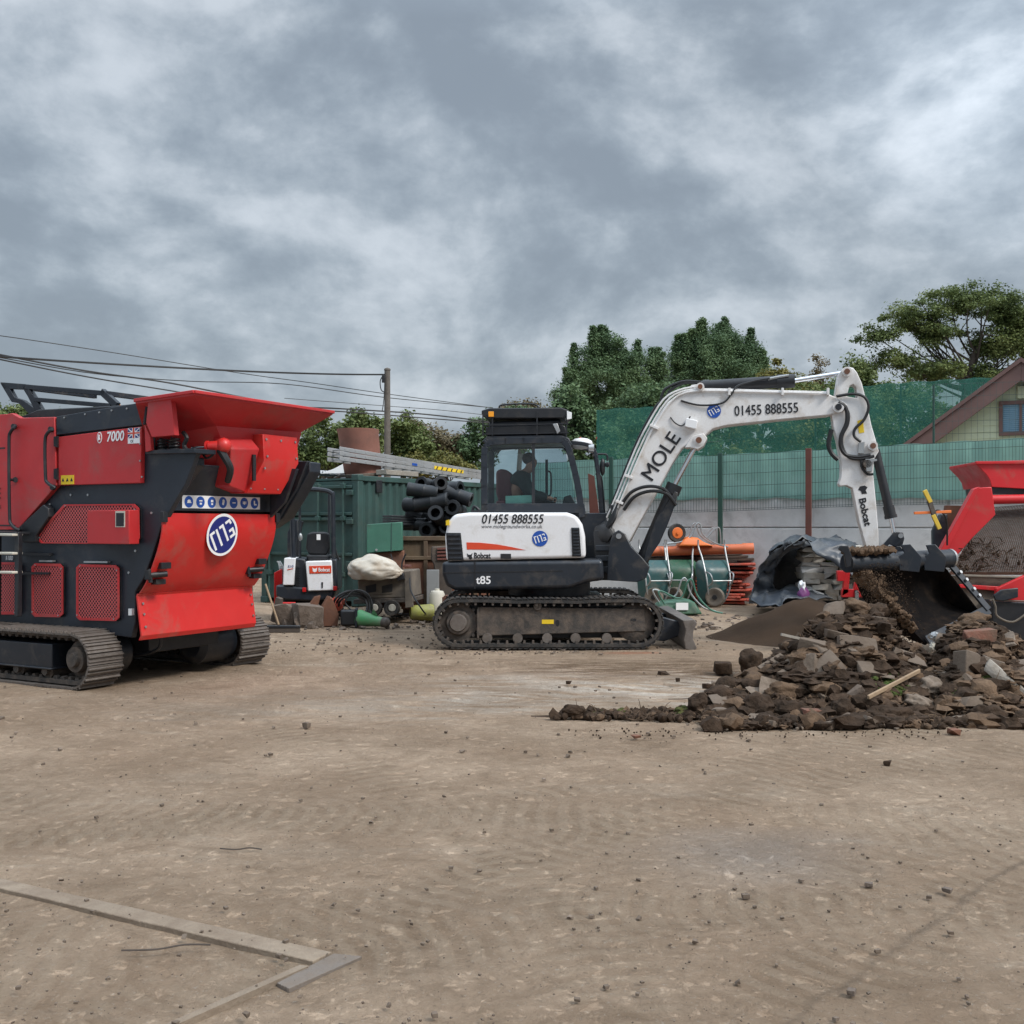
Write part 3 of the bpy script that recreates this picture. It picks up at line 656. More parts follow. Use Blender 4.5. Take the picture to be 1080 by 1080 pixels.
mb.loft(rows, caps=False, closed=False); mb.build('sheeting', 'sheet', tf, ang=80)
# tall debris netting on a further line
FN = Fr(640, 31.5, -4)
tn = thing('debris_netting', 'tall dark green see-through netting strung high behind the wall', 'netting', FN.w(0, 0, 0), FN.yaw)
tl = [(629, 432), (668, 430), (720, 428.5), (760, 424), (860, 413), (925, 405.5), (990, 401), (1050, 397.5), (1062, 397)]
xs = np.linspace(629, 1058, 90)
rows = [[FN.q(x, (1-k/6)*(500)+(k/6)*ztrace(tl, x)+(.8*math.sin(x*.2) if k == 6 else 0), 0)+FN.y*(.10*noise.noise(Vector((x*.03, k*.5, 2)))) for x in xs] for k in range(7)]
mb = MB(); mb.loft(rows, caps=False, closed=False); mb.build('net', 'net', tn, ang=80)
for x in (631, 745, 860, 950, 1040):
    mb = MB(); a = FN.q(x, ztrace(tl, x)+1, .08); mb.cyl((a.x, a.y, 0), a, .03); mb.build('support_post', 'greenpost', tn)
mb = MB()
for dy in (0, 17, 40): mb.tube([FN.q(x, ztrace(tl, x)+dy+1, .04) for x in np.linspace(629, 1058, 12)], .006, 5)
mb.build('support_wire', 'wire', tn)

# ================================================================ house gable
FH = Fr(1077, 25.0, -25)
th_ = thing('house', 'cream sided house gable with brown barge boards and a blue window', 'house', FH.w(0, 0, 0), FH.yaw)
ax, az = uz(FH, 1077, 386); lx, lz = uz(FH, 962, 470); sl_ = (az-lz)/(ax-lx); ez = 2.0; el = ax-(az-ez)/sl_; er = ax+(az-ez)/sl_
mb = MB(); mb.poly(FH, [(el+.25, -.1), (er-.25, -.1), (er-.25, ez+.12), (ax, az-.18), (el+.25, ez+.12)], .12, 7.0)
wl = mb.build('wall', 'cream', th_)
mb = MB(); k = -.0
z = 0.4
while z < az-.35:                                             # lapped boards of the siding
    hw = min(er-.3-ax, (az-.25-z)/sl_)
    mb.loft([[FH.w(ax-hw, .105, z), FH.w(ax+hw, .105, z), FH.w(ax+hw, .12, z+.15), FH.w(ax-hw, .12, z+.15)], [FH.w(ax-hw, .13, z), FH.w(ax+hw, .13, z), FH.w(ax+hw, .13, z+.15), FH.w(ax-hw, .13, z+.15)]]); z += .15
mb.build('siding', 'cream', wl, smooth=False)
for s in (-1, 1):
    mb = MB(); e = el-.15 if s < 0 else er+.15; ezz = ez-.15*sl_
    mb.poly(FH, [(ax, az+.06), (ax, az-.36), (e, ezz-.36), (e, ezz+.06)], -.25, -.19)
    mb.build('barge_board', 'maroon', th_, bevel=.01)
    mb = MB(); mb.poly(FH, [(ax, az+.06), (ax, az+.16), (e, ezz+.16), (e, ezz+.06)], -.3, 7.2); mb.build('roof', 'maroon', th_)
mb = MB(); mb.poly(FH, [(ax-.5, az-.2), (ax+.5, az-.2), (ax, az+.26)], .4, .6)
mb.build('ridge_gable', 'redtile', th_, bevel=.01)
wx0, wz1 = uz(FH, 1053.5, 423); wx1, wz0 = uz(FH, 1100, 458)
def frame_rect(fr, a, b, c, d, t, v0, v1):
    mb = MB(); mb.box(fr, a, b, v0, v1, d-t, d); mb.box(fr, a, b, v0, v1, c, c+t); mb.box(fr, a, a+t, v0+.002, v1, c+t, d-t); mb.box(fr, b-t, b, v0+.002, v1, c+t, d-t); return mb
wf = frame_rect(FH, wx0, wx1, wz0, wz1, .085, .03, .12).build('window', 'maroon', th_, bevel=.006)
mb = MB(); mb.box(FH, wx0+.085, wx1-.085, .09, .10, wz0+.085, wz1-.085); mb.build('pane', mat('blue window blind', (.10, .22, .32), .3, var=.15), wf)
mb = MB(); zz = wz0+.1
while zz < wz1-.1: mb.box(FH, wx0+.09, wx1-.09, .083, .088, zz, zz+.02); zz += .045
mb.build('blind', mat('pale blue slats', (.22, .36, .45), .5), wf, smooth=False)
mb = MB(); mb.box(FH, (wx0+wx1)/2-.03, (wx0+wx1)/2+.03, .04, .08, wz0+.09, wz1-.09); mb.build('mullion', 'maroon', wf)
mb = MB(); p, q = uz(FH, 1073, 407), uz(FH, 1100, 419); mb.box(FH, p[0], q[0], .02, .10, q[1], p[1]); mb.build('vent_box', 'cream', th_, bevel=.01)
# thin upper mesh in front of the gable
FM = Fr(950, 20.9, -15)
t2 = thing('upper_mesh_fence', 'thin dark wire mesh rising in front of the cream gable', 'fence', FM.w(0, 0, 0), FM.yaw)
mb = MB(); a = uz(FM, 985, 465)[0]; b = uz(FM, 1120, 465)[0]; z0 = uz(FM, 1030, 470)[1]; z1 = uz(FM, 1030, 404)[1]
u = a
while u < b: mb.box(FM, u-.002, u+.002, -.002, .002, z0, z1); u += .11
for k in range(6): zz = z0+(z1-z0)*k/5; mb.box(FM, a, b, -.006, -.003, zz-.003, zz+.003)
mb.build('mesh_panel', 'wire', t2, smooth=False)
for u in (a, (a+b)/2+.6, b):
    mb = MB(); mb.cyl(FM.w(u, .04, 0), FM.w(u, .04, z1), .022); mb.build('post', 'greenpost', t2)

# ================================================================ utility pole and cables
tp_ = thing('utility_pole', 'weathered timber utility pole with cables, behind the green container', 'utility pole', at(408.5, 553, 36)-Vector((0, 0, 1.55)))
pt = at(408.5, 390, 36); pb = Vector((pt.x, pt.y, -.05))
MB().cyl(pb, pt, .125, .095).build('post', 'poletimber', tp_)
mb = MB(); mb.lathe(pt+Vector((0, 0, -.02)), (0, 0, 1), [(0, .11), (.05, .105), (.09, .03)]); mb.build('cap', 'poletimber', tp_)
mb = MB(); mb.tube([at(404, 396, 35.8), at(401, 402, 35.8), at(402, 411, 35.8), at(406, 414, 35.8)], .018, 6, smooth=4); mb.tube([at(406, 395, 35.8), at(405, 420, 35.8), at(403, 434, 35.8)], .014, 6, smooth=3); mb.build('dropper_cable', 'hose', tp_)
mb = MB(); mb.box(Fr(408, 35.8), -.16, -.07, -.05, .05, pt.z-.45, pt.z-.2); mb.build('junction_box', 'black', tp_, bevel=.01)
def cable(label, pts, d0, d1, r=.013):
    P = []
    for i, (x, y) in enumerate(pts): P.append(at(x, y, d0+(d1-d0)*i/(len(pts)-1)))
    o = MB().tube(P, r, 5, smooth=6).build('overhead_cable', 'hose'); tag(o, label, 'cable', 'overhead cables'); return o
cable('thick black cable running into the top of the utility pole', [(-60, 370), (0, 376), (120, 384), (260, 391.5), (350, 394.5), (405, 395)], 24, 36, .028)
cable('highest thin cable, starting over the crusher frame and passing mid pole', [(-60, 348), (0, 354), (120, 372), (250, 393), (330, 404), (405, 415), (510, 429)], 30, 42, .014)
cable('pair member sloping close above the crusher strip to the pole middle', [(-60, 366), (0, 377), (100, 394), (200, 402), (300, 405), (405, 419), (520, 430)], 28, 42, .016)
cable('dark cable dipping behind the red hopper rim then on to the cab', [(-60, 362), (0, 374), (90, 391), (180, 404), (300, 427), (360, 431), (450, 437), (540, 448)], 28, 40, .026)
cable('lower dark cable just under the one behind the hopper rim', [(-60, 366), (0, 379), (90, 397), (180, 412), (300, 431), (360, 434), (450, 441), (540, 448)], 28, 40, .022)
cable('faint cable low across the autumn tree', [(300, 420), (405, 428), (470, 433), (540, 441)], 40, 44, .012)
# ================================================================ red mobile crusher
def track_loop(r, xl, xr, n_end=14):
    """stadium outline (u,z) going round, circle centres xl,xr, radius r, bottom at z=0"""
    P = []
    for i in range(n_end+1): a = -math.pi/2+math.pi*i/n_end; P.append((xr+r*math.cos(a), r+r*math.sin(a)))
    for i in range(n_end+1): a = math.pi/2+math.pi*i/n_end; P.append((xl+r*math.cos(a), r+r*math.sin(a)))
    return P
def resample(P, n):
    P = [Vector((a, b)) for a, b in P]; Q = P+[P[0]]; L = [0]
    for a, b in zip(Q, Q[1:]): L.append(L[-1]+(b-a).length)
    out = []; j = 0
    for i in range(n):
        t = L[-1]*i/n
        while L[j+1] < t: j += 1
        f = (t-L[j])/max(1e-9, L[j+1]-L[j]); p = Q[j].lerp(Q[j+1], f); d = (Q[j+1]-Q[j]).normalized(); out.append((p, d))
    return out
C = Fr(151, 10.3, -29.06)
cr = thing('mobile_crusher', 'red and black tracked jaw crusher with a flared red hopper', 'crusher', C.w(-.6, .9, 0), C.yaw)
W = 1.65
def qz(px, py, v=0): return uz(C, px, py, v)
side = [(-170, 440), (-10, 440), (62, 440), (156.5, 425), (156.5, 478), (205, 477), (193, 510), (178, 536), (167, 556), (157, 588), (149, 610), (140, 624), (140, 655), (136, 673), (100, 668), (-170, 640)]
mb = MB(); mb.pp(C, side, .03, .09, ref=0); body = mb.build('side_plate', 'navy', cr, bevel=.008)
Ls = [C.loc(C.q(x, y, 0)) for x, y in side]
mb = MB(); mb.loft([[C.w(u, v, z) for u, _, z in Ls] for v in (W-.06, W)]); mb.build('side_plate', 'navy', cr, bevel=.008)
# inner body block (dark) so nothing is hollow
ub = [(-3.6, .55), (-.14, .50), (-.14, .95), (.0, 1.25), (.12, 1.6), (.16, 2.0), (-.1, 2.15), (-.1, 2.35), (-.9, 2.3), (-3.6, 2.3)]
mb = MB(); mb.poly(C, ub, .2, W-.1); mb.build('inner_body', 'black', cr)
# cross member behind sticker, between side plates
z541 = C.loc(C.qu(232, 540, .22))[2]
mb = MB(); mb.loft([[C.w(u, v, z) for u, z in ((.10, z541+.005), (.262, z541+.005), (.262, 1.84), (.30, 1.90), (.40, 2.12), (.32, 2.12), (.1, 1.86))] for v in (.095, W-.065)]); mb.build('front_plate', 'navy', cr, bevel=.006)
mb = MB(); 
mb.loft([[C.w(u, v, z) for u, z in ((.3, 1.62), (.50, 1.78), (.66, 2.12), (.3, 2.15))] for v in (1.42, 1.46)]); mb.build('gusset', 'navy', cr, bevel=.004)
# far side wing plate that sticks up beside the hopper
mb = MB(); wing = [(.08, 1.5), (.30, 1.62), (.46, 1.82), (.66, 2.10), (.66, 2.20), (.30, 2.24), (.0, 2.2)]
mb.poly(C, wing, W-.02, W+.16); mb.build('wing_plate', 'navy', cr, bevel=.008)
mb = MB(); mb.poly(C, [(.1, 1.86), (.33, 1.87), (.57, 2.10), (.57, 2.17), (.02, 2.17)], .09, .22); mb.build('wing_plate', 'navy', cr, bevel=.008)
# front door: curved red panel
prof = [(.27, 1.655), (.268, 1.50), (.225, 1.34), (.15, 1.17), (.06, 1.0), (-.03, .895)]
def doorsheet(pf, va, vb, th=.02):
    back = [(u-th, z) for u, z in pf][::-1]
    mb = MB(); mb.loft([[C.w(u, v, z) for u, z in pf+back] for v in (va, vb)]); return mb
prof = [(p.x, p.z) for p in catmull([(u, 0, z) for u, z in prof], 4)]
door = doorsheet(prof, -.01, W-.10).build('door', 'red', cr, bevel=.003, ang=30)
sk = doorsheet([(-.03, .893), (-.045, .87), (.015, .50), (-.01, .455)], -.03, W-.12).build('skirt', 'red', cr, bevel=.003)
mb = MB(); zc0 = .86
bolts(mb, [C.w(-.04+(.87-z)*.16, v, z) for v in (.02, W-.16) for z in (.80, .70, .58)], C.x, .012, .01); mb.build('rivets', 'steel', sk)
for v in (-.03, W-.12): MB().box(C, .25, .295, v, v+.06, 1.57, 1.67).build('hinge', 'black', door, bevel=.004)
for v in (.10, W-.22):
    mb = MB()
    mb.box(C, .12, .19, v-.05, v+.07, 1.13, 1.19); mb.box(C, .03, .12, v-.05, v+.07, .98, 1.03)
    mb.cyl(C.w(.08, v-.12, 1.07), C.w(.18, v+.03, 1.08), .028); mb.cyl(C.w(.09, v-.10, 1.13), C.w(.10, v-.10, 1.0), .02); mb.box(C, .06, .12, v-.14, v-.11, 1.03, 1.12)
    mb.build('latch', 'black', door, bevel=.003)
# emblem on the door
pe = C.loc(C.qu(233, 564, .255)); logo(cr, C.w(.272, pe[1], pe[2]), C.y, (C.z+C.x*.13), .212, 'decalnavy', True, 32)
# PPE strip
pa = C.loc(C.qu(192, 530, .266)); pb_ = C.loc(C.qu(274, 530, .266)); zt = 1.79
def fp(z): return .266
up_s = C.z.copy(); nrm_s = C.y.cross(up_s)
zm = C.loc(C.qu(232, 530, .266))[2]; hh = .062
st = MB(); st.loft([[C.w(fp(zm), v, zm)+up_s*s*hh+nrm_s*o for v, s in ((pa[1], -1), (pb_[1], -1), (pb_[1], 1), (pa[1], 1))] for o in (0, .002)]); strip = st.build('safety_sticker', 'decalwhite', cr)
bl, ic = MB(), MB()
for i in range(7):
    v = pa[1]+(pb_[1]-pa[1])*(i+.55)/7.1; c = C.w(fp(zm), v, zm)+nrm_s*.003; disc(bl, c, C.y, up_s, .055)
    def rect(dx, dy, w2, h2, o=.006): ic.loft([[c+C.y*(dx+a*w2)+up_s*(dy+b*h2)+nrm_s*(o+q) for a, b in ((-1, -1), (1, -1), (1, 1), (-1, 1))] for q in (-.002, 0)])
    if i == 0: disc(ic, c+up_s*.006+nrm_s*.003, C.y, up_s, .022, .016, 12); rect(0, -.008, .026, .004, .0075)
    elif i == 1: rect(0, -.016, .014, .009); rect(0, .012, .02, .006)
    elif i == 2: rect(0, .012, .016, .012); rect(0, -.018, .012, .009)
    elif i == 3: disc(ic, c+up_s*-.01+nrm_s*.003, C.y, up_s, .014, .016, 12); rect(-.008, .014, .0035, .014, .0075); rect(.001, .018, .0035, .015, .009); rect(.010, .012, .0035, .013, .0105)
    elif i == 4: rect(-.012, 0, .009, .006); rect(.012, 0, .009, .006)
    elif i == 5: disc(ic, c+nrm_s*.003, C.y, up_s, .012, .018, 12); rect(-.02, .004, .004, .014); rect(.02, .004, .004, .014)
    else: rect(-.006, .008, .009, .018); rect(.006, -.014, .018, .008, .0075)
bl.build('sign_disc', 'decalblue', strip); ic.build('sign_symbol', 'decalwhite', strip, smooth=False)
# ---- side panels
def side_panel(name, m, pix, v0, v1, bevel=.006, parent=cr):
    return MB().pp(C, pix, v0, v1, ref=0).build(name, m, parent, bevel=bevel)
big = side_panel('engine_cover', 'red_shade', [(-170, 430), (-20, 439), (10, 437), (15, 436), (24, 441), (60, 440), (62, 512), (21, 559), (-170, 556)], -.03, .03)
MB().pp(C, [(-60, 474), (8, 472), (8, 473.5), (-60, 475.5)], -.033, -.029, ref=0).build('seam', 'black', big)
MB().pp(C, [(-60, 553), (19, 553.5), (19, 555), (-60, 554.5)], -.033, -.029, ref=0).build('seam', 'black', big)
side_panel('top_strip', 'navy', [(61, 459), (61, 439.5), (157, 423.5), (154, 448)], -.02, .03)
pan = side_panel('access_panel', 'red_shade', [(63.5, 461), (151, 450), (150, 509.5), (63.5, 512)], -.022, .03)
mb = MB(); bolts(mb, [C.q(x, y, -.023) for x, y in ((148, 468), (148, 486), (150, 503), (148, 451.5), (68, 440.5), (90, 437), (105, 435), (118, 433), (134, 431), (148, 429))], -C.y, .009); mb.build('rivets', 'steel', pan)
for y in (466, 500): MB().pp(C, [(60.5, y-5), (64, y-6), (64, y+6), (60.5, y+5)], -.045, -.015, ref=0).build('hinge', 'black', pan)
# text 7000, emblem ring, flag sticker, warning sticker
def lat(px, py, v): return C.q(px, py, v)
o7 = lettering('lettering', '7000', 'decalwhite', cr, lat(122, 460, -.026), C.x+C.z*.02, C.z, width=.235, height=.098, shear=.12, weight=.02)
rc = lat(105, 461.5, -.024)
disc(disc(MB(), rc, C.x, C.z, .035, .055), rc, C.x, C.z, .001).build('emblem', 'decalwhite', cr)
e2 = disc(MB(), rc-C.y*.003, C.x, C.z, .026, .044).build('emblem_ground', 'red_shade', cr)
mb = MB(); mb.poly(C, [(0, 0)]*0 or [(C.loc(rc)[0]-.014, rc.z-.03), (C.loc(rc)[0]+.016, rc.z-.02), (C.loc(rc)[0]+.006, rc.z+.0), (C.loc(rc)[0]+.016, rc.z+.022), (C.loc(rc)[0]-.008, rc.z+.03), (C.loc(rc)[0]-.014, rc.z+.004)], -.0325, -.029); mb.build('emblem_mark', 'decalwhite', cr)
# union flag sticker
f0 = C.loc(lat(135, 468, -.024)); f1 = C.loc(lat(147.5, 451, -.024)); fw, fh = f1[0]-f0[0], f1[2]-f0[2]; fm = f0[2]+fh*.34
flag = MB().box(C, f0[0], f1[0], -.0265, -.0225, f0[2], f1[2]).build('flag_sticker', 'decalwhite', cr)
b1 = MB(); cxm, czm = (f0[0]+f1[0])/2, (fm+f1[2])/2; hw, h2 = fw/2, (f1[2]-fm)/2
for sx in (-1, 1):
    for sz in (-1, 1):
        b1.poly(C, [(cxm+sx*hw*.28, czm+sz*h2*.95), (cxm+sx*hw*.85, czm+sz*h2*.95), (cxm+sx*hw*.28, czm+sz*h2*.38)], -.0285, -.0260)
        b1.poly(C, [(cxm+sx*hw*.96, czm+sz*h2*.80), (cxm+sx*hw*.96, czm+sz*h2*.28), (cxm+sx*hw*.5, czm+sz*h2*.28)], -.0285, -.0260)
b1.build('flag_pattern', 'decalnavy', flag, smooth=False)
b1 = MB(); b1.box(C, cxm-hw*.98, cxm+hw*.98, -.0300, -.0262, czm-h2*.13, czm+h2*.13); b1.box(C, cxm-hw*.12, cxm+hw*.12, -.0305, -.0262, czm-h2*.98, czm+h2*.98)
b1.build('flag_cross', 'decalred', flag, smooth=False)
lettering('lettering', 'CE', 'decalblack', flag, C.w(f0[0]+fw*.35, -.027, f0[2]+fh*.15), C.x, C.z, height=fh*.16)
ys_ = MB(); a, b = C.loc(lat(64.5, 511, -.024)), C.loc(lat(78, 501, -.024)); ys_.box(C, a[0], b[0], -.0265, -.0225, a[2], b[2]); yst = ys_.build('warning_sticker', 'decalyel', cr)
ys_ = MB(); q = (b[0]-a[0])/3
for i in range(3): u = a[0]+q*(i+.5); ys_.poly(C, [(u-.018, a[2]+.03), (u+.018, a[2]+.03), (u, a[2]+.065)], -.0285, -.0260)
ys_.build('warning_text', 'decalblack', yst, smooth=False)
lettering('lettering', 'MOLE', 'decalblack', cr, lat(-13, 520.5, -.034), C.x, C.z, width=.42, height=.115)
lettering('lettering', 'GROUNDWORKS', 'decalblack', cr, lat(-12, 535, -.034), C.x, C.z, width=.40, height=.035)
# perforated guards; a black sheet behind stands in for the shaded void
def guard(pix, pfr=.0):
    MB().pp(C, pix, .018, .028, ref=0).build('shade_backing', 'black', cr)
    cx_ = sum(p[0] for p in pix)/len(pix); cy_ = sum(p[1] for p in pix)/len(pix)
    g = MB().pp(C, pix, -.004, 0.0, ref=0).build('guard', 'perf', cr, smooth=False)
    L3 = [C.loc(C.q(x, y, 0)) for x, y in pix]; cu = sum(p[0] for p in L3)/len(L3); cz = sum(p[2] for p in L3)/len(L3); mb = MB(); n = len(L3)
    for i in range(n):
        p, q = L3[i], L3[(i+1) % n]
        def ins(t): d = Vector((cu-t[0], 0, cz-t[2])); d.normalize(); return (t[0]+d.x*.032, t[2]+d.z*.032)
        a, b = ins(p), ins(q)
        mb.loft([[C.w(p[0], v, p[2]), C.w(q[0], v, q[2]), C.w(b[0], v, b[1]), C.w(a[0], v, a[1])] for v in (-.009, .001)])
    mb.build('guard_rim', 'red_shade', g, smooth=False)
    mb = MB(); bolts(mb, [C.w((p[0]*.93+cu*.07), -.010, (p[2]*.93+cz*.07)) for p in L3[::2]], -C.y, .007); mb.build('rivets', 'steel', g)
    return g
def rr(x0, y0, x1, y1, s=0.0, r=3.5): return [(x0+r, y0), (x1-r, y0+s), (x1, y0+r+s), (x1, y1-r+s), (x1-r, y1+s), (x0+r, y1), (x0, y1-r), (x0, y0+r)]
guard([(68, 532), (142, 531.5), (147, 536), (147.5, 568), (143, 574), (44, 573), (39, 568), (43, 560)])
guard(rr(34, 594, 67, 650.5, .5)); guard(rr(81, 595, 126, 654, 1.0)); guard(rr(-14, 593, 21, 648)); guard(rr(-60, 592, -26, 646))
cv = MB().pp(C, [(92, 538.5), (136, 538), (136, 574), (92, 573.5)], -.13, -.005, ref=-.13).build('filter_box', 'red_shade', cr, bevel=.006)
MB().pp(C, [(122, 539), (132, 539), (132, 556), (122, 556)], -.134, -.129, ref=-.13).build('serial_plate', 'cream2', cv)
MB().pp(C, [(123, 541), (131, 541), (131, 555), (123, 555)], -.137, -.133, ref=-.13).build('serial_text_panel', 'decalblack', cv)
mb = MB(); bolts(mb, [C.q(x, y, .03) for x, y in ((75, 522), (93, 522), (143, 581), (53, 532), (136, 604), (160, 541), (53, 585))], -C.y, .012); mb.build('rivets', 'steel', cr)
for x0, x1, y in ((43, 57, 591.5), (90, 115, 592.5)): MB().pp(C, [(x0, y-.8), (x1, y-.6), (x1, y+1.2), (x0, y+1)], -.02, .02, ref=0).build('lift_lip', 'steel', cr)
MB().pp(C, [(135.5, 642), (139, 642), (139, 649), (135.5, 649)], -.002, .03, ref=0).build('tag_plate', 'decalwhite', cr)
# grab handles
def vq(pts, v): return [C.q(x, y, v) for x, y in pts]
for pts in ([(16, 450), (11, 456), (9.5, 468), (10, 540), (12, 553), (19, 559)], [(55, 453), (50, 457), (47.5, 466), (48, 502), (50, 509), (57, 514)]):
    P = [C.q(pts[0][0], pts[0][1], -.03)]+vq(pts, -.11)[:]+[C.q(pts[-1][0], pts[-1][1], -.03)]
    mb = MB().tube(P, .017, 8, smooth=4); mb.cyl(P[0], P[0]-C.y*.03, .028); mb.cyl(P[-1], P[-1]-C.y*.03, .028)
    if pts[0][0] == 16: mb.cyl(C.q(10, 506, -.11), C.q(16, 506, -.03), .014); mb.cyl(C.q(16, 506, -.03), C.q(16, 506, -.05), .028)
    mb.build('grab_handle', 'black', cr)
# diagonal arm bracket above ladder and the ladder itself
MB().pp(C, [(20, 560), (50, 532), (55, 536), (56, 545), (42, 565), (42, 572), (22, 572)], -.05, .03, ref=0).build('ladder_bracket', 'black', cr, bevel=.01)
mb = MB()
for x in (-2, 20):
    mb.pp(C, [(x, 561), (x+4, 561), (x+3.5, 650), (x-.5, 650)], -.20, -.15, ref=-.15)
mb.pp(C, [(-4, 560), (23, 561), (23, 564), (-4, 563)], -.22, -.02, ref=-.15)
lad = mb.build('ladder', 'black', cr, bevel=.006)
for y in (564, 583.5, 603.5):
    MB().pp(C, [(-1, y-1.6), (20.5, y-1.2), (20.5, y+1.4), (-1, y+1)], -.26, -.14, ref=-.18).build('tread', 'cream2', lad, bevel=.006)
mb = MB()
for y in (584.5, 604.5): mb.pp(C, [(23, y-1.5), (54, y-1), (54, y+1.2), (23, y+1.5)], -.03, .02, ref=0)
mb.build('ladder_stay', 'black', lad)
lettering('lettering', '1100', 'decalwhite', cr, C.q(10, 588.5, .012), C.x, C.z, width=.11, height=.045, shear=.15, weight=.01)
# top conveyor frame (grey) over the engine cover
mb = MB(); v = .35
def prof_px(pix, v0, v1, ref): return MB().pp(C, pix, v0, v1, ref=ref)
for a, b in (([(0, 403), (27, 405), (31, 411), (4, 410)], 0), ([(0, 404), (7, 404), (18, 425), (12, 424)], 0), ([(12, 418), (24, 422), (46, 438), (32, 438)], 0), ([(26, 405), (32, 412), (47, 437), (38, 436), (29, 418), (24, 410)], 0)):
    mb.pp(C, a, v, v+.05, ref=v)
mb.build('conveyor_side_frame', 'mach_dark', cr, bevel=.004)
mb = MB()
for dv in (0.02, .9):
    mb.bar(C.q(28, 408, v+dv), C.q(112, 415, v+dv), .05, .05); mb.bar(C.q(38, 421.5, v+dv), C.q(118, 428, v+dv), .05, .045); mb.bar(C.q(108, 413, v+dv), C.q(124, 428, v+dv), .05, .07)
mb.bar(C.q(112, 415, v), C.q(112, 415, v)+C.y*.9, .05, .05); mb.bar(C.q(28, 409, v), C.q(28, 409, v)+C.y*.9, .05, .05)
mb.build('conveyor_rail', 'mach_dark', cr, bevel=.004)
mb = MB(); mb.pp(C, [(20, 440), (40, 432), (118, 428), (156, 424.5), (156, 430), (62, 445)], .1, 1.5, ref=.1); mb.build('roof_cover', 'black', cr, bevel=.01)
MB().blob(C.q(124, 427.5, .4), .03, 1, 2, 0.0, stretch=(1, 1, .9)).build('beacon', 'amber', cr)
# ---- hopper
A = [(0.0, -.10), (.78, -.12), (.84, 1.80), (0.0, 1.78)]
zA = [2.71, 2.745, 2.73, 2.70]
L0 = [C.w(u, v, z) for (u, v), z in zip(A, zA)]
Lb = [C.w(u+(.0 if u < .1 else -.01), v+(.01 if v < 1 else -.01), z-.03) for (u, v), z in zip(A, zA)]
L1 = [C.w(0.02, .02, 2.36), C.w(.44, .50, 2.50), C.w(.54, 1.64, 2.52), C.w(.02, 1.62, 2.36)]
L2 = [C.w(.04, .62, 1.95), C.w(.44, .86, 1.88), C.w(.45, 1.50, 1.88), C.w(.04, 1.5, 1.95)]
mb = MB(); mb.loft([L0, Lb, L1, L2], caps=False)
hop = mb.build('hopper', 'red_shade', cr, ang=12)
so_ = hop.modifiers.new('solid', 'SOLIDIFY'); so_.thickness = .012; so_.offset = -1
mb = MB()
for i in range(4): mb.bar(L0[i], L0[(i+1) % 4], .035, .03)
mb.build('hopper_rim', 'red_shade', hop, bevel=.004)
# front outlet box with bolts
zb0, zb1, zb2 = 2.45, 2.18, 1.86
bx = MB(); fr_ = [[C.w(.60, .98, zb0), C.w(.60, 1.50, zb0), C.w(.2, 1.50, zb0), C.w(.2, .98, zb0)], [C.w(.62, .98, zb1), C.w(.62, 1.50, zb1), C.w(.2, 1.50, zb1), C.w(.2, .98, zb1)], [C.w(.50, .86, zb2), C.w(.50, 1.36, zb2), C.w(.2, 1.36, zb2), C.w(.2, .86, zb2)]]
bx.loft(fr_); box_ = bx.build('outlet_cover', 'red', hop, bevel=.006)
mb = MB(); bolts(mb, [C.w(.605, v, z) for v in (1.02, 1.24, 1.46) for z in (zb0-.05,)]+[C.w(.62, v, zb1+.05) for v in (1.02, 1.46)]+[C.w(.605, v, zb1-.07) for v in (1.0, 1.44)]+[C.w(.51, v, zb2+.05) for v in (.9, 1.1, 1.3)], C.x, .012, .01); mb.build('rivets', 'steel', box_)
mb = MB(); mb.loft([[C.w(.50, .50, 2.36), C.w(.50, .93, 2.40), C.w(.2, .93, 2.42), C.w(.2, .50, 2.42)], [C.w(.58, .56, 2.28), C.w(.58, .96, 2.3), C.w(.2, .96, 2.3), C.w(.2, .56, 2.28)], [C.w(.50, .62, 1.92), C.w(.46, .90, 1.86), C.w(.2, .9, 1.86), C.w(.2, .62, 1.92)]]); mc_ = mb.build('motor_cover', 'red_shade', hop, bevel=.012)
mb = MB(); mb.box(C, .565, .585, .86, .9, 1.98, 2.24); mb.build('cover_slot', 'black', mc_)
# side piece at the hopper's near corner
MB().pp(C, [(156, 424), (158, 424), (180, 419), (184, 459), (160, 461), (154, 446)], -.08, -.02, ref=-.08).build('corner_panel', 'red_shade', hop, bevel=.004)
MB().pp(C, [(154, 448), (160, 461), (161, 475), (155, 477)], -.04, .0, ref=-.02).build('corner_panel', 'red_shade', hop, bevel=.004)
# springs, bracket, ram
for (x, y0, y1) in ((172, 463, 477), (184, 462, 477)):
    P = []
    a, b = C.q(x, y1, .08), C.q(x, y0, .08)
    for i in range(61): t = i/60; P.append(a.lerp(b, t)+(C.x*math.cos(t*2*math.pi*4.5)+C.y*math.sin(t*2*math.pi*4.5))*.045)
    MB().tube(P, .013, 6).build('spring', 'black', cr)
MB().pp(C, [(155, 475), (207, 473), (207, 478), (155, 479)], -.02, .25, ref=0).build('spring_seat', 'mach_dark', cr, bevel=.005)
mb = MB(); P = [C.q(x, y, .1) for x, y in ((193, 456), (197, 462), (194, 470), (199, 478))]; mb.tube(P, .022, 6, smooth=4); 
mb.build('rubber_strap', 'hose', cr)
a, b, c2 = C.q(202, 472, .2), C.q(220, 471, .25), C.q(236, 470, .32)
mb = MB(); mb.cyl(a, b, .012); mb.build('ram_rod', 'chrome', cr)
mb = MB(); mb.cyl(b, c2, .048, .055); mb.cyl(b, b+(a-b)*.1, .056); mb.blob(c2, .075, 3, 2, .05); mb.build('ram', 'red', cr)
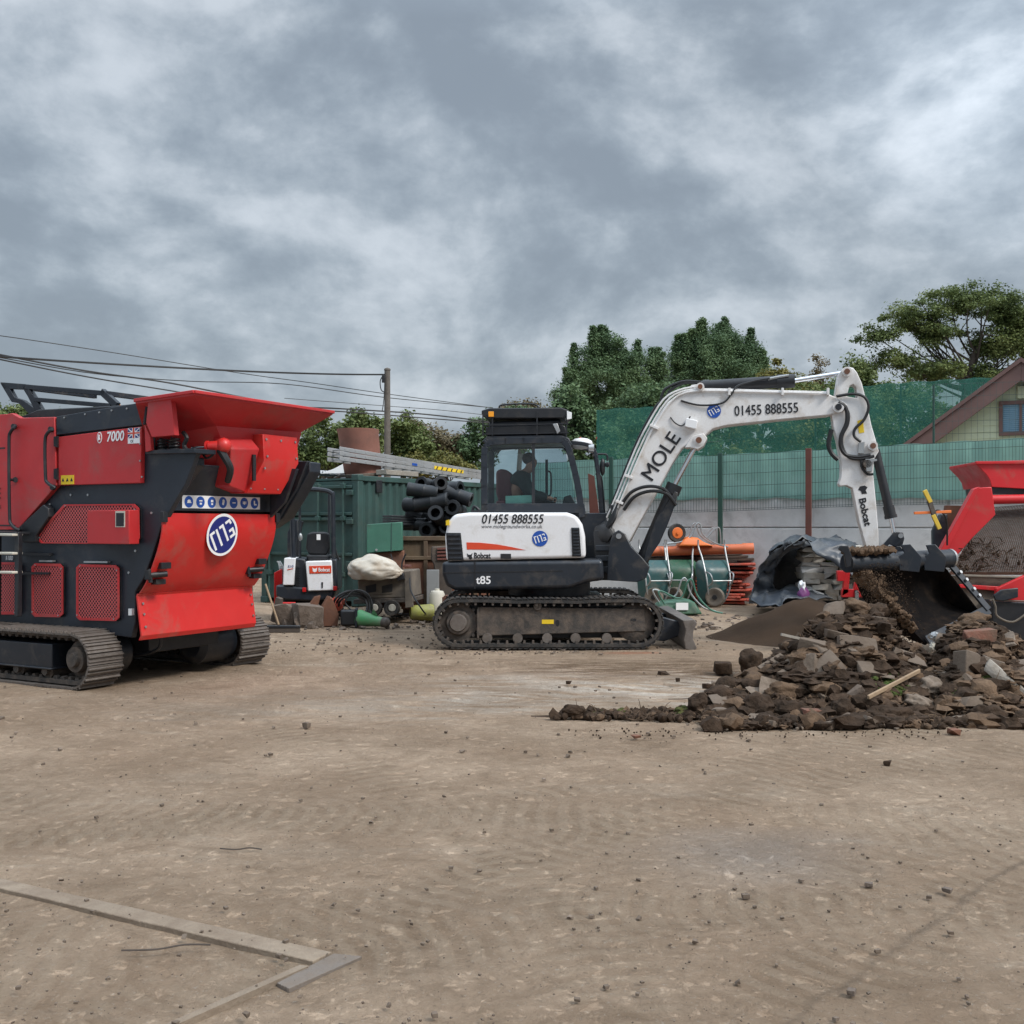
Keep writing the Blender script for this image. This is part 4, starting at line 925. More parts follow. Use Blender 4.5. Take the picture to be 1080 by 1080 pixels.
mb = MB().tube([C.q(232, 474, .3), C.q(238, 484, .32), C.q(243, 495, .36), C.q(240, 508, .4)], [.04, .03], 8, smooth=4); mb.tube([C.q(213, 475, .2), C.q(217, 483, .22), C.q(223, 481, .24), C.q(226, 476, .26)], .012, 6, smooth=4); mb.build('hose', 'hose', cr)
# ---- tracks
def steel_track(v0, v1, ul, ur, r, name='track'):
    t = track_loop(r, ul, ur); fs = Fr(0, 1, 0)
    nsh = 62; P = resample(track_loop(r-.012, ul, ur, 20), nsh); pitch = (P[1][0]-P[0][0]).length
    root = MB()
    outer = track_loop(r-.028, ul, ur); inner = [(u, z) for u, z in track_loop(r-.07, ul, ur)]; inner = [(u, z+.07-.028+.028) for u, z in inner]
    outer = [(u, z+.028) for u, z in outer]
    n = len(outer); w_ = [C.w(u, v0+.08, z) for u, z in outer]; 
    root.loft([[C.w(u, v0+.06, z) for u, z in outer], [C.w(u, v1-.06, z) for u, z in outer], [C.w(u, v1-.06, z) for u, z in inner], [C.w(u, v0+.06, z) for u, z in inner], [C.w(u, v0+.06, z) for u, z in outer]], caps=False)
    belt = root.build(name, 'muddy', cr)
    sh = MB()
    for p, d in P:
        nrm = Vector((d.y, -d.x)); h = pitch*.46
        pts = [(-h, -.014), (h, -.014), (h, .006), (h*.72, .006), (h*.66, .026), (h*.40, .026), (h*.34, .006), (-h*.15, .004), (-h*.2, .020), (-h*.42, .020), (-h*.48, .004), (-h, .006)]
        sh.loft([[C.w(p.x+d.x*a+nrm.x*b, v, p.y+d.y*a+nrm.y*b) for a, b in pts] for v in (v0, v1)])
    sh.build('track_shoes', 'shoe', belt, smooth=False)
    lk = MB()
    P2 = resample([(u, z+.055) for u, z in track_loop(r-.055, ul, ur, 20)], nsh)
    for p, d in P2:
        nrm = Vector((-d.y, d.x)); c = p+nrm*.02
        for vv in (v0+.10, v1-.13): lk.cyl(C.w(c.x, vv-.015, c.y), C.w(c.x, vv+.03, c.y), .026, n=8)
    lk.build('track_tread', 'muddy', belt)
    fr2 = MB(); fr2.box(C, ul+.05, ur-r-.04, v0+.05, v1-.05, .17, .40); fr2.box(C, ul, ur-r-.03, v0+.03, v1-.03, .155, .175); f = fr2.build('track_frame', 'mach_dark', cr, bevel=.008)
    rl = MB()
    for i in range(6):
        u = ur-r-.15-i*.42; rl.cyl(C.w(u, v0+.09, .135), C.w(u, v1-.09, .135), .075); rl.cyl(C.w(u, v0+.05, .135), C.w(u, v0+.09, .135), .04)
    rl.build('roller', 'muddy', cr)
    d = MB(); d.lathe(C.w(ur, v0+.02, r), C.y, [(0, .06), (0.0, .065), (.04, .075), (.04, .12), (.10, .13), (.12, r-.09), (v1-v0-.1, r-.09), (v1-v0-.05, .1)]); d.build('drive_motor', 'muddy', cr)
    return belt
steel_track(-.37, .03, -3.1, -.57, .27)
steel_track(W-.05, W+.40, -3.1, -.52, .27)
mb = MB(); mb.lathe(C.w(-.62, .03, .29), C.y, [(0, .1), (.0, .20), (.22, .20), (.26, .17), (.26, .0)]); mb.build('drive_drum', 'mach_dark', cr); mb = MB(); mb.lathe(C.w(-.52, W-.55, .29), C.y, [(0, .0), (.0, .15), (.05, .22), (.42, .22), (.5, .2)]); mb.build('drive_drum', 'mach_dark', cr)
mb = MB(); mb.box(C, -3.2, -.3, .35, 1.3, .28, .56); mb.tube([C.w(-.1, .3, .5), C.w(-.12, .32, .36), C.w(-.3, .34, .28), C.w(-.5, .34, .25)], .02, 6, smooth=4); mb.build('underframe', 'black', cr, bevel=.01)
# ================================================================ white excavator
E = Fr(578, 13.5, 0)                  # undercarriage frame, near track outer plane v=0
U = Fr(578, 13.62, -4)                # slewed upper structure, near side plane v=0
ex = thing('excavator', 'white and dark grey tracked excavator digging with its long boom', 'excavator', E.w(0, 1.1, 0), 0)
def EP(name, m, fr, pix, v0, v1, ref=None, bevel=.006, parent=None, **k):
    return MB().pp(fr, pix, v0, v1, ref).build(name, m, parent or ex, bevel=bevel, **k)
# --- rubber tracks
def rubber_track(v0, v1):
    c0 = E.loc(E.q(483, 657, 0)); c1 = E.loc(E.q(673, 657, 0)); r = .325; ul, ur = c0[0], c1[0]
    def loop(rad, up=0):
        P = []
        for i in range(15): a = -math.pi/2+math.pi*i/14; P.append((ur+rad*math.cos(a), r+rad*math.sin(a)))
        m = 12
        for i in range(1, m): t = i/m; P.append((ur+(ul-ur)*t, r+rad-.018*math.sin(t*math.pi)*(1 if rad > .3 else 1)+.010*abs(math.sin(t*math.pi*3))))
        for i in range(15): a = math.pi/2+math.pi*i/14; P.append((ul+rad*math.cos(a), r+rad*math.sin(a)))
        return P
    mb = MB(); o = loop(r-.018); n_ = loop(r-.068)
    mb.loft([[E.w(u, v, z) for u, z in q] for q, v in ((o, v0), (o, v1), (n_, v1), (n_, v0), (o, v0))], caps=False)
    tk = mb.build('track', 'rubber', ex)
    P = resample(loop(r-.018), 92); mb = MB()
    for i, (p, d) in enumerate(P):
        nr = Vector((d.y, -d.x)); h = .026; pts = [(-h*1.3, -.01), (h*1.3, -.01), (h*.8, .014), (-h*.8, .014)]; s = .03 if i % 2 else 0
        mb.loft([[E.w(p.x+d.x*(a+dd)+nr.x*b, v, p.y+d.y*(a+dd)+nr.y*b) for a, b in pts] for v, dd in ((v0, .0), ((v0+v1)/2, .02), (v1, 0))])
    mb.build('track_lugs', 'rubber', tk, smooth=False)
    P = resample(loop(r-.07), 56); mb = MB()
    for p, d in P:
        nr = Vector((-d.y, d.x)); pts = [(-.018, -.005), (.018, -.005), (.012, .035), (-.012, .035)]
        mb.loft([[E.w(p.x+d.x*a+nr.x*b, v, p.y+d.y*a+nr.y*b) for a, b in pts] for v in (v0+.01, v0+.09)])
    mb.build('track_tread', 'muddy', tk, smooth=False)
    # frame
    fr = MB(); V = v0+.07
    fr.pp(E, [(503, 640), (680, 642), (681, 666), (503, 671)], V, v1-.05, ref=v0+.07); f = fr.build('track_frame', 'muddy', ex, bevel=.012)
    MB().box(E, ul, ur, v0+.24, v0+.28, .12, .53).build('inner_shade_plate', 'black', f)  # black plate added for the shadow inside the track loop
    MB().pp(E, [(503, 643), (505, 640), (505, 674), (503, 674)], V-.02, V+.02, ref=v0).build('end_plate', 'muddy', f, bevel=.003)
    if v0 < .5:
        MB().pp(E, [(571.5, 653.5), (584, 653.5), (584, 658), (571.5, 658)], V-.004, V, ref=V).build('sticker', 'decalyel', f)
        mb = MB(); a = E.q(588, 657, V-.003); mb.loft([[a+E.x*x+E.z*z+E.y*o for x, z in [(.025*math.cos(t), .042*math.sin(t)) for t in np.linspace(0, 6.28, 14)[:-1]]] for o in (0, .003)]); mb.build('slot', 'black', f)
        EP('slot', 'black', E, [(665, 652.5), (671, 652.5), (671, 655), (665, 655)], V-.003, V, V, 0, parent=f)
    mb = MB(); c = E.w(ul, v0, r)
    mb.lathe(E.w(ul, v0+.05, r), E.y, [(0, .0), (.0, .14), (.03, .16), (.05, .16), (.06, .235), (.12, .235), (.13, .1)], 28)
    for i in range(18): a = 2*math.pi*i/18; q = E.w(ul+.245*math.cos(a), v0+.085, r+.245*math.sin(a)); mb.cyl(q, q+E.y*.05, .022, n=6)
    sp = mb.build('sprocket', 'muddy', ex)
    MB().lathe(E.w(ul, v0+.02, r), E.y, [(0, 0), (0, .10), (.04, .115), (.05, .115)]).build('hub_cap', 'shoe', sp)
    MB().lathe(E.w(ur-.02, v0+.08, r), E.y, [(0, 0), (0, .12), (.02, .2), (.04, .245), (.2, .245), (.2, .1)], 28).build('idler', 'muddy', ex)
    for x in (514, 546, 577, 607, 640):
        u = E.loc(E.q(x, 671, V))[0]; MB().cyl(E.w(u, V-.02, .135), E.w(u, v1-.08, .135), .062).build('roller', 'shoe', ex)
    u = E.loc(E.q(567, 640, V))[0]; MB().cyl(E.w(u, V-.02, r*2-.115), E.w(u, V+.2, r*2-.115), .05).build('carrier_roller', 'shoe', ex)
rubber_track(0, .45); rubber_track(1.78, 2.23)
mb = MB(); mb.box(E, -.75, .75, .35, 1.85, .28, .62); mb.cyl(E.w(.05, 1.1, .6), E.w(.05, 1.1, .80), .55, n=32); mb.build('chassis', 'black', ex, bevel=.02)
# dozer blade
mb = MB(); bl = [(703, 657), (715, 652), (720, 655), (717, 662), (716, 672), (719, 681), (714, 683), (706, 683), (703, 674)]
mb.pp(E, [(716, 652), (728, 651), (731, 655), (727, 664), (727, 672), (731, 681), (727, 684), (719, 682), (717, 672), (719, 662)], .0, 2.25, ref=.3); blade = mb.build('dozer_blade', 'shoe', ex, bevel=.01)
for v in (.45, 1.6):
    MB().pp(E, [(668, 655), (700, 651), (722, 657), (722, 668), (700, 676), (668, 672)], v, v+.12, ref=.5).build('blade_arm', 'mach_dark', ex, bevel=.01)
# --- upper: counterweight + skirt
body2 = MB(); V1 = 2.1
base_pts = [(466, 592.5), (636, 590.5), (637, 612), (622, 614), (600, 621), (480, 623), (470, 618), (466, 606)]
body2.pp(U, base_pts, .0, V1); skirt = body2.build('lower_body', 'mach_dark', ex, bevel=.05, seg=4)
EP('body_groove', 'black', U, [(468, 603.5), (594, 601.5), (594, 602.6), (468, 604.8)], -.004, .01, 0, 0, parent=skirt)
EP('body_groove', 'black', U, [(500, 592), (501.5, 592), (501.5, 621), (500, 621)], -.004, .01, 0, 0, parent=skirt)
hood = MB(); hp = [(470.5, 592), (469, 566), (472, 551), (479, 542.5), (495, 540.5), (598, 540.5), (608, 544), (614, 553), (617, 566), (618, 588.5)]
hood.pp(U, hp, .02, 1.02); hd = hood.build('hood', 'white', ex, bevel=.045, seg=4)
MB().pp(U, [(470.5, 592), (469, 566), (472, 551), (479, 542.5), (495, 540.5), (540, 540.5), (540, 592)], .99, V1-.1, ref=.02).build('rear_hood', 'white', ex, bevel=.045, seg=4)
def louvre(pix, n, m='mach_dark'):
    vb = EP('vent', 'black', U, pix, .008, .04, .02, .004, parent=ex)
    (x0, y0), (x1, _), (x2, y1), (x3, _) = pix
    for i in range(n):
        t = (i+.5)/n; ya = y0+(y1-y0)*t; xa = x0+(x3-x0)*t; xb = x1+(x2-x1)*t
        MB().pp(U, [(xa+1.2, ya-1.0), (xb-1.2, ya-1.0), (xb-1.2, ya+.8), (xa+1.2, ya+.8)], -.006, .012, ref=.02).build('slat', m, vb, bevel=.003)
louvre([(470.5, 562), (486, 562), (489, 591), (472.5, 591)], 6); louvre([(602.5, 556.5), (611, 556.5), (613, 587), (603.5, 587)], 9)
sw = [(492, 572), (507, 572.4), (525, 574.3), (540, 577), (554, 580), (530, 579.8), (492.5, 579.5)]
EP('swoosh', 'decalred', U, sw, .016, .03, .02, 0)
EP('door_latch', 'black', U, [(528, 584), (539, 584), (539, 589.5), (528, 589.5)], .012, .03, .02, .003)
EP('sticker', 'decalyel', U, [(470.5, 549), (474, 548), (474, 554), (470.5, 554)], -.002, .03, .02, 0)
def letU(txt, x0, x1, y0, y1, m='decalblack', v=.018, shear=0, weight=0, bold=0, fr=U, name='lettering'):
    a = fr.q(x0, (y0+y1)/2, v); b = fr.q(x1, (y0+y1)/2, v); h = (fr.q(x0, y0, v)-fr.q(x0, y1, v)).length
    return lettering(name, txt, m, ex, (a+b)/2, fr.x, fr.z, width=(b-a).length, height=h, shear=shear, weight=weight, bold=bold)
letU('01455 888555', 508.5, 573.5, 542.3, 552, shear=.2, bold=.016)
letU('www.molegroundworks.co.uk', 508, 572, 553.2, 558.2, shear=.1, m=mat('grey decal', (.12, .12, .13), .5))
letU('Bobcat', 500, 517.5, 582.8, 589.2, weight=.03)
letU('t85', 502, 517.5, 607.5, 616, m='decalwhite', v=-.002, weight=.02)
mb = MB(); mb.pp(U, [(492.5, 583.5), (494, 585), (496.5, 585), (498.5, 583.2), (497.6, 586.5), (498, 589), (496.2, 590.5), (494.8, 589.6), (494.2, 587.5), (493, 587)], .015, .03, ref=.02); mb.build('cat_emblem', 'decalblack', ex)
logo(ex, U.q(569.5, 568, .017), U.x, U.z, .098, 'decalblue', False, 18)
# top clutter on the rear hood: mirror stalk, filler
mb = MB(); P = [U.q(x, y, .4) for x, y in ((498, 541), (500, 534), (505, 538))]; mb.tube(P, .02, 6, smooth=3); mb.box(U, -1.0, -.8, .3, .5, U.q(500, 541, .3).z-.01, U.q(500, 538, .3).z); mb.build('filler_cap', 'black', ex)
# --- cab
cv0, cv1 = .95, 1.97
def cabframe(v, full=True):
    mb = MB()
    path = [(511, 545), (511, 480), (513, 471), (520, 466), (585, 464), (594, 466), (600, 474), (609, 510), (614, 545)]
    P = [U.q(x, y, cv0)+U.y*(v-cv0) for x, y in path]; P = catmull(P, 4)
    for a, b in zip(P, P[1:]): mb.bar(a-(b-a)*.08, b+(b-a)*.08, .07, .085, up=U.y.cross(b-a))
    mb.pp(U, [(508, 531), (616, 531), (618, 541), (508, 541)], v-.035, v+.035, ref=cv0) if v == cv0 else mb.pp(U, [(508, 536), (616, 536), (618, 541), (508, 541)], v-.035, v+.035, ref=cv0)
    return mb
cab1 = cabframe(cv0).build('cab_frame', 'mach_dark', ex, bevel=.01)
cabframe(cv1).build('cab_frame', 'mach_dark', ex, bevel=.01)
mb = MB(); mb.pp(U, [(561, 468), (564, 468), (564, 534), (561, 534)], cv0-.02, cv0+.02); mb.build('door_bar', 'black', cab1)
mb = MB(); mb.pp(U, [(572, 480), (575, 480), (575, 536), (572, 536)], cv1-.04, cv1+.0, ref=cv0); mb.build('far_pillar', 'mach_dark', ex)
mb = MB(); rf = [(508, 466), (514, 460), (590, 458.5), (600, 462), (604, 470), (598, 469), (590, 466), (516, 467)]
mb.pp(U, rf, cv0-.02, cv1+.02, ref=cv0); mb.build('cab_roof', 'mach_dark', ex, bevel=.012)
mb = MB(); mb.pp(U, [(508, 541), (640, 541), (640, 592), (508, 592)], 1.0, cv1, ref=cv0); mb.build('cab_base', 'mach_dark', ex, bevel=.012)
# rear wall of cab lower, seat, operator controls
mb = MB(); mb.pp(U, [(524, 497), (529, 495), (536, 496), (541, 501), (541, 525), (536, 533), (528, 533), (524, 520)], 1.30, 1.68, ref=1.45); mb.build('seat_back', 'seatred', ex, bevel=.04, seg=3)
mb = MB(); mb.pp(U, [(524, 528), (560, 530), (560, 541), (524, 541)], 1.25, 1.72, ref=1.45); mb.build('seat', 'seatred', ex, bevel=.04, seg=3)
EP('console', 'black', U, [(595, 524), (602, 522), (607, 532), (593, 534)], 1.1, 1.3, 1.2, .01)
mb = MB(); mb.tube([U.q(578, 497, cv0+.04), U.q(581, 500, cv0+.07), U.q(581, 520, cv0+.07), U.q(578, 523, cv0+.04)], .012, 8, smooth=4); mb.build('door_handle', 'black', ex)
EP('window', 'glass', U, [(514, 470), (594, 468), (608, 531), (514, 531)], cv0+.002, cv0+.008, cv0, 0)
EP('window', 'glass', U, [(514, 470), (594, 468), (608, 531), (514, 531)], cv1-.008, cv1-.002, cv0, 0)
fw_ = [U.loc(U.q(x, y, cv0)) for x, y in ((601, 470), (613, 530))]
mb = MB(); mb.loft([[U.w(u+o, v, z) for u, v, z in ((fw_[0][0], cv0+.05, fw_[0][2]), (fw_[0][0], cv1-.05, fw_[0][2]), (fw_[1][0], cv1-.05, fw_[1][2]), (fw_[1][0], cv0+.05, fw_[1][2]))] for o in (0, .005)]); mb.build('windscreen', 'glass', ex)
# front guard frame in front of the windscreen (bow pillars)
def gp(x, y, v=1.2): return U.q(x, y, v)
for v in (1.15, cv1+.02):
    mb = MB(); P = catmull([gp(602, 467), gp(618, 469), gp(626, 474), gp(630, 490), gp(634, 530), gp(638, 600)], 4); P = [p+U.y*(v-1.2) for p in P]
    for a, b in zip(P, P[1:]): mb.bar(a-(b-a)*.05, b+(b-a)*.05, .05, .05, up=U.y.cross(b-a))
    g_ = mb.build('guard_pillar', 'mach_dark', ex, bevel=.006)
mb = MB(); a = gp(627, 476); mb.bar(a, a+U.y*.78, .05, .05); a = gp(636, 560); mb.bar(a, a+U.y*.78, .05, .04); mb.build('guard_crossbar', 'mach_dark', ex)
EP('reflective_panel', 'redpost', U, [(620, 497), (627, 500), (633, 545), (622, 545)], 1.9, 1.93, 1.3, .003)
# roof rack of guards: black box
z_ = MB(); z_.pp(U, [(508, 433), (516, 430.5), (592, 430), (600, 433), (600, 437), (596, 441), (512, 441), (508, 437)], cv0-.02, cv1-.1, ref=cv0); rack = z_.build('light_rack', 'black', ex, bevel=.012)
EP('rack_tray', 'black', U, [(512, 450), (590, 447), (596, 449), (597, 457), (512, 459)], cv0+.05, cv1-.2, cv0, .012)
mb = MB(); mb.pp(U, [(515, 444), (590, 442), (594, 448), (515, 452)], cv0+.1, cv1-.3, ref=cv0); mb.build('roof_box', 'mach_dark', ex, bevel=.02)
for x in (509.5, 519.5, 566.5, 597.5):
    MB().pp(U, [(x-.7, 434), (x+.7, 434), (x+.7, 460), (x-.7, 460)], cv0-.03, cv0-.01, ref=cv0).build('rack_post', 'black', ex)
for x in (513, 570, 596):
    MB().pp(U, [(x-.7, 434), (x+.7, 434), (x+.7, 460), (x-.7, 460)], cv1-.13, cv1-.11, ref=cv0).build('rack_post', 'black', ex)
mb = MB()
for y in (448, 457.5): mb.pp(U, [(508.5, y), (600, y-1.5), (600, y-.4), (508.5, y+1.1)], cv0-.035, cv0-.02, ref=cv0)
mb.build('rack_rail', 'black', ex)
mb = MB(); 
for v in (cv0+.2,): mb.tube([U.q(527, 431, v), U.q(530, 427, v), U.q(561, 426, v), U.q(568, 430, v)], .012, 6, smooth=5)
mb.build('roof_rail', 'black', ex)
def lampbox(pix, m): 
    EP('work_lamp', m, U, pix, cv0-.06, cv0-.03, cv0, .004)
lampbox([(515.5, 434.5), (521, 434.5), (521, 440), (515.5, 440)], 'amber'); lampbox([(598, 434), (603, 435.5), (603, 442), (598, 443)], 'decalwhite'); lampbox([(583, 447.5), (588, 447), (591, 455), (588, 458)], 'steel')
MB().lathe(U.q(624, 473, 1.15), U.x, [(-.05, .02), (-.04, .055), (.03, .06), (.035, .04)]).build('work_lamp', 'steel', ex)
# white A/C dome hint behind
MB().blob(U.q(613, 468, 1.7), .14, 5, 2, .02, stretch=(1.2, 1, .6)).build('beacon_cover', 'white', ex)
# mirror + its arms
mb = MB(); mb.tube([gp(627, 479), gp(638, 479), gp(640.5, 481), gp(640.5, 486)], .013, 6, smooth=3); mb.tube([gp(628, 500), gp(632, 501), gp(635, 508), gp(638, 546)], .013, 6, smooth=3); ma = mb.build('mirror_arm', 'black', ex)
MB().blob(gp(635.5, 492.5), .13, 4, 2, .02, stretch=(.30, .25, .95), rot=Matrix.Identity(3)).build('mirror', 'black', ex)
MB().blob(gp(640.5, 490), .04, 4, 1, .02).build('mirror_joint', 'black', ex)
# the sheet visible low in the cab window
EP('cab_label', mat('pale green document', (.22, .46, .38), .6, var=.05), U, [(533, 523), (563.5, 522), (563.5, 532), (533, 533)], cv0+.03, cv0+.035, cv0, 0)
# --- swing bracket, boom
B = Fr(652, 14.35, -11)
def BP(name, m, pix, v0, v1, ref=None, bevel=.008, parent=None, **k): return EP(name, m, B, pix, v0, v1, ref if ref is not None else v0, bevel, parent, **k)
for v0, v1 in ((-.27, -.19), (.19, .27)):
    BP('swing_bracket', 'mach_dark', [(640, 612), (641, 590), (643, 575), (646, 563), (652, 559), (659, 563), (666, 577), (677, 588), (685, 598), (681, 610), (672, 614)], v0, v1)
BP('swing_post', 'black', [(626, 560), (644, 556), (650, 570), (652, 612), (628, 612)], -.17, .17)
for y in (577, 588, 600): BP('post_plate', 'mach_dark', [(628, y-2), (660, y-3), (666, y+2), (660, y+4), (628, y+4)], -.22, .2)
MB().cyl(B.q(652.5, 565.5, -.31), B.q(652.5, 565.5, -.31)+B.y*.62, .035).build('pin', 'steel', ex)
boom_px = [(644, 571), (643, 561), (650, 541), (660, 516), (672, 484), (684, 456), (694, 438), (704, 424), (716, 415), (737, 411.5), (800, 412.5), (874, 415.5), (886, 421), (894, 427), (890, 434), (874, 438), (820, 443), (765, 449), (752, 452.5), (744, 459), (740, 468), (734, 471), (727, 467.5), (719, 473), (708, 490), (692, 520), (676, 548), (664, 571), (656, 576), (648, 576)]
bm_ = BP('boom', 'boomwhite', boom_px, -.14, .14, bevel=.014)
BP('boom_lug', 'boomwhite', [(724, 414), (729, 406), (738, 405), (741, 413)], -.10, .10, parent=bm_)
BP('cylinder_lug', 'boomwhite', [(722, 472), (730, 460), (742, 457), (746, 462), (742, 470), (736, 474), (728, 472)], -.165, .165, -.165, parent=bm_)
for x, y, r in ((737, 464, .038), (738.5, 407.5, .03), (884.5, 429, .04), (893.5, 391.5, .035), (921, 470, .035)):
    p = B.q(x, y, -.2); MB().lathe(p, B.y, [(0, 0), (0, r), (.40, r), (.40, 0)]).build('pin', 'rust' if r != .04 else 'black', ex)
    mb = MB(); mb.lathe(p+B.y*.02, B.y, [(0, r), (0, r*1.7), (.36, r*1.7), (.36, r)]); mb.build('pin_boss', 'boomwhite', ex)
# boom lift cylinder
def bq(x, y, v=-.0): return B.q(x, y, v)
lc0, lc1, lc2 = bq(671, 606), bq(711, 513), bq(736.5, 464.5)
MB().cyl(lc1, lc2, .032).build('lift_rod', 'chrome', ex)
lc = MB().cyl(lc0, lc1, .085, n=22).build('lift_cylinder', 'black', ex)
mb = MB(); d = (lc1-lc0).normalized(); mb.cyl(lc1-d*.10, lc1+d*.03, .105); mb.cyl(lc0+d*.1, lc0+d*.2, .10); mb.build('cylinder_gland', 'black', lc)
BP('cylinder_guard', 'mach_dark', [(684, 571), (693, 546), (702, 534), (712, 518), (715, 520), (713, 530), (704, 554), (696, 572), (684, 590), (676, 600)], -.13, -.10, -.12, parent=lc)
for dx, dy in ((0, 0), (3, 5)): MB().tube([bq(655+dx, 533+dy, -.17), bq(666+dx, 519+dy, -.2), bq(683+dx, 513+dy, -.22), bq(700+dx, 516+dy, -.2), bq(710+dx, 528+dy, -.15)], .022, 8, smooth=6).build('hose', 'hose', ex)
# hard lines along the boom back
for k, off in enumerate((0, 3.2, 6.2)):
    pth = [(640+off*1.1, 546+off*.2), (652+off, 518+off*.3), (670+off, 474+off*.5), (684+off, 446+off*.6), (700+off*.8, 421+off*.9), (716+off*.4, 411.5+off*.7)]
    pth += [(741, 409+off*.5), (800, 410.5+off*.45), (872, 412.5+off*.4)] if k else [(732, 408)]
    MB().tube([bq(x, y, -.10-.03*k) for x, y in pth], .013, 6, smooth=3).build('hydraulic_pipe', 'boomwhite', ex)
for i in range(5):
    o = random.Random(i); MB().tube([bq(632+i*2, 570-i*3, -.12), bq(640+i*2, 556-i*2, -.14-.02*i), bq(646+i*1.5, 540-i*2, -.12), bq(643+i*3, 532+i, -.1)], .02, 6, smooth=5).build('hose', 'hose', ex)
MB().blob(bq(639, 564, -.05), .16, 9, 2, .3).build('hose_bundle', 'hose', ex)
MB().tube([bq(640, 546, -.06), bq(655, 508, -.06), bq(672, 466, -.06), bq(690, 432, -.06), bq(697, 424, -.06)], .022, 6, smooth=4).build('hose', 'hose', ex)
for P in ([(697, 424), (700, 412), (712, 405), (725, 402), (745, 404)], [(702, 425), (706, 413), (716, 406), (727, 403.5), (745, 405)]):
    MB().tube([bq(x, y, .03) for x, y in P], .018, 6, smooth=5).build('hose', 'hose', ex)
MB().tube([bq(718, 422.5, -.15), bq(735, 427, -.16), bq(752, 427, -.17), (bq(764, 424, -.17)), bq(772, 415, -.17), bq(778, 407, -.15), bq(795, 402, -.1), bq(812, 399, -.1)], .012, 6, smooth=5).build('hose', 'hose', ex)
for x, y, dx, dy in ((686, 447, 9, 4), (660, 500, 8, 3), (650, 527, 8, 3)): BP('pipe_clamp', 'boomwhite', [(x, y), (x+dx, y+dy), (x+dx-1, y+dy+2.5), (x-1, y+2.5)], -.20, -.12, -.16, .003)
for x in (768, 824, 872): BP('pipe_clamp', 'boomwhite', [(x, 409.5), (x+2.5, 409.5), (x+2.5, 417), (x, 417)], -.20, -.1, -.16, .003)
# work lamp on boom
BP('work_lamp', 'decalwhite', [(724, 441), (736, 444), (734, 453), (722, 450)], -.24, -.14, -.2, .008)
MB().tube([bq(707, 440, -.15), bq(712, 446, -.16), bq(719, 449, -.16), bq(725, 444, -.17), bq(728, 439, -.17)], .008, 6, smooth=5).build('cable', 'hose', ex)
# lettering on boom
def letB(txt, px, py, wpx, hpx, ang, v=-.143, **k):
    p = B.q(px, py, v); a = R(ang); right = B.x*math.cos(a)+B.z*math.sin(a); up = B.z*math.cos(a)-B.x*math.sin(a); s = p.y/FPX
    return lettering('lettering', txt, 'decalblack', ex, p, right, up, width=wpx*s/math.cos(R(11)), height=hpx*s, **k)
letB('01455 888555', 808, 431.5, 64, 10.5, 2.2, bold=.016)
letB('MOLE', 697, 481, 53, 15, 56, bold=.018)
logo(ex, B.q(753, 433.5, -.146), B.x, B.z, .088, 'decalblue', False, 30)
# arm cylinder
ac0, ac1, ac2 = bq(740, 408), bq(838, 401.5), bq(892, 393)
MB().cyl(ac1, ac2, .03).build('arm_rod', 'chrome', ex)
ac = MB().cyl(ac0, ac1, .078, n=22).build('arm_cylinder', 'black', ex); d = (ac1-ac0).normalized()
mb = MB(); mb.cyl(ac1-d*.22, ac1, .09); mb.cyl(ac0+d*.02, ac0+d*.1, .088); mb.build('cylinder_gland', 'black', ac)
MB().tube([bq(810, 400, -.08), bq(822, 397.5, -.08), bq(832, 396, -.08)], .018, 6, smooth=3).build('cylinder_pipe', 'galv', ac)
# arm (stick) with its triangular window
A1 = [(884, 395), (889, 388.5), (894, 386.5), (900, 388), (904, 393), (909, 404), (914, 424), (919, 448), (924, 465), (927, 476), (922, 484), (921, 500), (924, 530), (926.5, 560), (927, 583), (915, 583), (906, 550), (899, 515), (893, 512), (886, 513), (884.5, 510), (887, 503), (887.5, 490), (883, 465), (879, 450), (877, 436), (881, 415)]
hole = [(893, 418), (896, 407), (900, 405), (903, 408), (904.5, 420)]
outer = [(893, 418)]
idx = 25
poly = A1[:idx+1]+[(880, 424)]+hole[::-1][-1:]+hole[1:]+[(893, 418.01), (880, 424.01)]+A1[idx+1:]
arm = BP('arm', 'boomwhite', A1, -.12, .12, bevel=.012)
cut = MB().pp(B, hole, -.2, .2, -.12).build('cutter', 'boomwhite', ex); bo = arm.modifiers.new('hole', 'BOOLEAN'); bo.object = cut; bo.solver = 'EXACT'; arm.modifiers.move(1, 0)
dg = bpy.context.evaluated_depsgraph_get(); m2 = bpy.data.meshes.new_from_object(arm.evaluated_get(dg)); arm.modifiers.clear(); arm.data = m2; bpy.data.objects.remove(cut)
for P, r in (([(882, 418), (900, 415.5), (912, 419), (916, 430), (911, 443), (902, 452), (901, 460), (908, 466)], .018), ([(884, 424), (892, 430), (893, 445), (887, 460), (887, 472), (893, 480), (905, 482), (918, 480)], .024), ([(886, 426), (894, 434), (894, 447), (888, 460), (889, 473), (896, 482.5), (908, 484), (922, 481)], .02), ([(877, 453), (874, 468), (877, 478), (884, 485)], .03), ([(908, 483), (909, 493), (915, 500), (921, 500)], .016)):
    MB().tube([bq(x, y, -.16) for x, y in P], r, 8, smooth=6).build('hose', 'hose', ex)
BP('sticker', 'decalyel', [(904, 444), (910, 442), (911.5, 456), (906, 457)], -.124, -.118, -.12, 0)
mb = MB(); mb.pp(B, [(906, 467), (912, 466), (911, 478), (905, 478)], -.18, -.12); mb.pp(B, [(913, 484), (925, 484), (925, 486), (920, 487), (920, 497), (914, 497)], -.2, -.12); mb.build('pipe_fitting', 'galv', ex)
MB().lathe(bq(915, 489, -.20), B.y, [(0, 0), (0, .05), (.03, .06), (.06, .06)]).build('valve', 'muddy', ex)
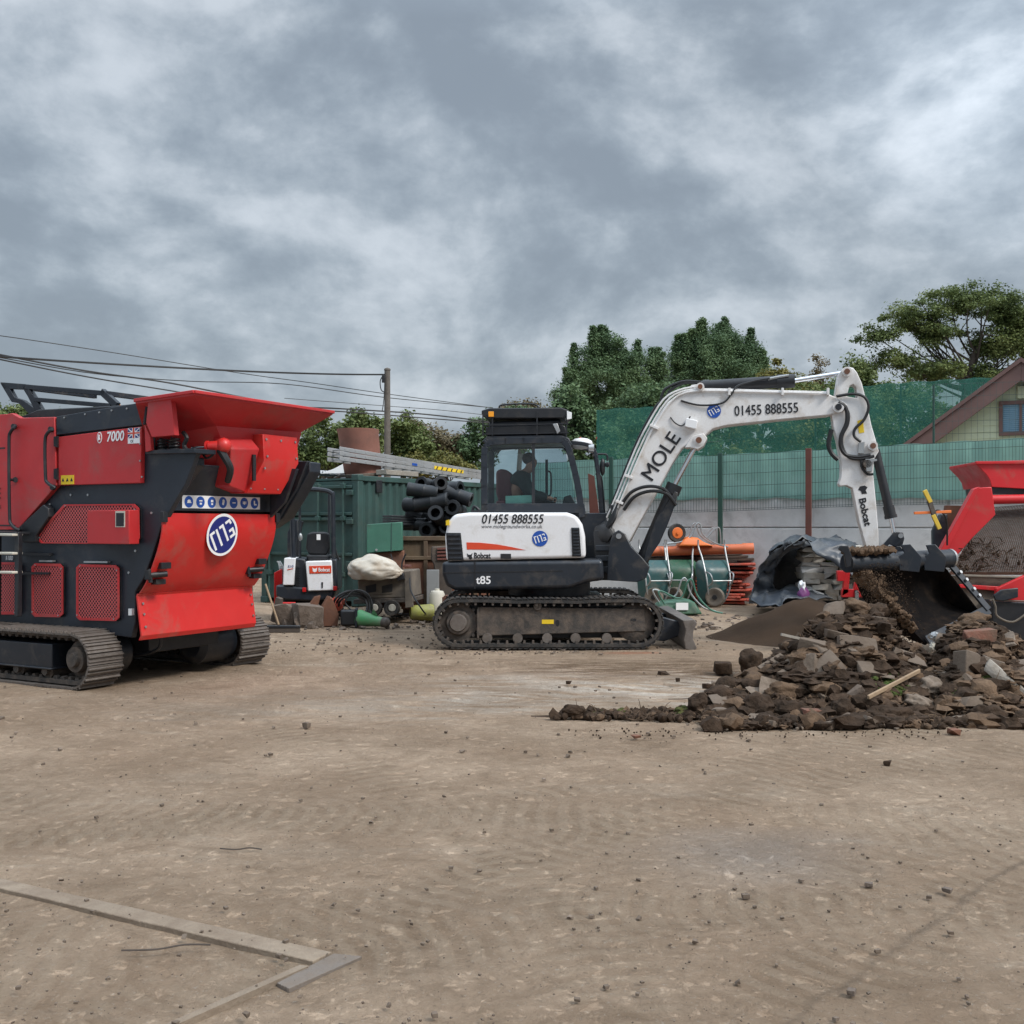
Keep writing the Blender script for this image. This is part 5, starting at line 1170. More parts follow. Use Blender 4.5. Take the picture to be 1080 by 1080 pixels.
letB('Bobcat', 912.5, 540, 29, 7.5, -78, v=-.123, weight=.03)
BP('cat_emblem', 'decalblack', [(907, 513), (912, 512), (915, 514), (913, 517), (914.5, 520.5), (909, 521), (908, 518), (905, 516.5)], -.124, -.118, -.12, 0)
# bucket cylinder and linkage
bc0, bc1, bc2 = bq(923, 474), bq(939.5, 545), bq(945, 574)
bc = MB().cyl(bc0, bc1, .056, n=20).build('bucket_cylinder', 'black', ex); d = (bc1-bc0).normalized()
mb = MB(); mb.cyl(bc1-d*.14, bc1, .07); mb.cyl(bc1-d*.02, bc1+d*.02, .078); mb.build('cylinder_gland', 'black', bc)
MB().cyl(bc1, bc2, .026).build('bucket_rod', 'chrome', ex)
BP('link', 'mach_dark', [(929, 577), (938, 567), (943, 561), (948, 561), (953, 562), (953, 570), (945, 577), (938, 574), (932, 581)], -.14, -.09)
BP('link', 'mach_dark', [(941, 577), (944, 563), (952, 561), (954, 568), (950, 582), (940, 585)], .06, .1)
MB().cyl(bq(950, 565, -.17), bq(950, 565, .14), .03).build('pin', 'steel', ex)
BP('hitch', 'mach_dark', [(912, 580), (925, 576), (950, 576), (960, 588), (955, 598), (918, 598)], -.13, .13)
# --- wide bucket, turned towards the heap
P0, P1 = at(893, 594, 13.05), at(1001, 589, 13.75)
Wd = (P1-P0).normalized(); 
lip0, lip1 = at(978, 676, 12.9), at(1042, 643, 13.6)
MB().cyl(P0, P1, .115, n=22).build('bucket_tube', 'mach_dark', ex)
mb = MB(); mb.lathe(P1, Wd, [(0, .115), (0, .12), (.03, .12), (.03, .05), (.0, .05)]); mb.build('tube_end', 'steel', ex)
Dn = ((lip0-P0)-Wd*(lip0-P0).dot(Wd)); Bk = Wd.cross(Dn).normalized(); 
if Bk.y < 0: Bk = -Bk
def shellpts(s, t0, t1):
    a = t0.lerp(t1, 0)
def shell(a, b, depth, inset):
    out = []
    for i in range(13):
        t = i/12; p = a.lerp(b, t); out.append(p+Bk*(depth*math.sin(math.pi*min(1, t*.92+.03))**.8)+Wd*inset)
    return out
S0 = shell(P0+Wd*.12+Vector((0, 0, -.05)), lip0, .30, .03); S1 = shell(P1+Vector((0, 0, -.05)), lip1, .36, -.06)
rows = [[p.lerp(q, k/6) for k in range(7)] for p, q in zip(S0, S1)]
mb = MB(); mb.loft(rows, caps=False, closed=False); bk = mb.build('bucket', 'bucketdark', ex); so2 = bk.modifiers.new('solid', 'SOLIDIFY'); so2.thickness = .03; so2.offset = 1
for S, sg in ((S0, 1), (S1, -1)):
    mb = MB(); mb.loft([[p+Wd*.012*o for p in S] for o in (-1, 1)]); mb.build('bucket_side', 'bucketdark', ex, bevel=.004)
mb = MB(); mb.bar(lip0, lip1, .03, .12, up=Dn); mb.build('cutting_edge', 'mach_dark', bk)
edge = [p for p in S1]; mb = MB(); mb.bar(P1+Vector((.0, -.02, -.06)), lip1+Vector((0, -.02, 0)), .10, .03, up=Bk); e_ = mb.build('side_cutter', 'mach_dark', ex, bevel=.006)
for t in (.22, .38, .58, .72):
    q = (P1+Vector((0, -.04, -.06))).lerp(lip1, t); MB().cyl(q-Bk*.02, q-Bk*.05, .022, n=8).build('bolt', 'steel', e_)
# hitch ears on the tube
for x, dd in ((958, 13.4), (984, 13.58)):
    a = at(x, 590, dd); mb = MB(); pts = [(-.13, -.13), (.10, -.15), (.13, .03), (-.0, .19), (-.11, .18), (-.07, .08), (-.14, .04)]
    sx = Vector((.93, -.37, 0)); mb.loft([[a+Vector((.0, 0, 0))+Bk.cross(Wd)*0+Vector((sx.x*u, sx.y*u, z))+Wd*o for u, z in pts] for o in (-.025, .025)]) if 0 else mb.loft([[a+B.x*u+B.z*z-B.y*(.12+o) for u, z in pts] for o in (0, .05)])
    mb.build('hitch_ear', 'mach_dark', ex, bevel=.006)
mb = MB(); a = at(889, 579, 12.95); mb.loft([[a+B.x*u+B.z*z-B.y*o for u, z in [(-.06, 0), (-.04, .04), (.05, .04), (.09, -.08), (.08, -.2), (.03, -.22), (.0, -.05)]] for o in (0, .1)]); mb.build('tube_bracket', 'black', ex, bevel=.006)
# soil that clings to the bucket
sg = MB(); rg = random.Random(8)
for i in range(260):
    t = rg.random(); p = P0.lerp(P1, .02+.34*t); k = rg.random()
    p = p+Vector((0, -.05, .12))*1+Vector((rg.gauss(.0, .05), rg.gauss(0, .05), rg.random()*.04))
    sg.blob(p, rg.uniform(.015, .05), i, 1, .4)
for i in range(330):
    f = rg.random(); e = (P0+Wd*.12+Vector((0, 0, -.05))).lerp(lip0, f*.85); p = e+Wd*abs(rg.gauss(0, .10*(1.1-f)))+Bk*rg.uniform(-.02, .1)+Vector((0, 0, rg.uniform(-.03, .03)))
    sg.blob(p, rg.uniform(.012, .055)*(1.15-f*.6), i+400, 1, .5)
so3 = sg.build('clinging_soil', 'soillight', ex); 
sf = MB()
for i in range(2600):
    a = P0.lerp(P1, rg.uniform(.05, .42)); f = rg.random()**.7; q = a+Vector((.12*f+.15*f*rg.random(), -.15-.12*rg.random(), -.0-f*.95))
    q.x += rg.gauss(0, .07); sf.blob(q, rg.uniform(.003, .009), i, 1, .4)
tag(sf.build('falling_soil', 'soil'), 'loose brown soil trickling off the excavator bucket', 'soil', None, 'stuff')

# ================================================================ operator
def person():
    rt = MB(); bm = bmesh.new(); sk = bm.verts.layers.skin.verify()
    hip = U.q(541, 537, 1.48)
    def pt(x, y, v): return U.q(x, y, v)
    J = {'pelvis': (hip, .15), 'waist': (pt(541, 526, 1.48), .135), 'chest': (pt(546, 512, 1.48), .16), 'neckb': (pt(553, 500, 1.48), .085), 'neck': (pt(557, 497, 1.48), .06), 'head': (pt(561.5, 488.5, 1.48), .085), 'crown': (pt(561, 483, 1.48), .075),
         'shR': (pt(551, 504, 1.26), .075), 'elR': (pt(560, 522, 1.2), .052), 'wrR': (pt(578, 525, 1.24), .034), 'haR': (pt(583, 527, 1.24), .035),
         'shL': (pt(551, 504, 1.70), .075), 'elL': (pt(560, 522, 1.76), .052), 'wrL': (pt(578, 526, 1.72), .034), 'haL': (pt(583, 528, 1.72), .035),
         'thR': (pt(556, 536, 1.34), .085), 'knR': (pt(583, 533, 1.32), .065), 'anR': (pt(590, 560, 1.32), .045), 'foR': (pt(600, 563, 1.32), .04),
         'thL': (pt(556, 536, 1.62), .085), 'knL': (pt(583, 533, 1.64), .065), 'anL': (pt(590, 560, 1.64), .045), 'foL': (pt(600, 563, 1.64), .04)}
    Eg = [('pelvis', 'waist'), ('waist', 'chest'), ('chest', 'neckb'), ('neckb', 'neck'), ('neck', 'head'), ('head', 'crown')]
    for s in 'RL': Eg += [('chest', 'sh'+s), ('sh'+s, 'el'+s), ('el'+s, 'wr'+s), ('wr'+s, 'ha'+s), ('pelvis', 'th'+s), ('th'+s, 'kn'+s), ('kn'+s, 'an'+s), ('an'+s, 'fo'+s)]
    return J, Eg, hip
Jt, Eg, hip = person()
def skinmesh(name, Jt, Eg, m, grow=0.0, root='pelvis', parent=None, org=None, subl=2):
    me = bpy.data.meshes.new(name); names = sorted({a for e in Eg for a in e}, key=lambda a: a != root)
    inv = Matrix.Translation(-org)
    me.from_pydata([inv@Jt[a][0] for a in names], [(names.index(a), names.index(b)) for a, b in Eg], [])
    o = bpy.data.objects.new(name, me); COL.objects.link(o)
    md = o.modifiers.new('skin', 'SKIN'); md.use_smooth_shade = True
    bmx = bmesh.new(); bmx.from_mesh(me); ly = bmx.verts.layers.skin.verify(); bmx.verts.ensure_lookup_table()
    for i, a in enumerate(names): bmx.verts[i][ly].radius = (Jt[a][1]+grow,)*2; bmx.verts[i][ly].use_root = (a == root)
    bmx.to_mesh(me); bmx.free()
    s = o.modifiers.new('sub', 'SUBSURF'); s.levels = s.render_levels = subl
    dg = bpy.context.evaluated_depsgraph_get(); m2 = bpy.data.meshes.new_from_object(o.evaluated_get(dg)); bpy.data.objects.remove(o)
    m2.shade_smooth(); m2.materials.clear(); m2.materials.append(M[m]); o = bpy.data.objects.new(name, m2); COL.objects.link(o)
    if parent is not None: o.parent = parent
    else: o.location = org
    WM[o.name] = Matrix.Translation(org); return o
pe_ = skinmesh('person', Jt, Eg, 'skin', org=hip); tag(pe_, 'person in a dark green jacket leaning forward at the controls inside the cab', 'person')
jk = [('waist', 'chest'), ('chest', 'neckb'), ('chest', 'shR'), ('shR', 'elR'), ('elR', 'wrR'), ('chest', 'shL'), ('shL', 'elL'), ('elL', 'wrL'), ('pelvis', 'waist')]
skinmesh('jacket', Jt, jk, 'jacket', .034, 'waist', pe_, hip)
tr_ = [('pelvis', 'waist'), ('pelvis', 'thR'), ('thR', 'knR'), ('knR', 'anR'), ('pelvis', 'thL'), ('thL', 'knL'), ('knL', 'anL')]
skinmesh('trousers', Jt, tr_, 'trousers', .03, 'pelvis', pe_, hip)
hh_ = U.q(561, 487, 1.48)
mb = MB(); mb.blob(hh_+Vector((-.045, 0, .045)), .095, 3, 3, .04, stretch=(1, .95, .9)); mb.build('hair', 'hair', pe_)
mb = MB(); fx = hh_+Vector((.088, 0, -.03)); mb.loft([[fx+Vector((0, -.012, .02)), fx+Vector((0, .012, .02)), fx+Vector((0, 0, .025))], [fx+Vector((.022, -.014, -.02)), fx+Vector((.022, .014, -.02)), fx+Vector((.025, 0, -.015))]]); mb.blob(hh_+Vector((-.005, -.098, -.02)), .022, 1, 1, .1, stretch=(.6, .4, 1)); mb.build('face_features', 'skin', pe_)
for v in (1.24, 1.72):
    for k in range(4):
        a = U.q(583, 527, v)+Vector((.0, (k-1.5)*.018, .015)); MB().tube([a, a+Vector((.035, 0, .0)), a+Vector((.045, 0, -.03)), a+Vector((.02, 0, -.045))], .009, 6, smooth=2).build('finger', 'skin', pe_)
    a = U.q(581, 527, v)+Vector((0, -.03, 0)); MB().tube([a, a+Vector((.02, -.012, .0)), a+Vector((.035, 0, -.01))], .010, 6, smooth=2).build('thumb', 'skin', pe_)
    MB().tube([U.q(584, 541, v), U.q(585, 530, v), U.q(586, 524, v)], [.012, .02], 8).build('control_lever', 'black', ex)
# ================================================================ yard clutter, left side
ORD = 'none first second third fourth fifth sixth seventh eighth ninth tenth eleventh twelfth thirteenth fourteenth fifteenth sixteenth seventeenth'.split()
ZC = 2.47
KD = Fr(378, 20.5, -30.7); KS = Fr(378, 20.5, 59.3)
kc = thing('shipping_container', 'weathered dark green steel container carrying the ladders and rusty drum', 'container', KD.w(0, 0, 0), KD.yaw)
mb = MB(); n = 74
for wall in ('near', 'far'):
    pts = []; u = .12
    while u < 6.0:
        for du, dv in ((0, 0), (.07, 0), (.11, .045), (.18, .045)): pts.append((u+du, dv))
        u += .22
    v_ = 0.03 if wall == 'near' else 2.38
    a = [KS.w(x, -0+v_+y if 0 else (v_+y), .14) for x, y in pts]; b = [KS.w(x, v_+y, ZC-.1) for x, y in pts]
    mb = MB(); mb.loft([a, b], caps=False, closed=False); mb.build('side_wall', 'contgreen', kc, ang=20)
mb = MB()
for v in (0, 2.32):
    mb.box(KS, 0.1, 6.0, v, v+.10, ZC-.1, ZC); mb.box(KS, .1, 6.0, v, v+.1, 0, .14)
mb.build('side_rail', 'contgreen', kc, bevel=.01)
for u, v in ((-.02, -.01), (-.02, 2.30), (5.9, -.01), (5.9, 2.30)):
    MB().box(KS, u, u+.14, v, v+.14, 0, ZC+.01).build('corner_post', 'contgreen', kc, bevel=.012)
    for z in (0, ZC-.1): MB().box(KS, u-.01, u+.16, v-.01, v+.16, z, z+.12).build('corner_casting', 'contgreen', kc, bevel=.015)
MB().box(KS, .05, 6, .05, 2.35, ZC-.08, ZC-.04).build('roof', 'contgreen', kc)
MB().box(KD, -2.3, -.12, .03, .09, .1, ZC-.1).build('end_wall', 'contgreen', kc)
for z in (ZC-.24, 1.72, 1.62, .95): MB().box(KD, -2.3, -.14, -.03, .03, z, z+.06).build('end_rail', 'contgreen', kc, bevel=.01)
for u in (-2.2, -1.62, -.95, -.33):
    mb = MB(); mb.cyl(KD.w(u, -.05, .2), KD.w(u, -.05, ZC-.12), .022); r_ = mb.build('locking_bar', 'contgreen', kc)
    for z in (ZC-.2, 1.66, .6): MB().box(KD, u-.05, u+.05, -.085, 0, z-.04, z+.05).build('bar_bracket', 'contgreen', r_, bevel=.006)
for z in (ZC-.32, 1.6, .8): MB().box(KD, -.26, -.1, -.06, .0, z-.05, z+.05).build('hinge', 'contgreen', kc, bevel=.01)
p = KS.loc(KS.q(399, 513, 0)); MB().box(KS, p[0]-.06, p[0]+.12, -.01, .02, p[2]-.12, p[2]+.12).build('vent', 'black', kc, bevel=.01)
# rusty drum standing on the container
rd = Vector(((384-CX)/FPX*22.2, 22.2, ZC-.05)); mb = MB(); prof = []; zt = at(384, 453, 22.2).z
ns = 28; fr0 = [(math.cos(2*math.pi*i/ns), math.sin(2*math.pi*i/ns)) for i in range(ns)]
ax_ = Vector((-.12, 0, 1))
L_ = [[rd+ax_*t+Vector((c*r, s*r, 0)) for c, s in fr0] for t, r in ((0, .33), (.02, .36), (.5, .40), ((zt-rd.z)-.08, .415), ((zt-rd.z)-.02, .43), (zt-rd.z, .43), (zt-rd.z, .40), (.3, .36))]
mb.loft(L_); dr = mb.build('rusty_drum', 'rustpink', None, ang=50); tag(dr, 'rust coloured steel drum standing on the green container behind the ladders', 'drum')
# ladders lying in a stack
def ladder(dy, dz, label, extra=None, d0=21.2, d1=24.0):
    a, b = at(358, 473+dy, d0), at(507, 498+dy*.5, d1); a.z += dz; b.z += dz; d = (b-a).normalized(); side = d.cross(Vector((0, 0, 1))).normalized()
    t = thing('ladder', label, 'ladder', a, 0, 'ladders stacked on the container')
    for s in (0, .38):
        MB().bar(a+side*s*-1, b+side*s*-1, .028, .075).build('stile', 'alu', t, bevel=.004)
    n = 15
    for i in range(n):
        q = a.lerp(b, (i+.5)/n); MB().cyl(q-side*-.02, q-side*.40, .016, n=8).build('rung', 'alu', t)
    if extra: extra(t, a, b, side)
def tape(t, a, b, side):
    q0, q1 = a.lerp(b, .64), a.lerp(b, .86); ft = side if side.y < 0 else -side
    MB().bar(q0+ft*.018, q1+ft*.018, .004, .072).build('hazard_tape', 'decalyel', t)
    for i in range(6):
        f = (i+.3)/6; c = q0.lerp(q1, f); d = (b-a).normalized(); e = c+ft*.022
        MB().loft([[e+Vector((0, 0, -.034)), e+d*.03+Vector((0, 0, -.034)), e+d*.07+Vector((0, 0, .034)), e+d*.04+Vector((0, 0, .034))], [e+ft*.002+Vector((0, 0, -.034)), e+ft*.002+d*.03+Vector((0, 0, -.034)), e+ft*.002+d*.07+Vector((0, 0, .034)), e+ft*.002+d*.04+Vector((0, 0, .034))]]).build('hazard_stripe', 'decalblack', t)
    c = a.lerp(b, .48)+ft*.018; MB().bar(c, c+(b-a).normalized()*.14, .004, .05).build('label_sticker', 'decalblue', t)
ladder(9.5, -.02, 'lowest aluminium ladder of the stack on the container')
ladder(5, .0, 'middle aluminium ladder of the stack, carrying the yellow and black tape', tape)
ladder(0, .0, 'topmost aluminium ladder of the stack leaning past the rusty drum')
mb = MB(); mb.bar(at(402, 498, 21.5), at(436, 500.5, 22.6), .25, .10); tag(mb.build('timber_bearer', 'greywood', None, bevel=.01), 'pale timber bearer under the stack of ladders', 'timber')
mb = MB(); mb.bar(at(365, 502, 21.4), at(400, 500, 22.0), .5, .06); tag(mb.build('plank', 'dwood', None, bevel=.01), 'dark plank on the container roof under the rusty drum', 'plank')
# corrugated roof sheet far left on the container
pts = []
for i in range(42): t = i/41; pts.append(at(318+t*30, 497.5, 21.3)+Vector((0, 0, .03*math.sin(i*1.5))))
mb = MB(); mb.loft([pts, [p+Vector((.25, 1.5, .02)) for p in pts], [p+Vector((.25, 1.5, .0)) for p in pts], [p+Vector((0, 0, -.02)) for p in pts], pts], caps=False, closed=False); tag(mb.build('roof_sheet', 'roofsheet'), 'pale corrugated roof sheet lying on the container by the red hopper', 'roof sheet')
mb = MB(); a = at(340, 499, 21.2); mb.loft([[at(x, y, 21.2+o) for x, y in ((338, 499.5), (352, 494.5), (361.5, 489.5), (363, 499))] for o in (0, .05)]); tag(mb.build('white_board', 'decalwhite', None, bevel=.004), 'white triangular board propped against the rusty drum', 'board')
# brown skip
SK = Fr(425, 18.6, 3); sk_ = thing('skip', 'brown rusted steel skip heaped with black pipes', 'skip', SK.w(1, .8, 0), SK.yaw)
zs_ = uz(SK, 425, 563)[1]
mb = MB(); mb.loft([[SK.w(0.0, 0.05, .0), SK.w(2.6, .05, 0), SK.w(2.6, 1.4, 0), SK.w(0, 1.4, 0)], [SK.w(-.05, 0, zs_-.1), SK.w(2.7, 0, zs_-.1), SK.w(2.7, 1.5, zs_-.1), SK.w(-.05, 1.5, zs_-.1)]]); mb.build('body', 'skip', sk_, bevel=.01)
for z, h in ((zs_-.12, .08), (zs_-.45, .07)): MB().box(SK, -.08, 2.75, -.05, .02, z, z+h).build('rim', 'skip', sk_, bevel=.012)
MB().box(SK, -.03, 2.6, -.015, .02, .1, zs_-.47).build('rust_panel', 'rust', sk_)
for u in (.35, 1.2, 2.0): MB().box(SK, u, u+.07, -.045, .02, 0, zs_-.12).build('stiffener', 'skip', sk_, bevel=.01)
# black pipes heaped on the skip
rg = random.Random(12); G2 = 'black plastic pipes heaped in the skip'
spots = sorted([(446, 518, 0), (461, 512, 1), (474, 516, 0), (441, 533, 0), (455, 530, 0), (470, 531, 1), (481, 537, 1), (447, 546, 0), (462, 545, 1), (476, 550, 0), (436, 553, 0), (455, 558, 1), (470, 560, 1), (486, 556, 0), (494, 562, 0), (451, 512, 1), (483, 523, 0)], key=lambda s: (-round(s[1]/13), s[0])); lastrow = None
for i, (x, y, face) in enumerate(spots):
    row = round(y/13); cnt = cnt+1 if row == lastrow else 1; lastrow = row
    c = at(x, y, 19.0+rg.uniform(-.1, .5)); an = rg.uniform(-.9, .1) if not face else rg.uniform(1.1, 1.9); d = Vector((math.cos(an), math.sin(an), rg.uniform(-.35, .15))).normalized(); ln = rg.uniform(.45, .62); r = rg.uniform(.11, .15)
    if d.y > 0: d = -d
    pr = [(0, r*.6), (0, r), (.03, r*1.06), (.06, r), (ln*.5, r), (ln*.5+.02, r*1.07), (ln*.5+.05, r), (ln-.06, r), (ln-.03, r*1.06), (ln, r), (ln, r*.62), (ln-.25, r*.6)]
    o = MB().lathe(c-d*ln/2, d, pr, 18).build('black_pipe', 'blkplastic', None, ang=30)
    tag(o, ORD[cnt]+' black pipe from the left, '+ORD[round(spots[0][1]/13)-row+1]+' layer up in the skip heap', 'pipe', G2)
mb = MB()
for i in range(4):
    o = MB().bar(at(408, 544.5+i*2.6, 18.9), at(434, 545+i*2.6, 19.2), .3, .035).build('plastic_board', 'blkplastic', None, bevel=.004); tag(o, ORD[i+1]+' dark plastic board from the top of the small stack left of the black pipes', 'slat', 'dark slats stacked above the green cabinet')
# green cabinet on a rusty block
GC = Fr(386, 18.0, 4); gc = thing('steel_cabinet', 'green painted steel cabinet raised behind the white bulk bag', 'cabinet', GC.w(.3, .2, .9), GC.yaw)
EP('body', 'platgreen', GC, [(387, 553), (424, 550.5), (424.5, 580.5), (386.5, 583.5)], 0, .5, 0, .01, parent=gc)
EP('door_edge', 'contgreen', GC, [(412.5, 551.5), (413.3, 551.5), (413, 582), (412.2, 582)], -.006, .01, 0, 0, parent=gc)
MB().cyl(GC.q(397, 580, -.03), GC.q(397, 580, .0), .02).build('knob', 'steel', gc)
o = MB().pp(GC, [(389, 583.5), (426, 581), (427, 640), (389, 643)], .08, .5, 0).build('rusty_block', 'rust', None, bevel=.02); tag(o, 'dark rusty steel block under the green cabinet', 'steel block')
# ---------------------------------------------------------------- micro excavator
S = Fr(326, 17.4, 4); se = thing('micro_excavator', 'small white and dark excavator with an open roll frame, seen from behind', 'excavator', S.w(0, .6, 0), S.yaw)
def SP(name, m, pix, v0, v1, ref=None, bevel=.008, parent=None, **k): return EP(name, m, S, pix, v0, v1, ref, bevel, parent or se, **k)
for x0, x1 in ((297, 311), (341, 354)): SP('track', 'rubber', [(x0, 634), (x1, 634), (x1+1, 640), (x1+1, 652), (x1-2, 656), (x0+2, 656), (x0-1, 652), (x0-1, 640)], .1, 1.5, .1, .03)
SP('undercarriage', 'black', [(312, 634), (341, 634), (341, 646), (312, 646)], .2, 1.3, .2)
SP('counterweight', 'mach_dark', [(291, 617), (352, 622), (353, 626), (350, 632), (330, 634.5), (300, 633), (291, 629)], .0, 1.0, 0, .035)
SP('rear_body', 'mach_dark', [(310, 588.5), (322, 590), (324, 626), (311, 624)], .02, .9, 0, .02)
SP('rear_side', 'mach_dark', [(349, 590), (355, 590), (356, 622), (351, 626)], .02, .9, 0, .02)
SP('side_door', 'white', [(300, 588.5), (312, 588.5), (310, 617), (298.5, 617)], -.03, .5, 0, .01)
rc_ = SP('rear_cover', 'white', [(322.5, 592), (350, 591), (351.5, 622.5), (325, 623.5)], -.05, .6, 0, .018)
SP('name_plate', 'decalred', [(326, 597), (349.5, 596.5), (349.5, 604.5), (326.5, 605)], -.058, -.045, -.05, .003)
letU('Bobcat', 336, 348, 598.8, 602.8, m='decalwhite', v=-.062, fr=S, weight=.02); letU('E10', 304, 309.5, 596, 598.6, m='decalnavy', v=-.034, fr=S)
SP('badge', 'decalwhite', [(329.5, 598.5), (331, 599.8), (333, 599.8), (334.5, 598.5), (334, 602.5), (332, 603.5), (330, 602.5)], -.061, -.056, -.058, 0)
SP('name_swoosh', 'decalred', [(303, 600.5), (309, 599.3), (309, 600), (303, 601.3)], -.036, -.028, -.03, 0)
SP('cover_lock', 'decalblack', [(339, 614), (340.8, 614), (340.5, 620), (339.2, 620)], -.06, -.048, -.05, 0)
for i in range(8): SP('louvre', 'black', [(312.5, 598+i*2.6), (316, 598+i*2.6), (316, 599.3+i*2.6), (312.5, 599.3+i*2.6)], .005, .03, .02, 0)
for x, y in ((321, 622), (353.5, 620.5)): SP('tail_lamp', 'lampred', [(x-2, y-2.3), (x+2, y-2.3), (x+2, y+2.3), (x-2, y+2.3)], -.03, .03, 0, .006)
SP('seat_back', 'black', [(324, 563), (330, 561), (343, 561), (347.5, 563), (348, 578), (345, 585), (326, 585), (322.5, 578)], .18, .28, .2, .025)
SP('seat', 'black', [(323, 585), (349, 585), (348, 591), (324, 591)], .15, .6, .2, .03)
SP('seat_label', 'decalwhite', [(334, 563.5), (338, 563.5), (338, 569.5), (334, 569.5)], .172, .182, .18, 0)
mb = MB(); P = [S.q(x, y, .1) for x, y in ((352, 592), (351.5, 560), (351, 524), (350, 520.5), (344, 517.5), (330, 516), (315, 516.5), (309, 519), (308, 524), (308.5, 560), (309.5, 590))]
mb.tube(P, .038, 8, smooth=4); rops = mb.build('roll_frame', 'mach_dark', se)
for x in (316.5,): MB().tube([S.q(x, 590, .3), S.q(x-.5, 519, .3)], .02, 8).build('frame_post', 'mach_dark', se)
MB().tube([S.q(347, 590, .35), S.q(347, 520, .35)], .02, 8).build('frame_post', 'mach_dark', se)
SP('roll_frame_label', 'decalwhite', [(318.5, 516.8), (326, 516.3), (326, 519.8), (318.5, 520)], .055, .065, .1, 0, parent=rops)
MB().tube([S.q(313.5, 590, .6), S.q(314, 575, .6), S.q(317, 556, .6), S.q(319, 550, .6)], .03, 6, smooth=3).build('control_lever', 'black', se)
MB().blob(S.q(317, 566.5, .2), .05, 3, 2, .1, stretch=(.7, .6, 1.3)).build('mirror', 'galv', se)
for x, y in ((356, 593), (358, 591)): MB().tube([S.q(353, 575, .2), S.q(355, 583, .2), S.q(x, y, .2)], .012, 6, smooth=3).build('hose', 'hose', se)
SP('boom', 'mach_dark', [(303, 562), (309, 548), (314, 548), (314, 590), (303, 590)], 1.0, 1.2, 1.0)
mb = MB()
rg = random.Random(2)
for i in range(7): mb.tube([S.q(293+rg.uniform(-1, 2), 592, .5), S.q(296+rg.uniform(-3, 4), 602, .45), S.q(293+rg.uniform(-2, 4), 616, .5)], .012, 5, smooth=3)
mb.build('hose_cluster', 'galv', se)
SP('front_plate', 'lampred', [(289, 604), (297, 600), (299, 640), (289, 641)], .4, .5, .4)
SP('blade', 'red', [(297, 635), (312, 635), (312, 642), (296, 642)], -.25, -.2, -.2, .01)
# ---------------------------------------------------------------- generator trolley + bag
T_ = Fr(410, 17.3, -8); ge = thing('pressure_washer', 'dusty brown box shaped machine on small wheels under the bulk bag', 'machine', T_.w(0, .3, 0), T_.yaw)
def TP(name, m, pix, v0, v1, ref=None, bevel=.01, parent=None, **k): return EP(name, m, T_, pix, v0, v1, ref, bevel, parent or ge, **k)
TP('housing', 'gener', [(377, 612), (416, 602), (432, 601.5), (434, 630), (378, 632)], 0, .75, 0, .02)
TP('side_panel', 'gener', [(381, 615), (413, 610), (414, 626), (381, 628)], -.012, .02, 0, .004)
for x in (386, 403): TP('vent', 'black', [(x, 618), (x+11, 615.5), (x+11, 624), (x, 625.5)], -.018, 0, 0, .003)
TP('base_frame', 'muddy', [(373, 632), (436, 630), (436, 635), (373, 637)], -.02, .78, 0, .01)
TP('end_panel', 'gener', [(427, 603), (433.5, 602), (436, 640), (428, 641)], -.03, .02, 0, .004)
for x, y, v in ((413.5, 641, -.02), (395, 641, -.0), (413, 639, .75)):
    w_ = MB().lathe(T_.q(x, y, v), T_.y, [(-.04, 0), (-.04, .04), (-.05, .045), (-.045, .075), (-.055, .085), (-.055, .12), (-.03, .13), (.03, .13), (.05, .12), (.05, .0)], 24).build('wheel', 'rubber', ge)
    MB().lathe(T_.q(x, y, v-.055), T_.y, [(-.002, 0), (-.002, .05), (.005, .06), (.02, .06)], 16).build('wheel_hub', 'cream2', w_)
MB().tube([T_.q(418, 603, .1), T_.q(415, 594, .1), T_.q(412, 584, .1)], .010, 6, smooth=3).build('handle', 'black', ge)
MB().tube([T_.q(424, 602, .1), T_.q(424, 594, .1), T_.q(428, 584, .1)], .014, 6, smooth=3).build('handle', 'black', ge)
TP('control_box', 'black', [(418, 606), (426, 604), (428, 611), (420, 613)], -.06, .0, 0, .01)
TP('filler_cap', 'redpost', [(425, 596), (431, 596), (431, 598.5), (425, 598.5)], .1, .3, .1, .006)
bm = bmesh.new(); bmesh.ops.create_icosphere(bm, subdivisions=5, radius=1); c = at(397.5, 601, 17.25); V = []
for v in bm.verts:
    p = v.co.copy(); tp = 1-.55*max(0, p.x)**1.2
    k = 1+.16*noise.noise(p*1.6)+.12*abs(noise.noise(Vector((p.x*2.2, p.y*3, p.z*2.5))))+.02*noise.noise(p*7)
    q = Vector((p.x*.43, p.y*.33*tp, max(p.z, -.6)*.235*tp+.0))*k; q.z += -.015*p.x-.03*p.x*p.x
    V.append(c+q)
mb = MB(); mb.add(V, [tuple(v.index for v in f.verts) for f in bm.faces]); bm.free()
mb.blob(c+Vector((-.03, 0, .19)), .07, 4, 3, .6, stretch=(1.2, .5, .5)); tag(mb.build('bulk_bag', 'bag'), 'crumpled dirty white bulk bag thrown over the brown machine', 'bag')
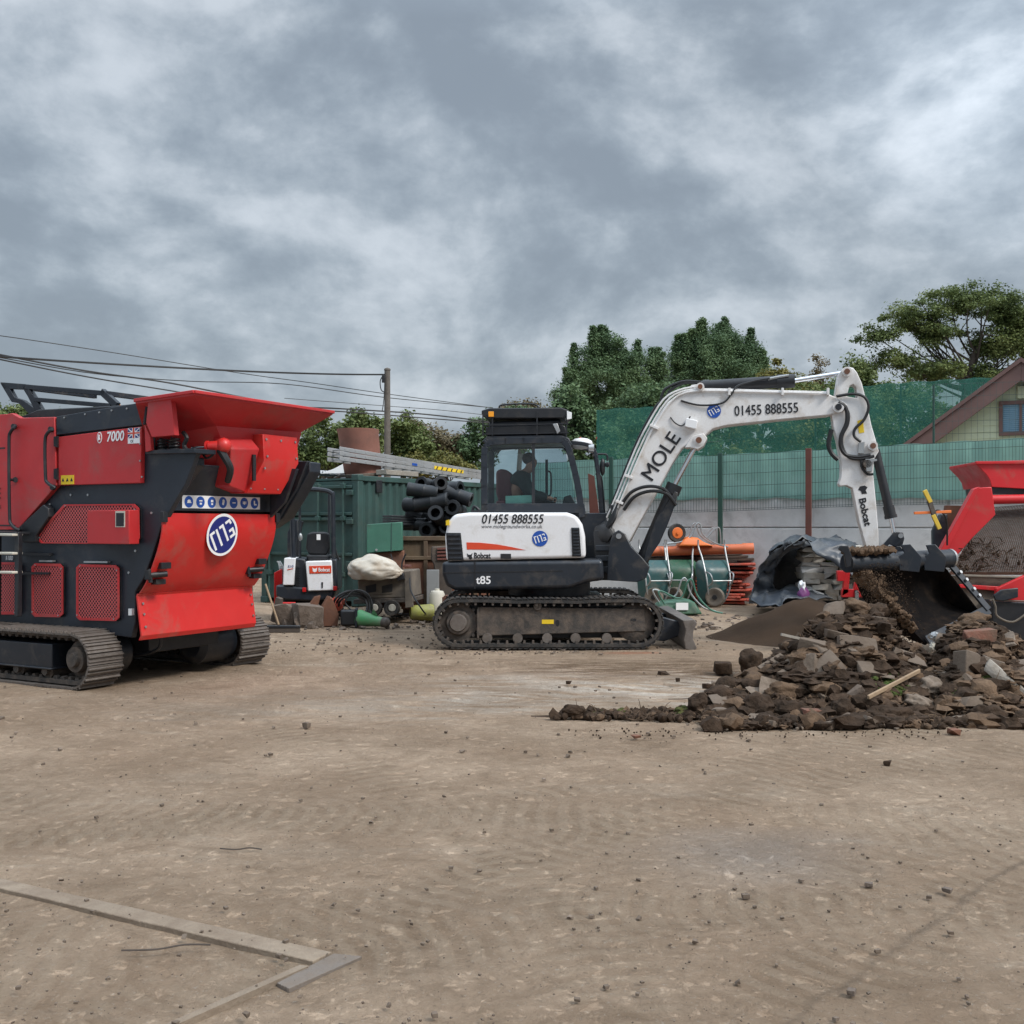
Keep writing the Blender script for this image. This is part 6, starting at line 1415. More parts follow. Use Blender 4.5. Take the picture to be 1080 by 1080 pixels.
# hoses on the ground and coil
mb = MB()
for r, yy in ((.30, 0), (.26, .06), (.22, .03)):
    c = at(372, 640-12*0-r*20, 16.9+yy); mb.tube([Vector((c.x+r*math.cos(a), c.y+.12*math.sin(a*2+yy*9), max(.03, .25+r*.9*math.sin(a)))) for a in np.linspace(-.5, 3.9, 16)], .018, 6, smooth=2)
tag(mb.build('coiled_hose', 'hose'), 'black hose standing in loops beside the brown machine', 'hose')
mb = MB(); rg = random.Random(6)
for k in range(5):
    P = [gnd(418+rg.uniform(-8, 6), 650+rg.uniform(-3, 2))]
    for j in range(5): q = gnd(425+j*9+rg.uniform(-4, 4), 649+rg.uniform(-3, 3.5)); P.append(q+Vector((0, 0, .02+.03*rg.random())))
    mb.tube(P, .012, 5, smooth=5)
mb.tube([at(432, 610, 17.2), at(434, 625, 17), at(446, 644, 16.9), gnd(452, 651)+Vector((0, 0, .02))], .013, 5, smooth=5)
tag(mb.build('hose', 'hose'), 'tangle of thin black hose on the dirt left of the yellow drum', 'hose')
# yellow drum, white drum, bricks, cabinet in the gap before the excavator
yc = at(446, 641, 17.4); yc.z = .14; o = MB().lathe(yc-Vector((.20, .0, 0)), (1, .25, .0), [(0, 0), (0, .10), (.03, .115), (.34, .135), (.37, .12), (.37, 0)], 20).build('drum', 'limeyel', None, ang=40); tag(o, 'lime yellow plastic drum lying on its side behind the white drum', 'drum')
wc = gnd(461, 654); o = MB().lathe(wc, (0, 0, 1), [(0, .0), (0, .11), (.03, .125), (.42, .125), (.47, .10), (.48, .04), (.51, .04), (.51, 0)], 24).build('drum', 'cream2', None, ang=40); tag(o, 'off white plastic drum upright at the tail of the excavator track', 'drum')
o = MB().pp(Fr(452, 17.9, 0), [(450, 601), (463, 601), (463, 640), (450, 640)], 0, .05).build('metal_sheet', 'galv', None, bevel=.004); tag(o, 'grey sheet metal panel leaning on the brown skip', 'panel')
TB = Fr(460, 18.0, 6); tb = thing('louvred_crate', 'brown slatted wooden crate behind the excavator tail', 'crate', TB.w(0, .2, 0), TB.yaw)
EP('body', 'dwood', TB, [(456, 577), (475, 576), (478, 650), (462, 650), (458, 596), (455, 590)], .03, .4, 0, .01, parent=tb)
for i in range(4): EP('slat', 'redpost', TB, [(461, 578+i*3.6), (476, 577.5+i*3.6), (476, 579.5+i*3.6), (461, 580+i*3.6)], 0, .04, 0, .004, parent=tb)
rg = random.Random(9)
for i in range(14):
    x = 468+i*2.6; a = at(x, 632, 17.0); a.z = .10; o = MB().box(Fr(x, 17.0+rg.uniform(-.05, .1), rg.uniform(-8, 8)), -.016, .016, -.1, .1, .0, .44+rg.uniform(-.03, .03)).build('clay_tile', 'brick', None, bevel=.004)
    tag(o, ORD[i+1]+' red clay tile from the white drum, standing on edge behind the excavator track', 'tile', 'clay tiles standing in a row')
M['lump'] = mat('rough muddy concrete', (.16, .125, .10), .95, dirt=.55, dcol=(.09, .065, .048), dscale=7, var=.35, bump=.9, bscale=22)
# ---------------------------------------------------------------- breaker tool, broom, lumps, rusty bucket
bt = gnd(385, 661); bth = thing('green_breaker', 'bright green tapered tool body with black motor lying on the dirt', 'tool', bt)
a = gnd(378, 661)+Vector((0, 0, .13)); b = gnd(409, 662)+Vector((0, 0, .07)); d = (b-a).normalized()
MB().lathe(a, d, [(0, .05), (0, .13), (.05, .13), (.12, .11), (.32, .075), (.40, .07), (.40, .05)], 20).build('body', 'toolgreen', bth)
MB().lathe(a+d*.40, d, [(0, .05), (0, .075), (.08, .08), (.10, .06), (.12, .03)], 16).build('nose', 'muddy', bth)
MB().box(Fr(368, a.y, 5), -.12, .12, -.1, .1, .02, .26).build('motor', 'black', bth, bevel=.03)
MB().box(Fr(376, a.y, 5), -.02, .02, -.13, .13, .0, .28).build('flange', 'mach_dark', bth, bevel=.008)
MB().loft([[a+d*.22+Vector((0, -.02, z)), a+d*.26+Vector((0, -.02, z+.08)), a+d*.32+Vector((0, -.02, z))] for z in (.07, .1)]).build('fin', 'toolgreen', bth)
MB().tube([a+Vector((-.1, 0, .12)), a+Vector((-.2, 0, .25)), a+Vector((-.05, 0, .42)), a+Vector((.15, 0, .35)), a+Vector((.2, .05, .1))], .014, 6, smooth=5).build('hose', 'hose', bth)
br_ = gnd(299, 667); bro = thing('broom', 'wide yard broom with a pale wooden handle, head on the ground', 'broom', br_)
MB().box(Fr(299, br_.y, 2), -.24, .24, -.04, .04, .06, .10).build('head', 'black', bro, bevel=.008)
MB().box(Fr(299, br_.y, 2), -.235, .235, -.035, .035, .005, .06).build('bristles', 'dwood', bro)
MB().cyl(at(294, 659, br_.y), at(280, 616, br_.y+.15), .015).build('handle', 'wood', bro)
for (x, y, dx, dy, dz, sd, lab) in ((299, 661, .42, .35, .36, 3, 'dark rounded lump of concrete lying behind the broom head'), (319, 662, .5, .4, .37, 7, 'pale angular lump of concrete between broom and rusty bucket'), (324, 664, .14, .1, .1, 9, 'small pinkish stone at the foot of the pale concrete lump')):
    q = gnd(x, y)+Vector((0, .25, dz*.42)); o = MB(); o.rock(q, (dx*1.15, dy*1.1, dz*1.1), sd, None, .16); o.rock(q+Vector((dx*.1, -.04, -dz*.1)), (dx*.9, dy*.9, dz*.8), sd+50, None, .16); tag(o.build('concrete_lump', 'lump', None, ang=30, bevel=.02), lab, 'rubble lump')
rb = gnd(342, 661); rbt = thing('rusty_bucket', 'rusty toothed digger bucket standing behind the green tool', 'bucket', rb)
q = Fr(342, rb.y+.05, 12)
def rbp(pts, v0, v1, nm): MB().poly(q, pts, v0, v1).build(nm, 'rust', rbt, bevel=.006)
pr = [(-.18, .0), (.20, .0), (.22, .18), (.12, .42), (.06, .44), (-.02, .30), (-.2, .08)]
rbp(pr, 0, .02, 'side_plate'); rbp(pr, .42, .44, 'side_plate')
mb = MB(); mb.poly(q, [(.20, .0), (.22, .18), (.12, .42), (.10, .42), (.2, .18), (.18, .02), (-.18, .02), (-.18, 0)], .02, .42); mb.build('shell', 'rust', rbt, bevel=.004)
MB().poly(q, [(-.35, .14), (-.28, .13), (-.08, .34), (-.05, .46), (-.14, .44)], .1, .12).build('ear', 'rust', rbt, bevel=.004)
MB().poly(q, [(-.35, .14), (-.28, .13), (-.08, .34), (-.05, .46), (-.14, .44)], .26, .28).build('ear', 'rust', rbt, bevel=.004)
o = MB().blob(at(355, 637, 17.0), .12, 5, 3, .35, stretch=(1.1, .7, .9)).build('red_cover', 'barrier', None); o_ = tag(o, 'faded red plastic cover behind the rusty bucket', 'plastic cover')
o = MB().pp(Fr(288, 16.8), [(285, 655), (291, 630), (296, 632), (293, 658)], 0, .2).build('dark_post', 'dwood', None); tag(o, 'dark timber offcut upright beside the broom', 'timber')
# ================================================================ right side: barrows, pipe, barriers, tarp
def barrow(tray, label, px, dep, ry, group, rz=0.0, tilt=0.0):
    f = Fr(px, dep, 0); t = thing('wheelbarrow', label, 'wheelbarrow', f.w(0, 0, 0), rz, group); o_ = WM[t.name]
    def Wl(x, y, z): return o_@Vector((x, y, z))
    def loop(wx, z0, z1, y, r, tp=.0):
        P = []
        for cx, cz, a0 in ((wx-r, z1-r, 0), (-wx+r, z1-r, 90), (-wx+r+tp, z0+r, 180), (wx-r-tp, z0+r, 270)):
            for k in range(6): a = R(a0+k*18); P.append(Wl(cx+r*math.cos(a), y, cz+r*math.sin(a)))
        return P
    mb = MB(); mb.loft([loop(.33, .05, .86, .02, .10, .05), loop(.34, .04, .87, .0, .10, .05), loop(.33, .05, .86, -.02, .10, .05), loop(.27, .12, .76, -.17, .11, .06), loop(.24, .18, .70, -.24, .12, .06), loop(.12, .28, .6, -.245, .1, .03)])
    mb.build('tray', tray, t, ang=50)
    for s in (-1, 1):
        MB().tube([Wl(s*.08, -.20, .02), Wl(s*.20, -.29, .25), Wl(s*.24, -.28, .55), Wl(s*.25, -.10, .92), Wl(s*.27, .02, 1.12), Wl(s*.27, .03, 1.26)], .016, 8, smooth=4).build('handle', 'galv', t)
        MB().tube([Wl(s*.24, -.27, .66), Wl(s*.23, -.44, .62), Wl(s*.2, -.46, .48), Wl(s*.22, -.28, .38)], .014, 8, smooth=4).build('leg', 'galv', t)
    MB().tube([Wl(-.2, -.455, .50), Wl(.2, -.455, .50)], .012, 8).build('cross_brace', 'galv', t)
    wv = MB().lathe(Wl(-.09, -.33, .19), (o_.to_3x3()@Vector((.75, 1, 0))), [(-.03, .0), (-.03, .09), (-.045, .12), (-.045, .16), (-.02, .18), (.02, .18), (.045, .16), (.045, .12), (.03, .09), (.03, 0)], 24).build('wheel', 'gener', t)
    MB().cyl(Wl(-.09, -.33, .19)-o_.to_3x3()@Vector((.6, .8, 0))*.05, Wl(-.09, -.33, .19), .045).build('wheel_hub', 'black', wv)
    return t
GB = 'wheelbarrows stood on end by the wall'
barrow('barrowt', 'teal green wheelbarrow stood on end, nearest the excavator', 689, 20.7, 0, GB, R(10))
barrow('barrowg', 'mid green wheelbarrow stood on end between the two teal ones', 716, 20.9, 0, GB, R(-6))
barrow('barrowt', 'teal wheelbarrow stood on end beside the stack of red barriers', 751, 20.7, 0, GB, R(14))
# low green barrow tipped over in front
f = Fr(712, 18.7, 6); t = thing('wheelbarrow', 'small green wheelbarrow lying upside down behind the dozer blade', 'wheelbarrow', f.w(0, 0, 0), f.yaw)
mb = MB(); mb.loft([[f.w(x, y, z) for x, y, z in ((-.36, -.25, .02), (.42, -.25, .02), (.42, .35, .02), (-.36, .35, .02))], [f.w(x, y, z) for x, y, z in ((-.30, -.2, .18), (.30, -.2, .22), (.30, .3, .22), (-.30, .3, .18))], [f.w(x, y, z) for x, y, z in ((-.2, -.15, .24), (.2, -.15, .28), (.2, .22, .28), (-.2, .22, .24))]]); tr = mb.build('tray', 'barrowg', t, bevel=.03)
MB().box(f, -.05, .16, -.262, -.24, .10, .22).build('sticker', 'decalwhite', tr)
for s in (-.18, .22):
    MB().tube([f.w(-.25, s-.1, .2), f.w(-.36, s-.12, .38), f.w(-.3, s-.1, .42), f.w(.02, s-.08, .3), f.w(.14, s-.12, .58), f.w(.22, s-.12, .6), f.w(.30, s-.14, .35), f.w(.5, s-.2, .12), f.w(.72, s-.2, .05)], .016, 6, smooth=5).build('handle', 'galv' if s > 0 else 'platgreen', t)
# stack of dark boards
for i in range(7):
    a = at(668+3*(i % 3), 604-i*2.9, 21.6); b = at(793-6*((i*5) % 4), 601-i*2.9, 21.5); o = MB().bar(a, b, .5, .045).build('dark_board', 'dwood', None, bevel=.004)
    tag(o, ORD[i+1]+' dark board from the bottom of the stack beneath the terracotta pipe', 'board', 'dark boards stacked behind the wheelbarrows')
rg = random.Random(3)
for i in range(13):
    y = 635-i*3.25; a = at(700, y, 21.45); b = at(790+rg.uniform(-9, 9), y+rg.uniform(-1.5, 1.5), 21.25+rg.uniform(-.2, .1)); th = .038
    mb = MB(); mb.bar(a, b, .42, th); o = mb.build('traffic_barrier', 'barrier', None, bevel=.008)
    tag(o, ORD[i+1]+' red orange barrier from the bottom of the stack right of the wheelbarrows', 'barrier', 'plastic barriers stacked flat')
    MB().cyl(b-(b-a).normalized()*.12+Vector((0, -.22, 0)), b-(b-a).normalized()*.05+Vector((0, -.22, 0)), .028, n=8).build('barrier_foot', 'barrier', None).parent = o
    ch = o.children[0]; ch.matrix_parent_inverse = Matrix.Translation(-o.location)
pa_, pb2 = at(685, 581.5, 21.1), at(794.5, 578.5, 21.0)
mb = MB(); d = (pb2-pa_).normalized(); Ln = (pb2-pa_).length; mb.lathe(pa_, d, [(0, .085), (0, .095), (Ln-.22, .095), (Ln-.2, .108), (Ln, .108), (Ln, .088), (Ln-.5, .085)], 24); tag(mb.build('drain_pipe', 'pipeorange', None, ang=50), 'long terracotta coloured drain pipe lying across the boards and barrows', 'pipe')
f = Fr(735, 20.9, 0); z0 = at(735, 577, 20.9).z; t = thing('wheelbarrow', 'bright orange wheelbarrow upside down on top of the drain pipe', 'wheelbarrow', f.w(0, 0, z0), 0)
mb = MB(); L3 = [[(-.36, -.1, .02), (.32, -.1, .02), (.36, .5, .0), (-.36, .5, .0)], [(-.26, -.06, .14), (.12, -.06, .10), (.14, .42, .10), (-.26, .42, .14)], [(-.16, 0, .20), (.02, 0, .18), (.02, .35, .18), (-.16, .35, .2)]]
mb.loft([[f.w(x, y, z0+z) for x, y, z in q] for q in L3]); mb.build('tray', 'orange', t, bevel=.04, seg=3)
wc_ = f.w(-.37, .1, z0+.27); w_ = MB().lathe(wc_, (.25, -1, 0), [(-.05, 0), (-.05, .1), (-.04, .12), (-.05, .17), (0, .185), (.04, .17), (.04, .12), (.03, .1)], 24).build('wheel', 'rubber', t)
MB().lathe(wc_+Vector((.01, -.045, 0)), (.25, -1, 0), [(-.02, .11), (-.01, .11), (.0, .10), (.005, .03), (.03, .03), (.03, 0)], 18).build('wheel_hub', 'orange', w_)
for s in (0, .4):
    MB().tube([f.w(-.6, s, z0+.06), f.w(-.30, s, z0+.1), f.w(-.10, s, z0+.22), f.w(-.02, s, z0+.42), f.w(.06, s, z0+.44), f.w(.12, s, z0+.24), f.w(.34, s, z0+.08), f.w(.6, s, z0-.0)], .015, 6, smooth=5).build('handle', 'galv', t)
    MB().tube([f.w(.2, s, z0+.18), f.w(.36, s, z0+.36), f.w(.44, s, z0+.34), f.w(.46, s, z0+.05)], .013, 6, smooth=4).build('leg', 'galv', t)
# ---------------------------------------------------------------- tarp over stacked stone
def sheet(name, fc, bc, rows, amp, sd, lab, m='tarp'):
    F1, B1 = catmull(fc, 6), catmull(bc, 6); n = min(len(F1), len(B1)); g = []
    for k in range(rows+1):
        t = k/rows; row = []
        for i in range(n):
            p = F1[i].lerp(B1[i], t); q = Vector((i*.16, t*2.2, sd)); p += Vector((noise.noise(q*1.3), noise.noise(q*1.1+Vector((9, 0, 0))), noise.noise(q*1.5+Vector((0, 9, 0)))))*amp; p += Vector((1, 1, 1))*amp*.35*noise.noise(q*4)
            p.z = max(p.z, .015); row.append(p)
        g.append(row)
    mb = MB(); mb.loft(g, caps=False, closed=False); o = mb.build(name, m, None, ang=60); tag(o, lab, 'tarpaulin'); s = o.modifiers.new('solid', 'SOLIDIFY'); s.thickness = .012; return o
fc = [at(x, y, d) for x, y, d in ((794, 636, 18.9), (792, 628, 18.9), (797, 616, 18.8), (803, 600, 18.7), (812, 586, 18.6), (822, 576, 18.5), (832, 571.5, 18.4), (848, 570.5, 18.4), (866, 572, 18.4), (884, 575, 18.4), (900, 582, 18.3), (908, 600, 18.3), (912, 636, 18.4))]
bc = [at(x, y, d) for x, y, d in ((800, 632, 20.3), (800, 622, 20.3), (806, 608, 20.3), (812, 594, 20.3), (822, 578, 20.2), (834, 570, 20.0), (850, 567, 20.0), (866, 566, 20.0), (880, 566, 20.0), (894, 569, 20.0), (903, 576, 20), (912, 600, 20), (914, 632, 20))]
main_tarp = sheet('tarpaulin', fc, bc, 16, .13, 3.0, 'grey blue tarpaulin draped over the stone stack in front of the wall')
f2 = [at(x, y, d) for x, y, d in ((853, 571, 18.35), (858, 580, 18.15), (872, 590, 18.1), (884, 598, 18.05), (900, 607, 18.0), (912, 616, 18.0))]
b2 = [at(x, y, d) for x, y, d in ((866, 568, 18.6), (880, 570, 18.4), (895, 574, 18.3), (905, 580, 18.2), (912, 590, 18.2), (918, 606, 18.2))]
sheet('tarpaulin', f2, b2, 8, .07, 8.0, 'loose flap of tarpaulin hanging in folds over the right of the stone stack')
f3 = [at(x, y, d) for x, y, d in ((793, 634, 18.5), (803, 637, 18.0), (820, 636, 17.8), (836, 632, 17.9), (856, 631, 17.9), (875, 634, 17.9))]
b3 = [at(x, y, d) for x, y, d in ((794, 618, 19.0), (805, 622, 18.9), (820, 621, 18.9), (834, 619, 18.9), (850, 625, 18.8), (872, 628, 18.8))]
f4 = [at(x, y, d) for x, y, d in ((793, 634, 18.8), (795, 620, 18.75), (800, 605, 18.7), (808, 590, 18.6), (819, 578, 18.5), (833, 571.5, 18.4), (850, 570.5, 18.4))]
b4 = [at(x, y, d) for x, y, d in ((826, 634, 18.5), (816, 622, 18.9), (815, 608, 18.8), (820, 594, 18.7), (828, 584, 18.6), (838, 578.5, 18.5), (853, 575, 18.45))]
sheet('tarpaulin', f4, b4, 8, .09, 11.0, 'wide side fold of tarpaulin sloping down left of the dark gap by the stones')
f5 = [at(x, 640, 20.1) for x in (798, 820, 845, 870, 895, 912)]; b5 = [at(x, y, 20.1) for x, y in ((806, 608), (822, 577), (845, 569), (870, 568), (893, 571), (911, 600))]
sheet('tarpaulin', f5, b5, 6, .05, 14.0, 'added back of the tarpaulin keeping the gap behind the stones dark')  # back sheet added so the hollow under the tarpaulin stays dark
sheet('tarpaulin', f3, b3, 8, .10, 5.0, 'crumpled edge of tarpaulin gathered on the ground before the stone stack')
rg = random.Random(21)
y = 632.0; k = 0; course = 0
while y > 578:
    x = 843.0; hgt = rg.uniform(4.6, 6.6); course += 1; nn = 0
    while x < 900:
        nn += 1; wd = rg.uniform(9, 22); c = at(x+wd/2, y-hgt/2, 18.9+rg.uniform(-.08, .05)); s = 18.9/FPX
        mb = MB(); mb.rock(c, (wd*s*1.10, .55, hgt*s*1.18), 500+k, Matrix.Rotation(rg.uniform(-.05, .05), 3, 'Z')@Matrix.Rotation(rg.uniform(-.04, .04), 3, 'Y'), .10)
        o = mb.build('flat_stone', 'moss' if (865 < x < 880 and 590 < y < 604) else ('drystone' if rg.random() < .6 else 'concrete'), None, bevel=.008)
        tag(o, ORD[nn]+' stone from the left in the '+ORD[course]+' course up of the stack under the tarpaulin', 'stone', 'flat stones stacked under the tarpaulin'); x += wd; k += 1
    y -= hgt
o = MB().blob(at(848, 628, 18.2), .12, 2, 3, .2, stretch=(1, .6, 1.1)).build('purple_bag', 'purple', None); tag(o, 'purple and white plastic bag at the foot of the stone stack', 'bag')
b_ = MB().blob(at(846, 618, 18.25), .11, 6, 3, .35, stretch=(1, .5, .8)).build('bag_top', 'decalwhite', o, ang=60)
# red steel bracket frame by the bucket
f = Fr(892, 14.6, 0); t = thing('red_bracket', 'small bright red steel frame left of the excavator bucket', 'steel frame', f.w(0, 0, 0))
for P in ([(883, 602), (891, 602), (891, 613), (883.5, 613)], [(891, 592), (896, 594), (898.5, 596), (897, 600), (895, 625), (888, 629), (891, 605)], [(888, 621), (914, 622), (920, 630), (888, 630)], [(904, 604), (908, 604), (908, 622), (900, 625)]):
    MB().pp(f, P, 0, .06).build('plate', 'red_mach', t, bevel=.006)
MB().pp(f, [(902, 623), (905.5, 623), (906, 634), (902, 634)], -.02, .0).build('strap', 'galv', t)
MB().pp(f, [(889, 629), (918, 629), (918, 672), (889, 672)], .02, .1).build('base', 'black', t, bevel=.01)
# ================================================================ red screener on the right
Q = Fr(1040, 15.0, -6); sc_ = thing('screening_machine', 'bright red screening machine with a tilted mesh deck, cut by the picture edge', 'screener', Q.w(.4, .6, 0), Q.yaw)
def QP(name, m, pix, v0, v1, ref=None, bevel=.008, parent=None): return EP(name, m, Q, pix, v0, v1, ref, bevel, parent or sc_)
QP('hopper', 'red_mach', [(1030, 487), (1160, 483), (1160, 520), (1046, 513.5), (1044, 506), (1040, 500), (1030, 490)], .3, 1.6, .3, .006)
MB().box(Q, uz(Q, 1029, 487, .28)[0], 1.6, .26, .32, uz(Q, 1030, 488.5, .28)[1]-.012, uz(Q, 1030, 488, .28)[1]+.02).build('hopper_lip', 'red_mach', sc_, bevel=.004)
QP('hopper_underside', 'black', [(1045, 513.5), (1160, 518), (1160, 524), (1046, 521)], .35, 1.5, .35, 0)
MB().cyl(Q.q(1042, 527, .25), Q.q(1150, 525, .25), .065).build('cross_tube', 'red_mach', sc_)
MB().blob(Q.q(1030, 523, .3), .09, 2, 2, 0, stretch=(1, 1, 1)).build('pivot', 'red_mach', sc_)
QP('side_plate', 'red_mach', [(1031, 514.5), (1046, 513.5), (1048, 528), (1050, 543), (1026, 567), (1002, 595), (992, 587)], -.1, .0, -.1, .01)
QP('side_flange', 'red_mach', [(1026, 516), (1032, 513.5), (993, 590), (988, 585)], -.16, .0, -.1, .004)
# mesh deck: real crossing wires
D0, D1, D2, D3 = Q.q(1052, 535, .1), Q.q(1150, 528, .1), Q.q(1150, 603, -.25), Q.q(1004, 603, -.25)
D0 = D0+Q.y*.35; D1 = D1+Q.y*.35
mb = MB(); nw = 46
for i in range(nw+1):
    t = i/nw; mb.bar(D0.lerp(D3, t), D1.lerp(D2, t), .008, .008)
for i in range(60):
    t = i/59; mb.bar(D0.lerp(D1, t), D3.lerp(D2, t)+Q.x*.0, .008, .008)
dk = mb.build('screen_mesh', 'shoe', sc_, smooth=False)
mb = MB(); o_ = Q.y*.14+Vector((0, 0, -.05)); mb.loft([[p+o_+Q.y*k for p in (D0, D1, D2, D3)] for k in (0, .03)]); mb.build('chute', 'rust', sc_)
MB().cyl(Q.q(1008, 607, -.27), Q.q(1150, 612, -.27), .022).build('edge_bar', 'gener', sc_)
QP('lower_plate', 'gener', [(1004, 607), (1150, 610), (1150, 650), (1010, 650)], -.2, -.1, -.2)
QP('lower_beam', 'red_mach', [(1012, 616), (1060, 619), (1060, 624), (1012, 620)], -.26, -.2, -.26)
mb = MB(); rg = random.Random(31)
for i in range(90):
    s, r = rg.random()**1.8, rg.random()**1.5; p = D3.lerp(D2, s*.55).lerp(D0.lerp(D1, s*.55), r*.45)+Vector((0, -.03, .03)); d = Vector((rg.uniform(-1, 1), rg.uniform(-.3, .3), rg.uniform(-.6, .6)))*rg.uniform(.04, .12)
    mb.tube([p-d, p+Vector((0, -.02, rg.uniform(-.02, .04))), p+d], rg.uniform(.003, .010), 5, smooth=2)
    if i % 3 == 0: mb.blob(p, rg.uniform(.012, .03), i, 1, .5)
mb.build('caught_debris', 'soil', sc_)
QP('ramp_plate', 'red_mach', [(1051, 621), (1081, 607), (1150, 590), (1150, 640), (1052, 637), (1051, 630)], -.6, -.5, -.6, .01)
mb = MB(); mb.tube([Q.q(1047, 632, -.7), Q.q(1050, 640, -.7), Q.q(1052, 650, -.7), Q.q(1068, 656, -.7), Q.q(1085, 646, -.7), Q.q(1110, 636, -.7)], .014, 8, smooth=5); mb.tube([Q.q(1044, 633, -.65), Q.q(1120, 635, -.65)], .010, 6); mb.build('trough_rail', 'gener', sc_)
QP('trough', 'black', [(1046, 634), (1120, 636), (1120, 690), (1056, 680), (1046, 655)], -.62, -.2, -.62, .02)
QP('dark_cover', 'mach_dark', [(1048, 628), (1056, 622), (1074, 620), (1074, 630), (1058, 634), (1050, 633)], -.68, -.63, -.68, .01)
QP('support_leg', 'mach_dark', [(984, 560), (992, 542), (1000, 542), (998, 575), (996, 640), (986, 640)], .5, .62, .5, .02)
QP('rear_panel', 'rust', [(997, 533), (1026, 533.5), (1018, 545), (1000, 590), (992, 580)], .55, .62, .55, .004)
for v in (.0, 1.4): QP('frame_leg', 'black', [(1010, 640), (1150, 645), (1150, 690), (1014, 688)], v, v+.1, .0, .01)
f = Fr(982, 13.9, 0); t = thing('hand_crank', 'yellow and orange crossed lever fixed near the screener, in front of the wall', 'lever', f.w(0, 0, 1.3))
MB().bar(f.q(964, 541.2, 0), f.q(1003, 539.5, 0), .03, .035).build('rod', 'orange', t, bevel=.004)
for a, b in (((975, 517), (981.5, 530)), ((984, 543), (991, 558))):
    MB().bar(f.q(*a, -.03), f.q(*b, -.03), .03, .055).build('grip', 'yellow', t, bevel=.006)
MB().bar(f.q(980, 528, -.02), f.q(986, 546, -.02), .04, .06).build('clamp', 'muddy', t, bevel=.006)
MB().tube([f.q(985, 541, 0), f.q(990, 538, 0), f.q(998, 548, .1), f.q(999, 575, .2)], .012, 6, smooth=4).build('cable', 'hose', t)
# ================================================================ soil mound, rubble heap, loose stones
def interp(tab, x):
    return float(np.interp(x, [a for a, _ in tab], [b for _, b in tab]))
bmn = MB(); cx_, cy_ = 4.05, 14.9; ring = []
for k in range(15):
    r = k/14; row = []
    for i in range(64):
        a = 2*math.pi*i/64; h = .60*(1-r)**1.0*(1 if r > .12 else .93)+.02*noise.noise(Vector((math.cos(a)*3*r, math.sin(a)*3*r, r*4)))
        row.append(Vector((cx_+1.35*r*math.cos(a)*(1+.08*math.sin(3*a)), cy_+1.25*r*math.sin(a), max(-.03, h-.04*r))))
    ring.append(row)
bmn.loft(ring[::-1], caps=True); o = bmn.build('soil_mound', 'finesoil', None, ang=70); tag(o, 'smooth cone of fine dark soil between the blade and the rubble', 'soil', None, 'stuff')
top = [(560, 770), (583, 757), (600, 752), (640, 751), (660, 748), (700, 744), (745, 735), (760, 722), (800, 706), (830, 682), (858, 655), (878, 640), (900, 636), (922, 636), (938, 655), (955, 676), (985, 690), (998, 672), (1012, 656), (1045, 653), (1065, 668), (1090, 682), (1150, 700), (1250, 760)]
yc_t = [(560, 8.9), (740, 8.95), (800, 9.3), (900, 9.9), (1250, 10.0)]; yf_t = [(560, 8.75), (735, 8.6), (750, 8.32), (1080, 8.25), (1250, 8.3)]
def hfield(px, y):
    yc, yf = interp(yc_t, px), interp(yf_t, px); zc = max(0, CAMH-(interp(top, px)-HY)*yc/FPX-.05)
    if y <= yf: return -.12
    if y <= yc: t = (y-yf)/(yc-yf); return zc*(t*.85+.15*math.sin(t*math.pi/2))-.12*(1-t)
    t = (y-yc)/(1.3 if px > 745 else .3); return zc*max(0, 1-t)**1.2-.12*min(1, t*1.5)
V, F = [], []; NX, NY = 150, 60
for j in range(NY+1):
    for i in range(NX+1):
        px = 560+690*i/NX; y = 8.1+3.3*j/NY; x = (px-CX)/FPX*y; z = hfield(px, y)
        if z > 0: z += .10*min(1, z*5)*noise.noise(Vector((x*3, y*3, 5)))+.05*noise.noise(Vector((x*9, y*9, 1)))*min(1, z*8)
        V.append(Vector((x, y, z)))
for j in range(NY):
    for i in range(NX): a = j*(NX+1)+i; F.append((a, a+1, a+NX+2, a+NX+1))
mb = MB(); mb.add(V, F); rub = mb.build('rubble_heap', 'soil', None, ang=80); tag(rub, 'heap of brown soil and broken rubble below the excavator bucket', 'rubble', None, 'stuff')
rg = random.Random(77)
groups = {'soil': MB(), 'soillight': MB(), 'stone': MB(), 'slab': MB()}
def spot(p0=745, p1=1150, lo=0.0, hi=1.15):
    px = rg.uniform(p0, p1); yc, yf = interp(yc_t, px), interp(yf_t, px); y = yf+(yc-yf)*rg.uniform(lo, hi); return px, y, Vector(((px-CX)/FPX*y, y, max(0, hfield(px, y))))
for i in range(2600):
    px, y, p = spot(hi=1.25); m = rg.choices(['soil', 'soillight', 'stone', 'slab'], [.68, .22, .03, .07])[0]; s = rg.choice([.012, .015, .02, .025, .03, .035, .05, .06, .085])*rg.uniform(.8, 1.3)
    if m in ('soil', 'soillight'): groups[m].blob(p+Vector((0, 0, s*.3)), s, i, 2, .48, 1.8, flat=.75, stretch=(rg.uniform(.7, 1.5), 1, rg.uniform(.6, 1.1)))
    else: groups[m].rock(p+Vector((0, 0, s*.4)), (s*rg.uniform(1.5, 3), s*rg.uniform(1.2, 2.4), s*rg.uniform(.6, 1.4)), i, Matrix.Rotation(rg.uniform(0, 6), 3, 'Z')@Matrix.Rotation(rg.uniform(-.6, .6), 3, 'X'))
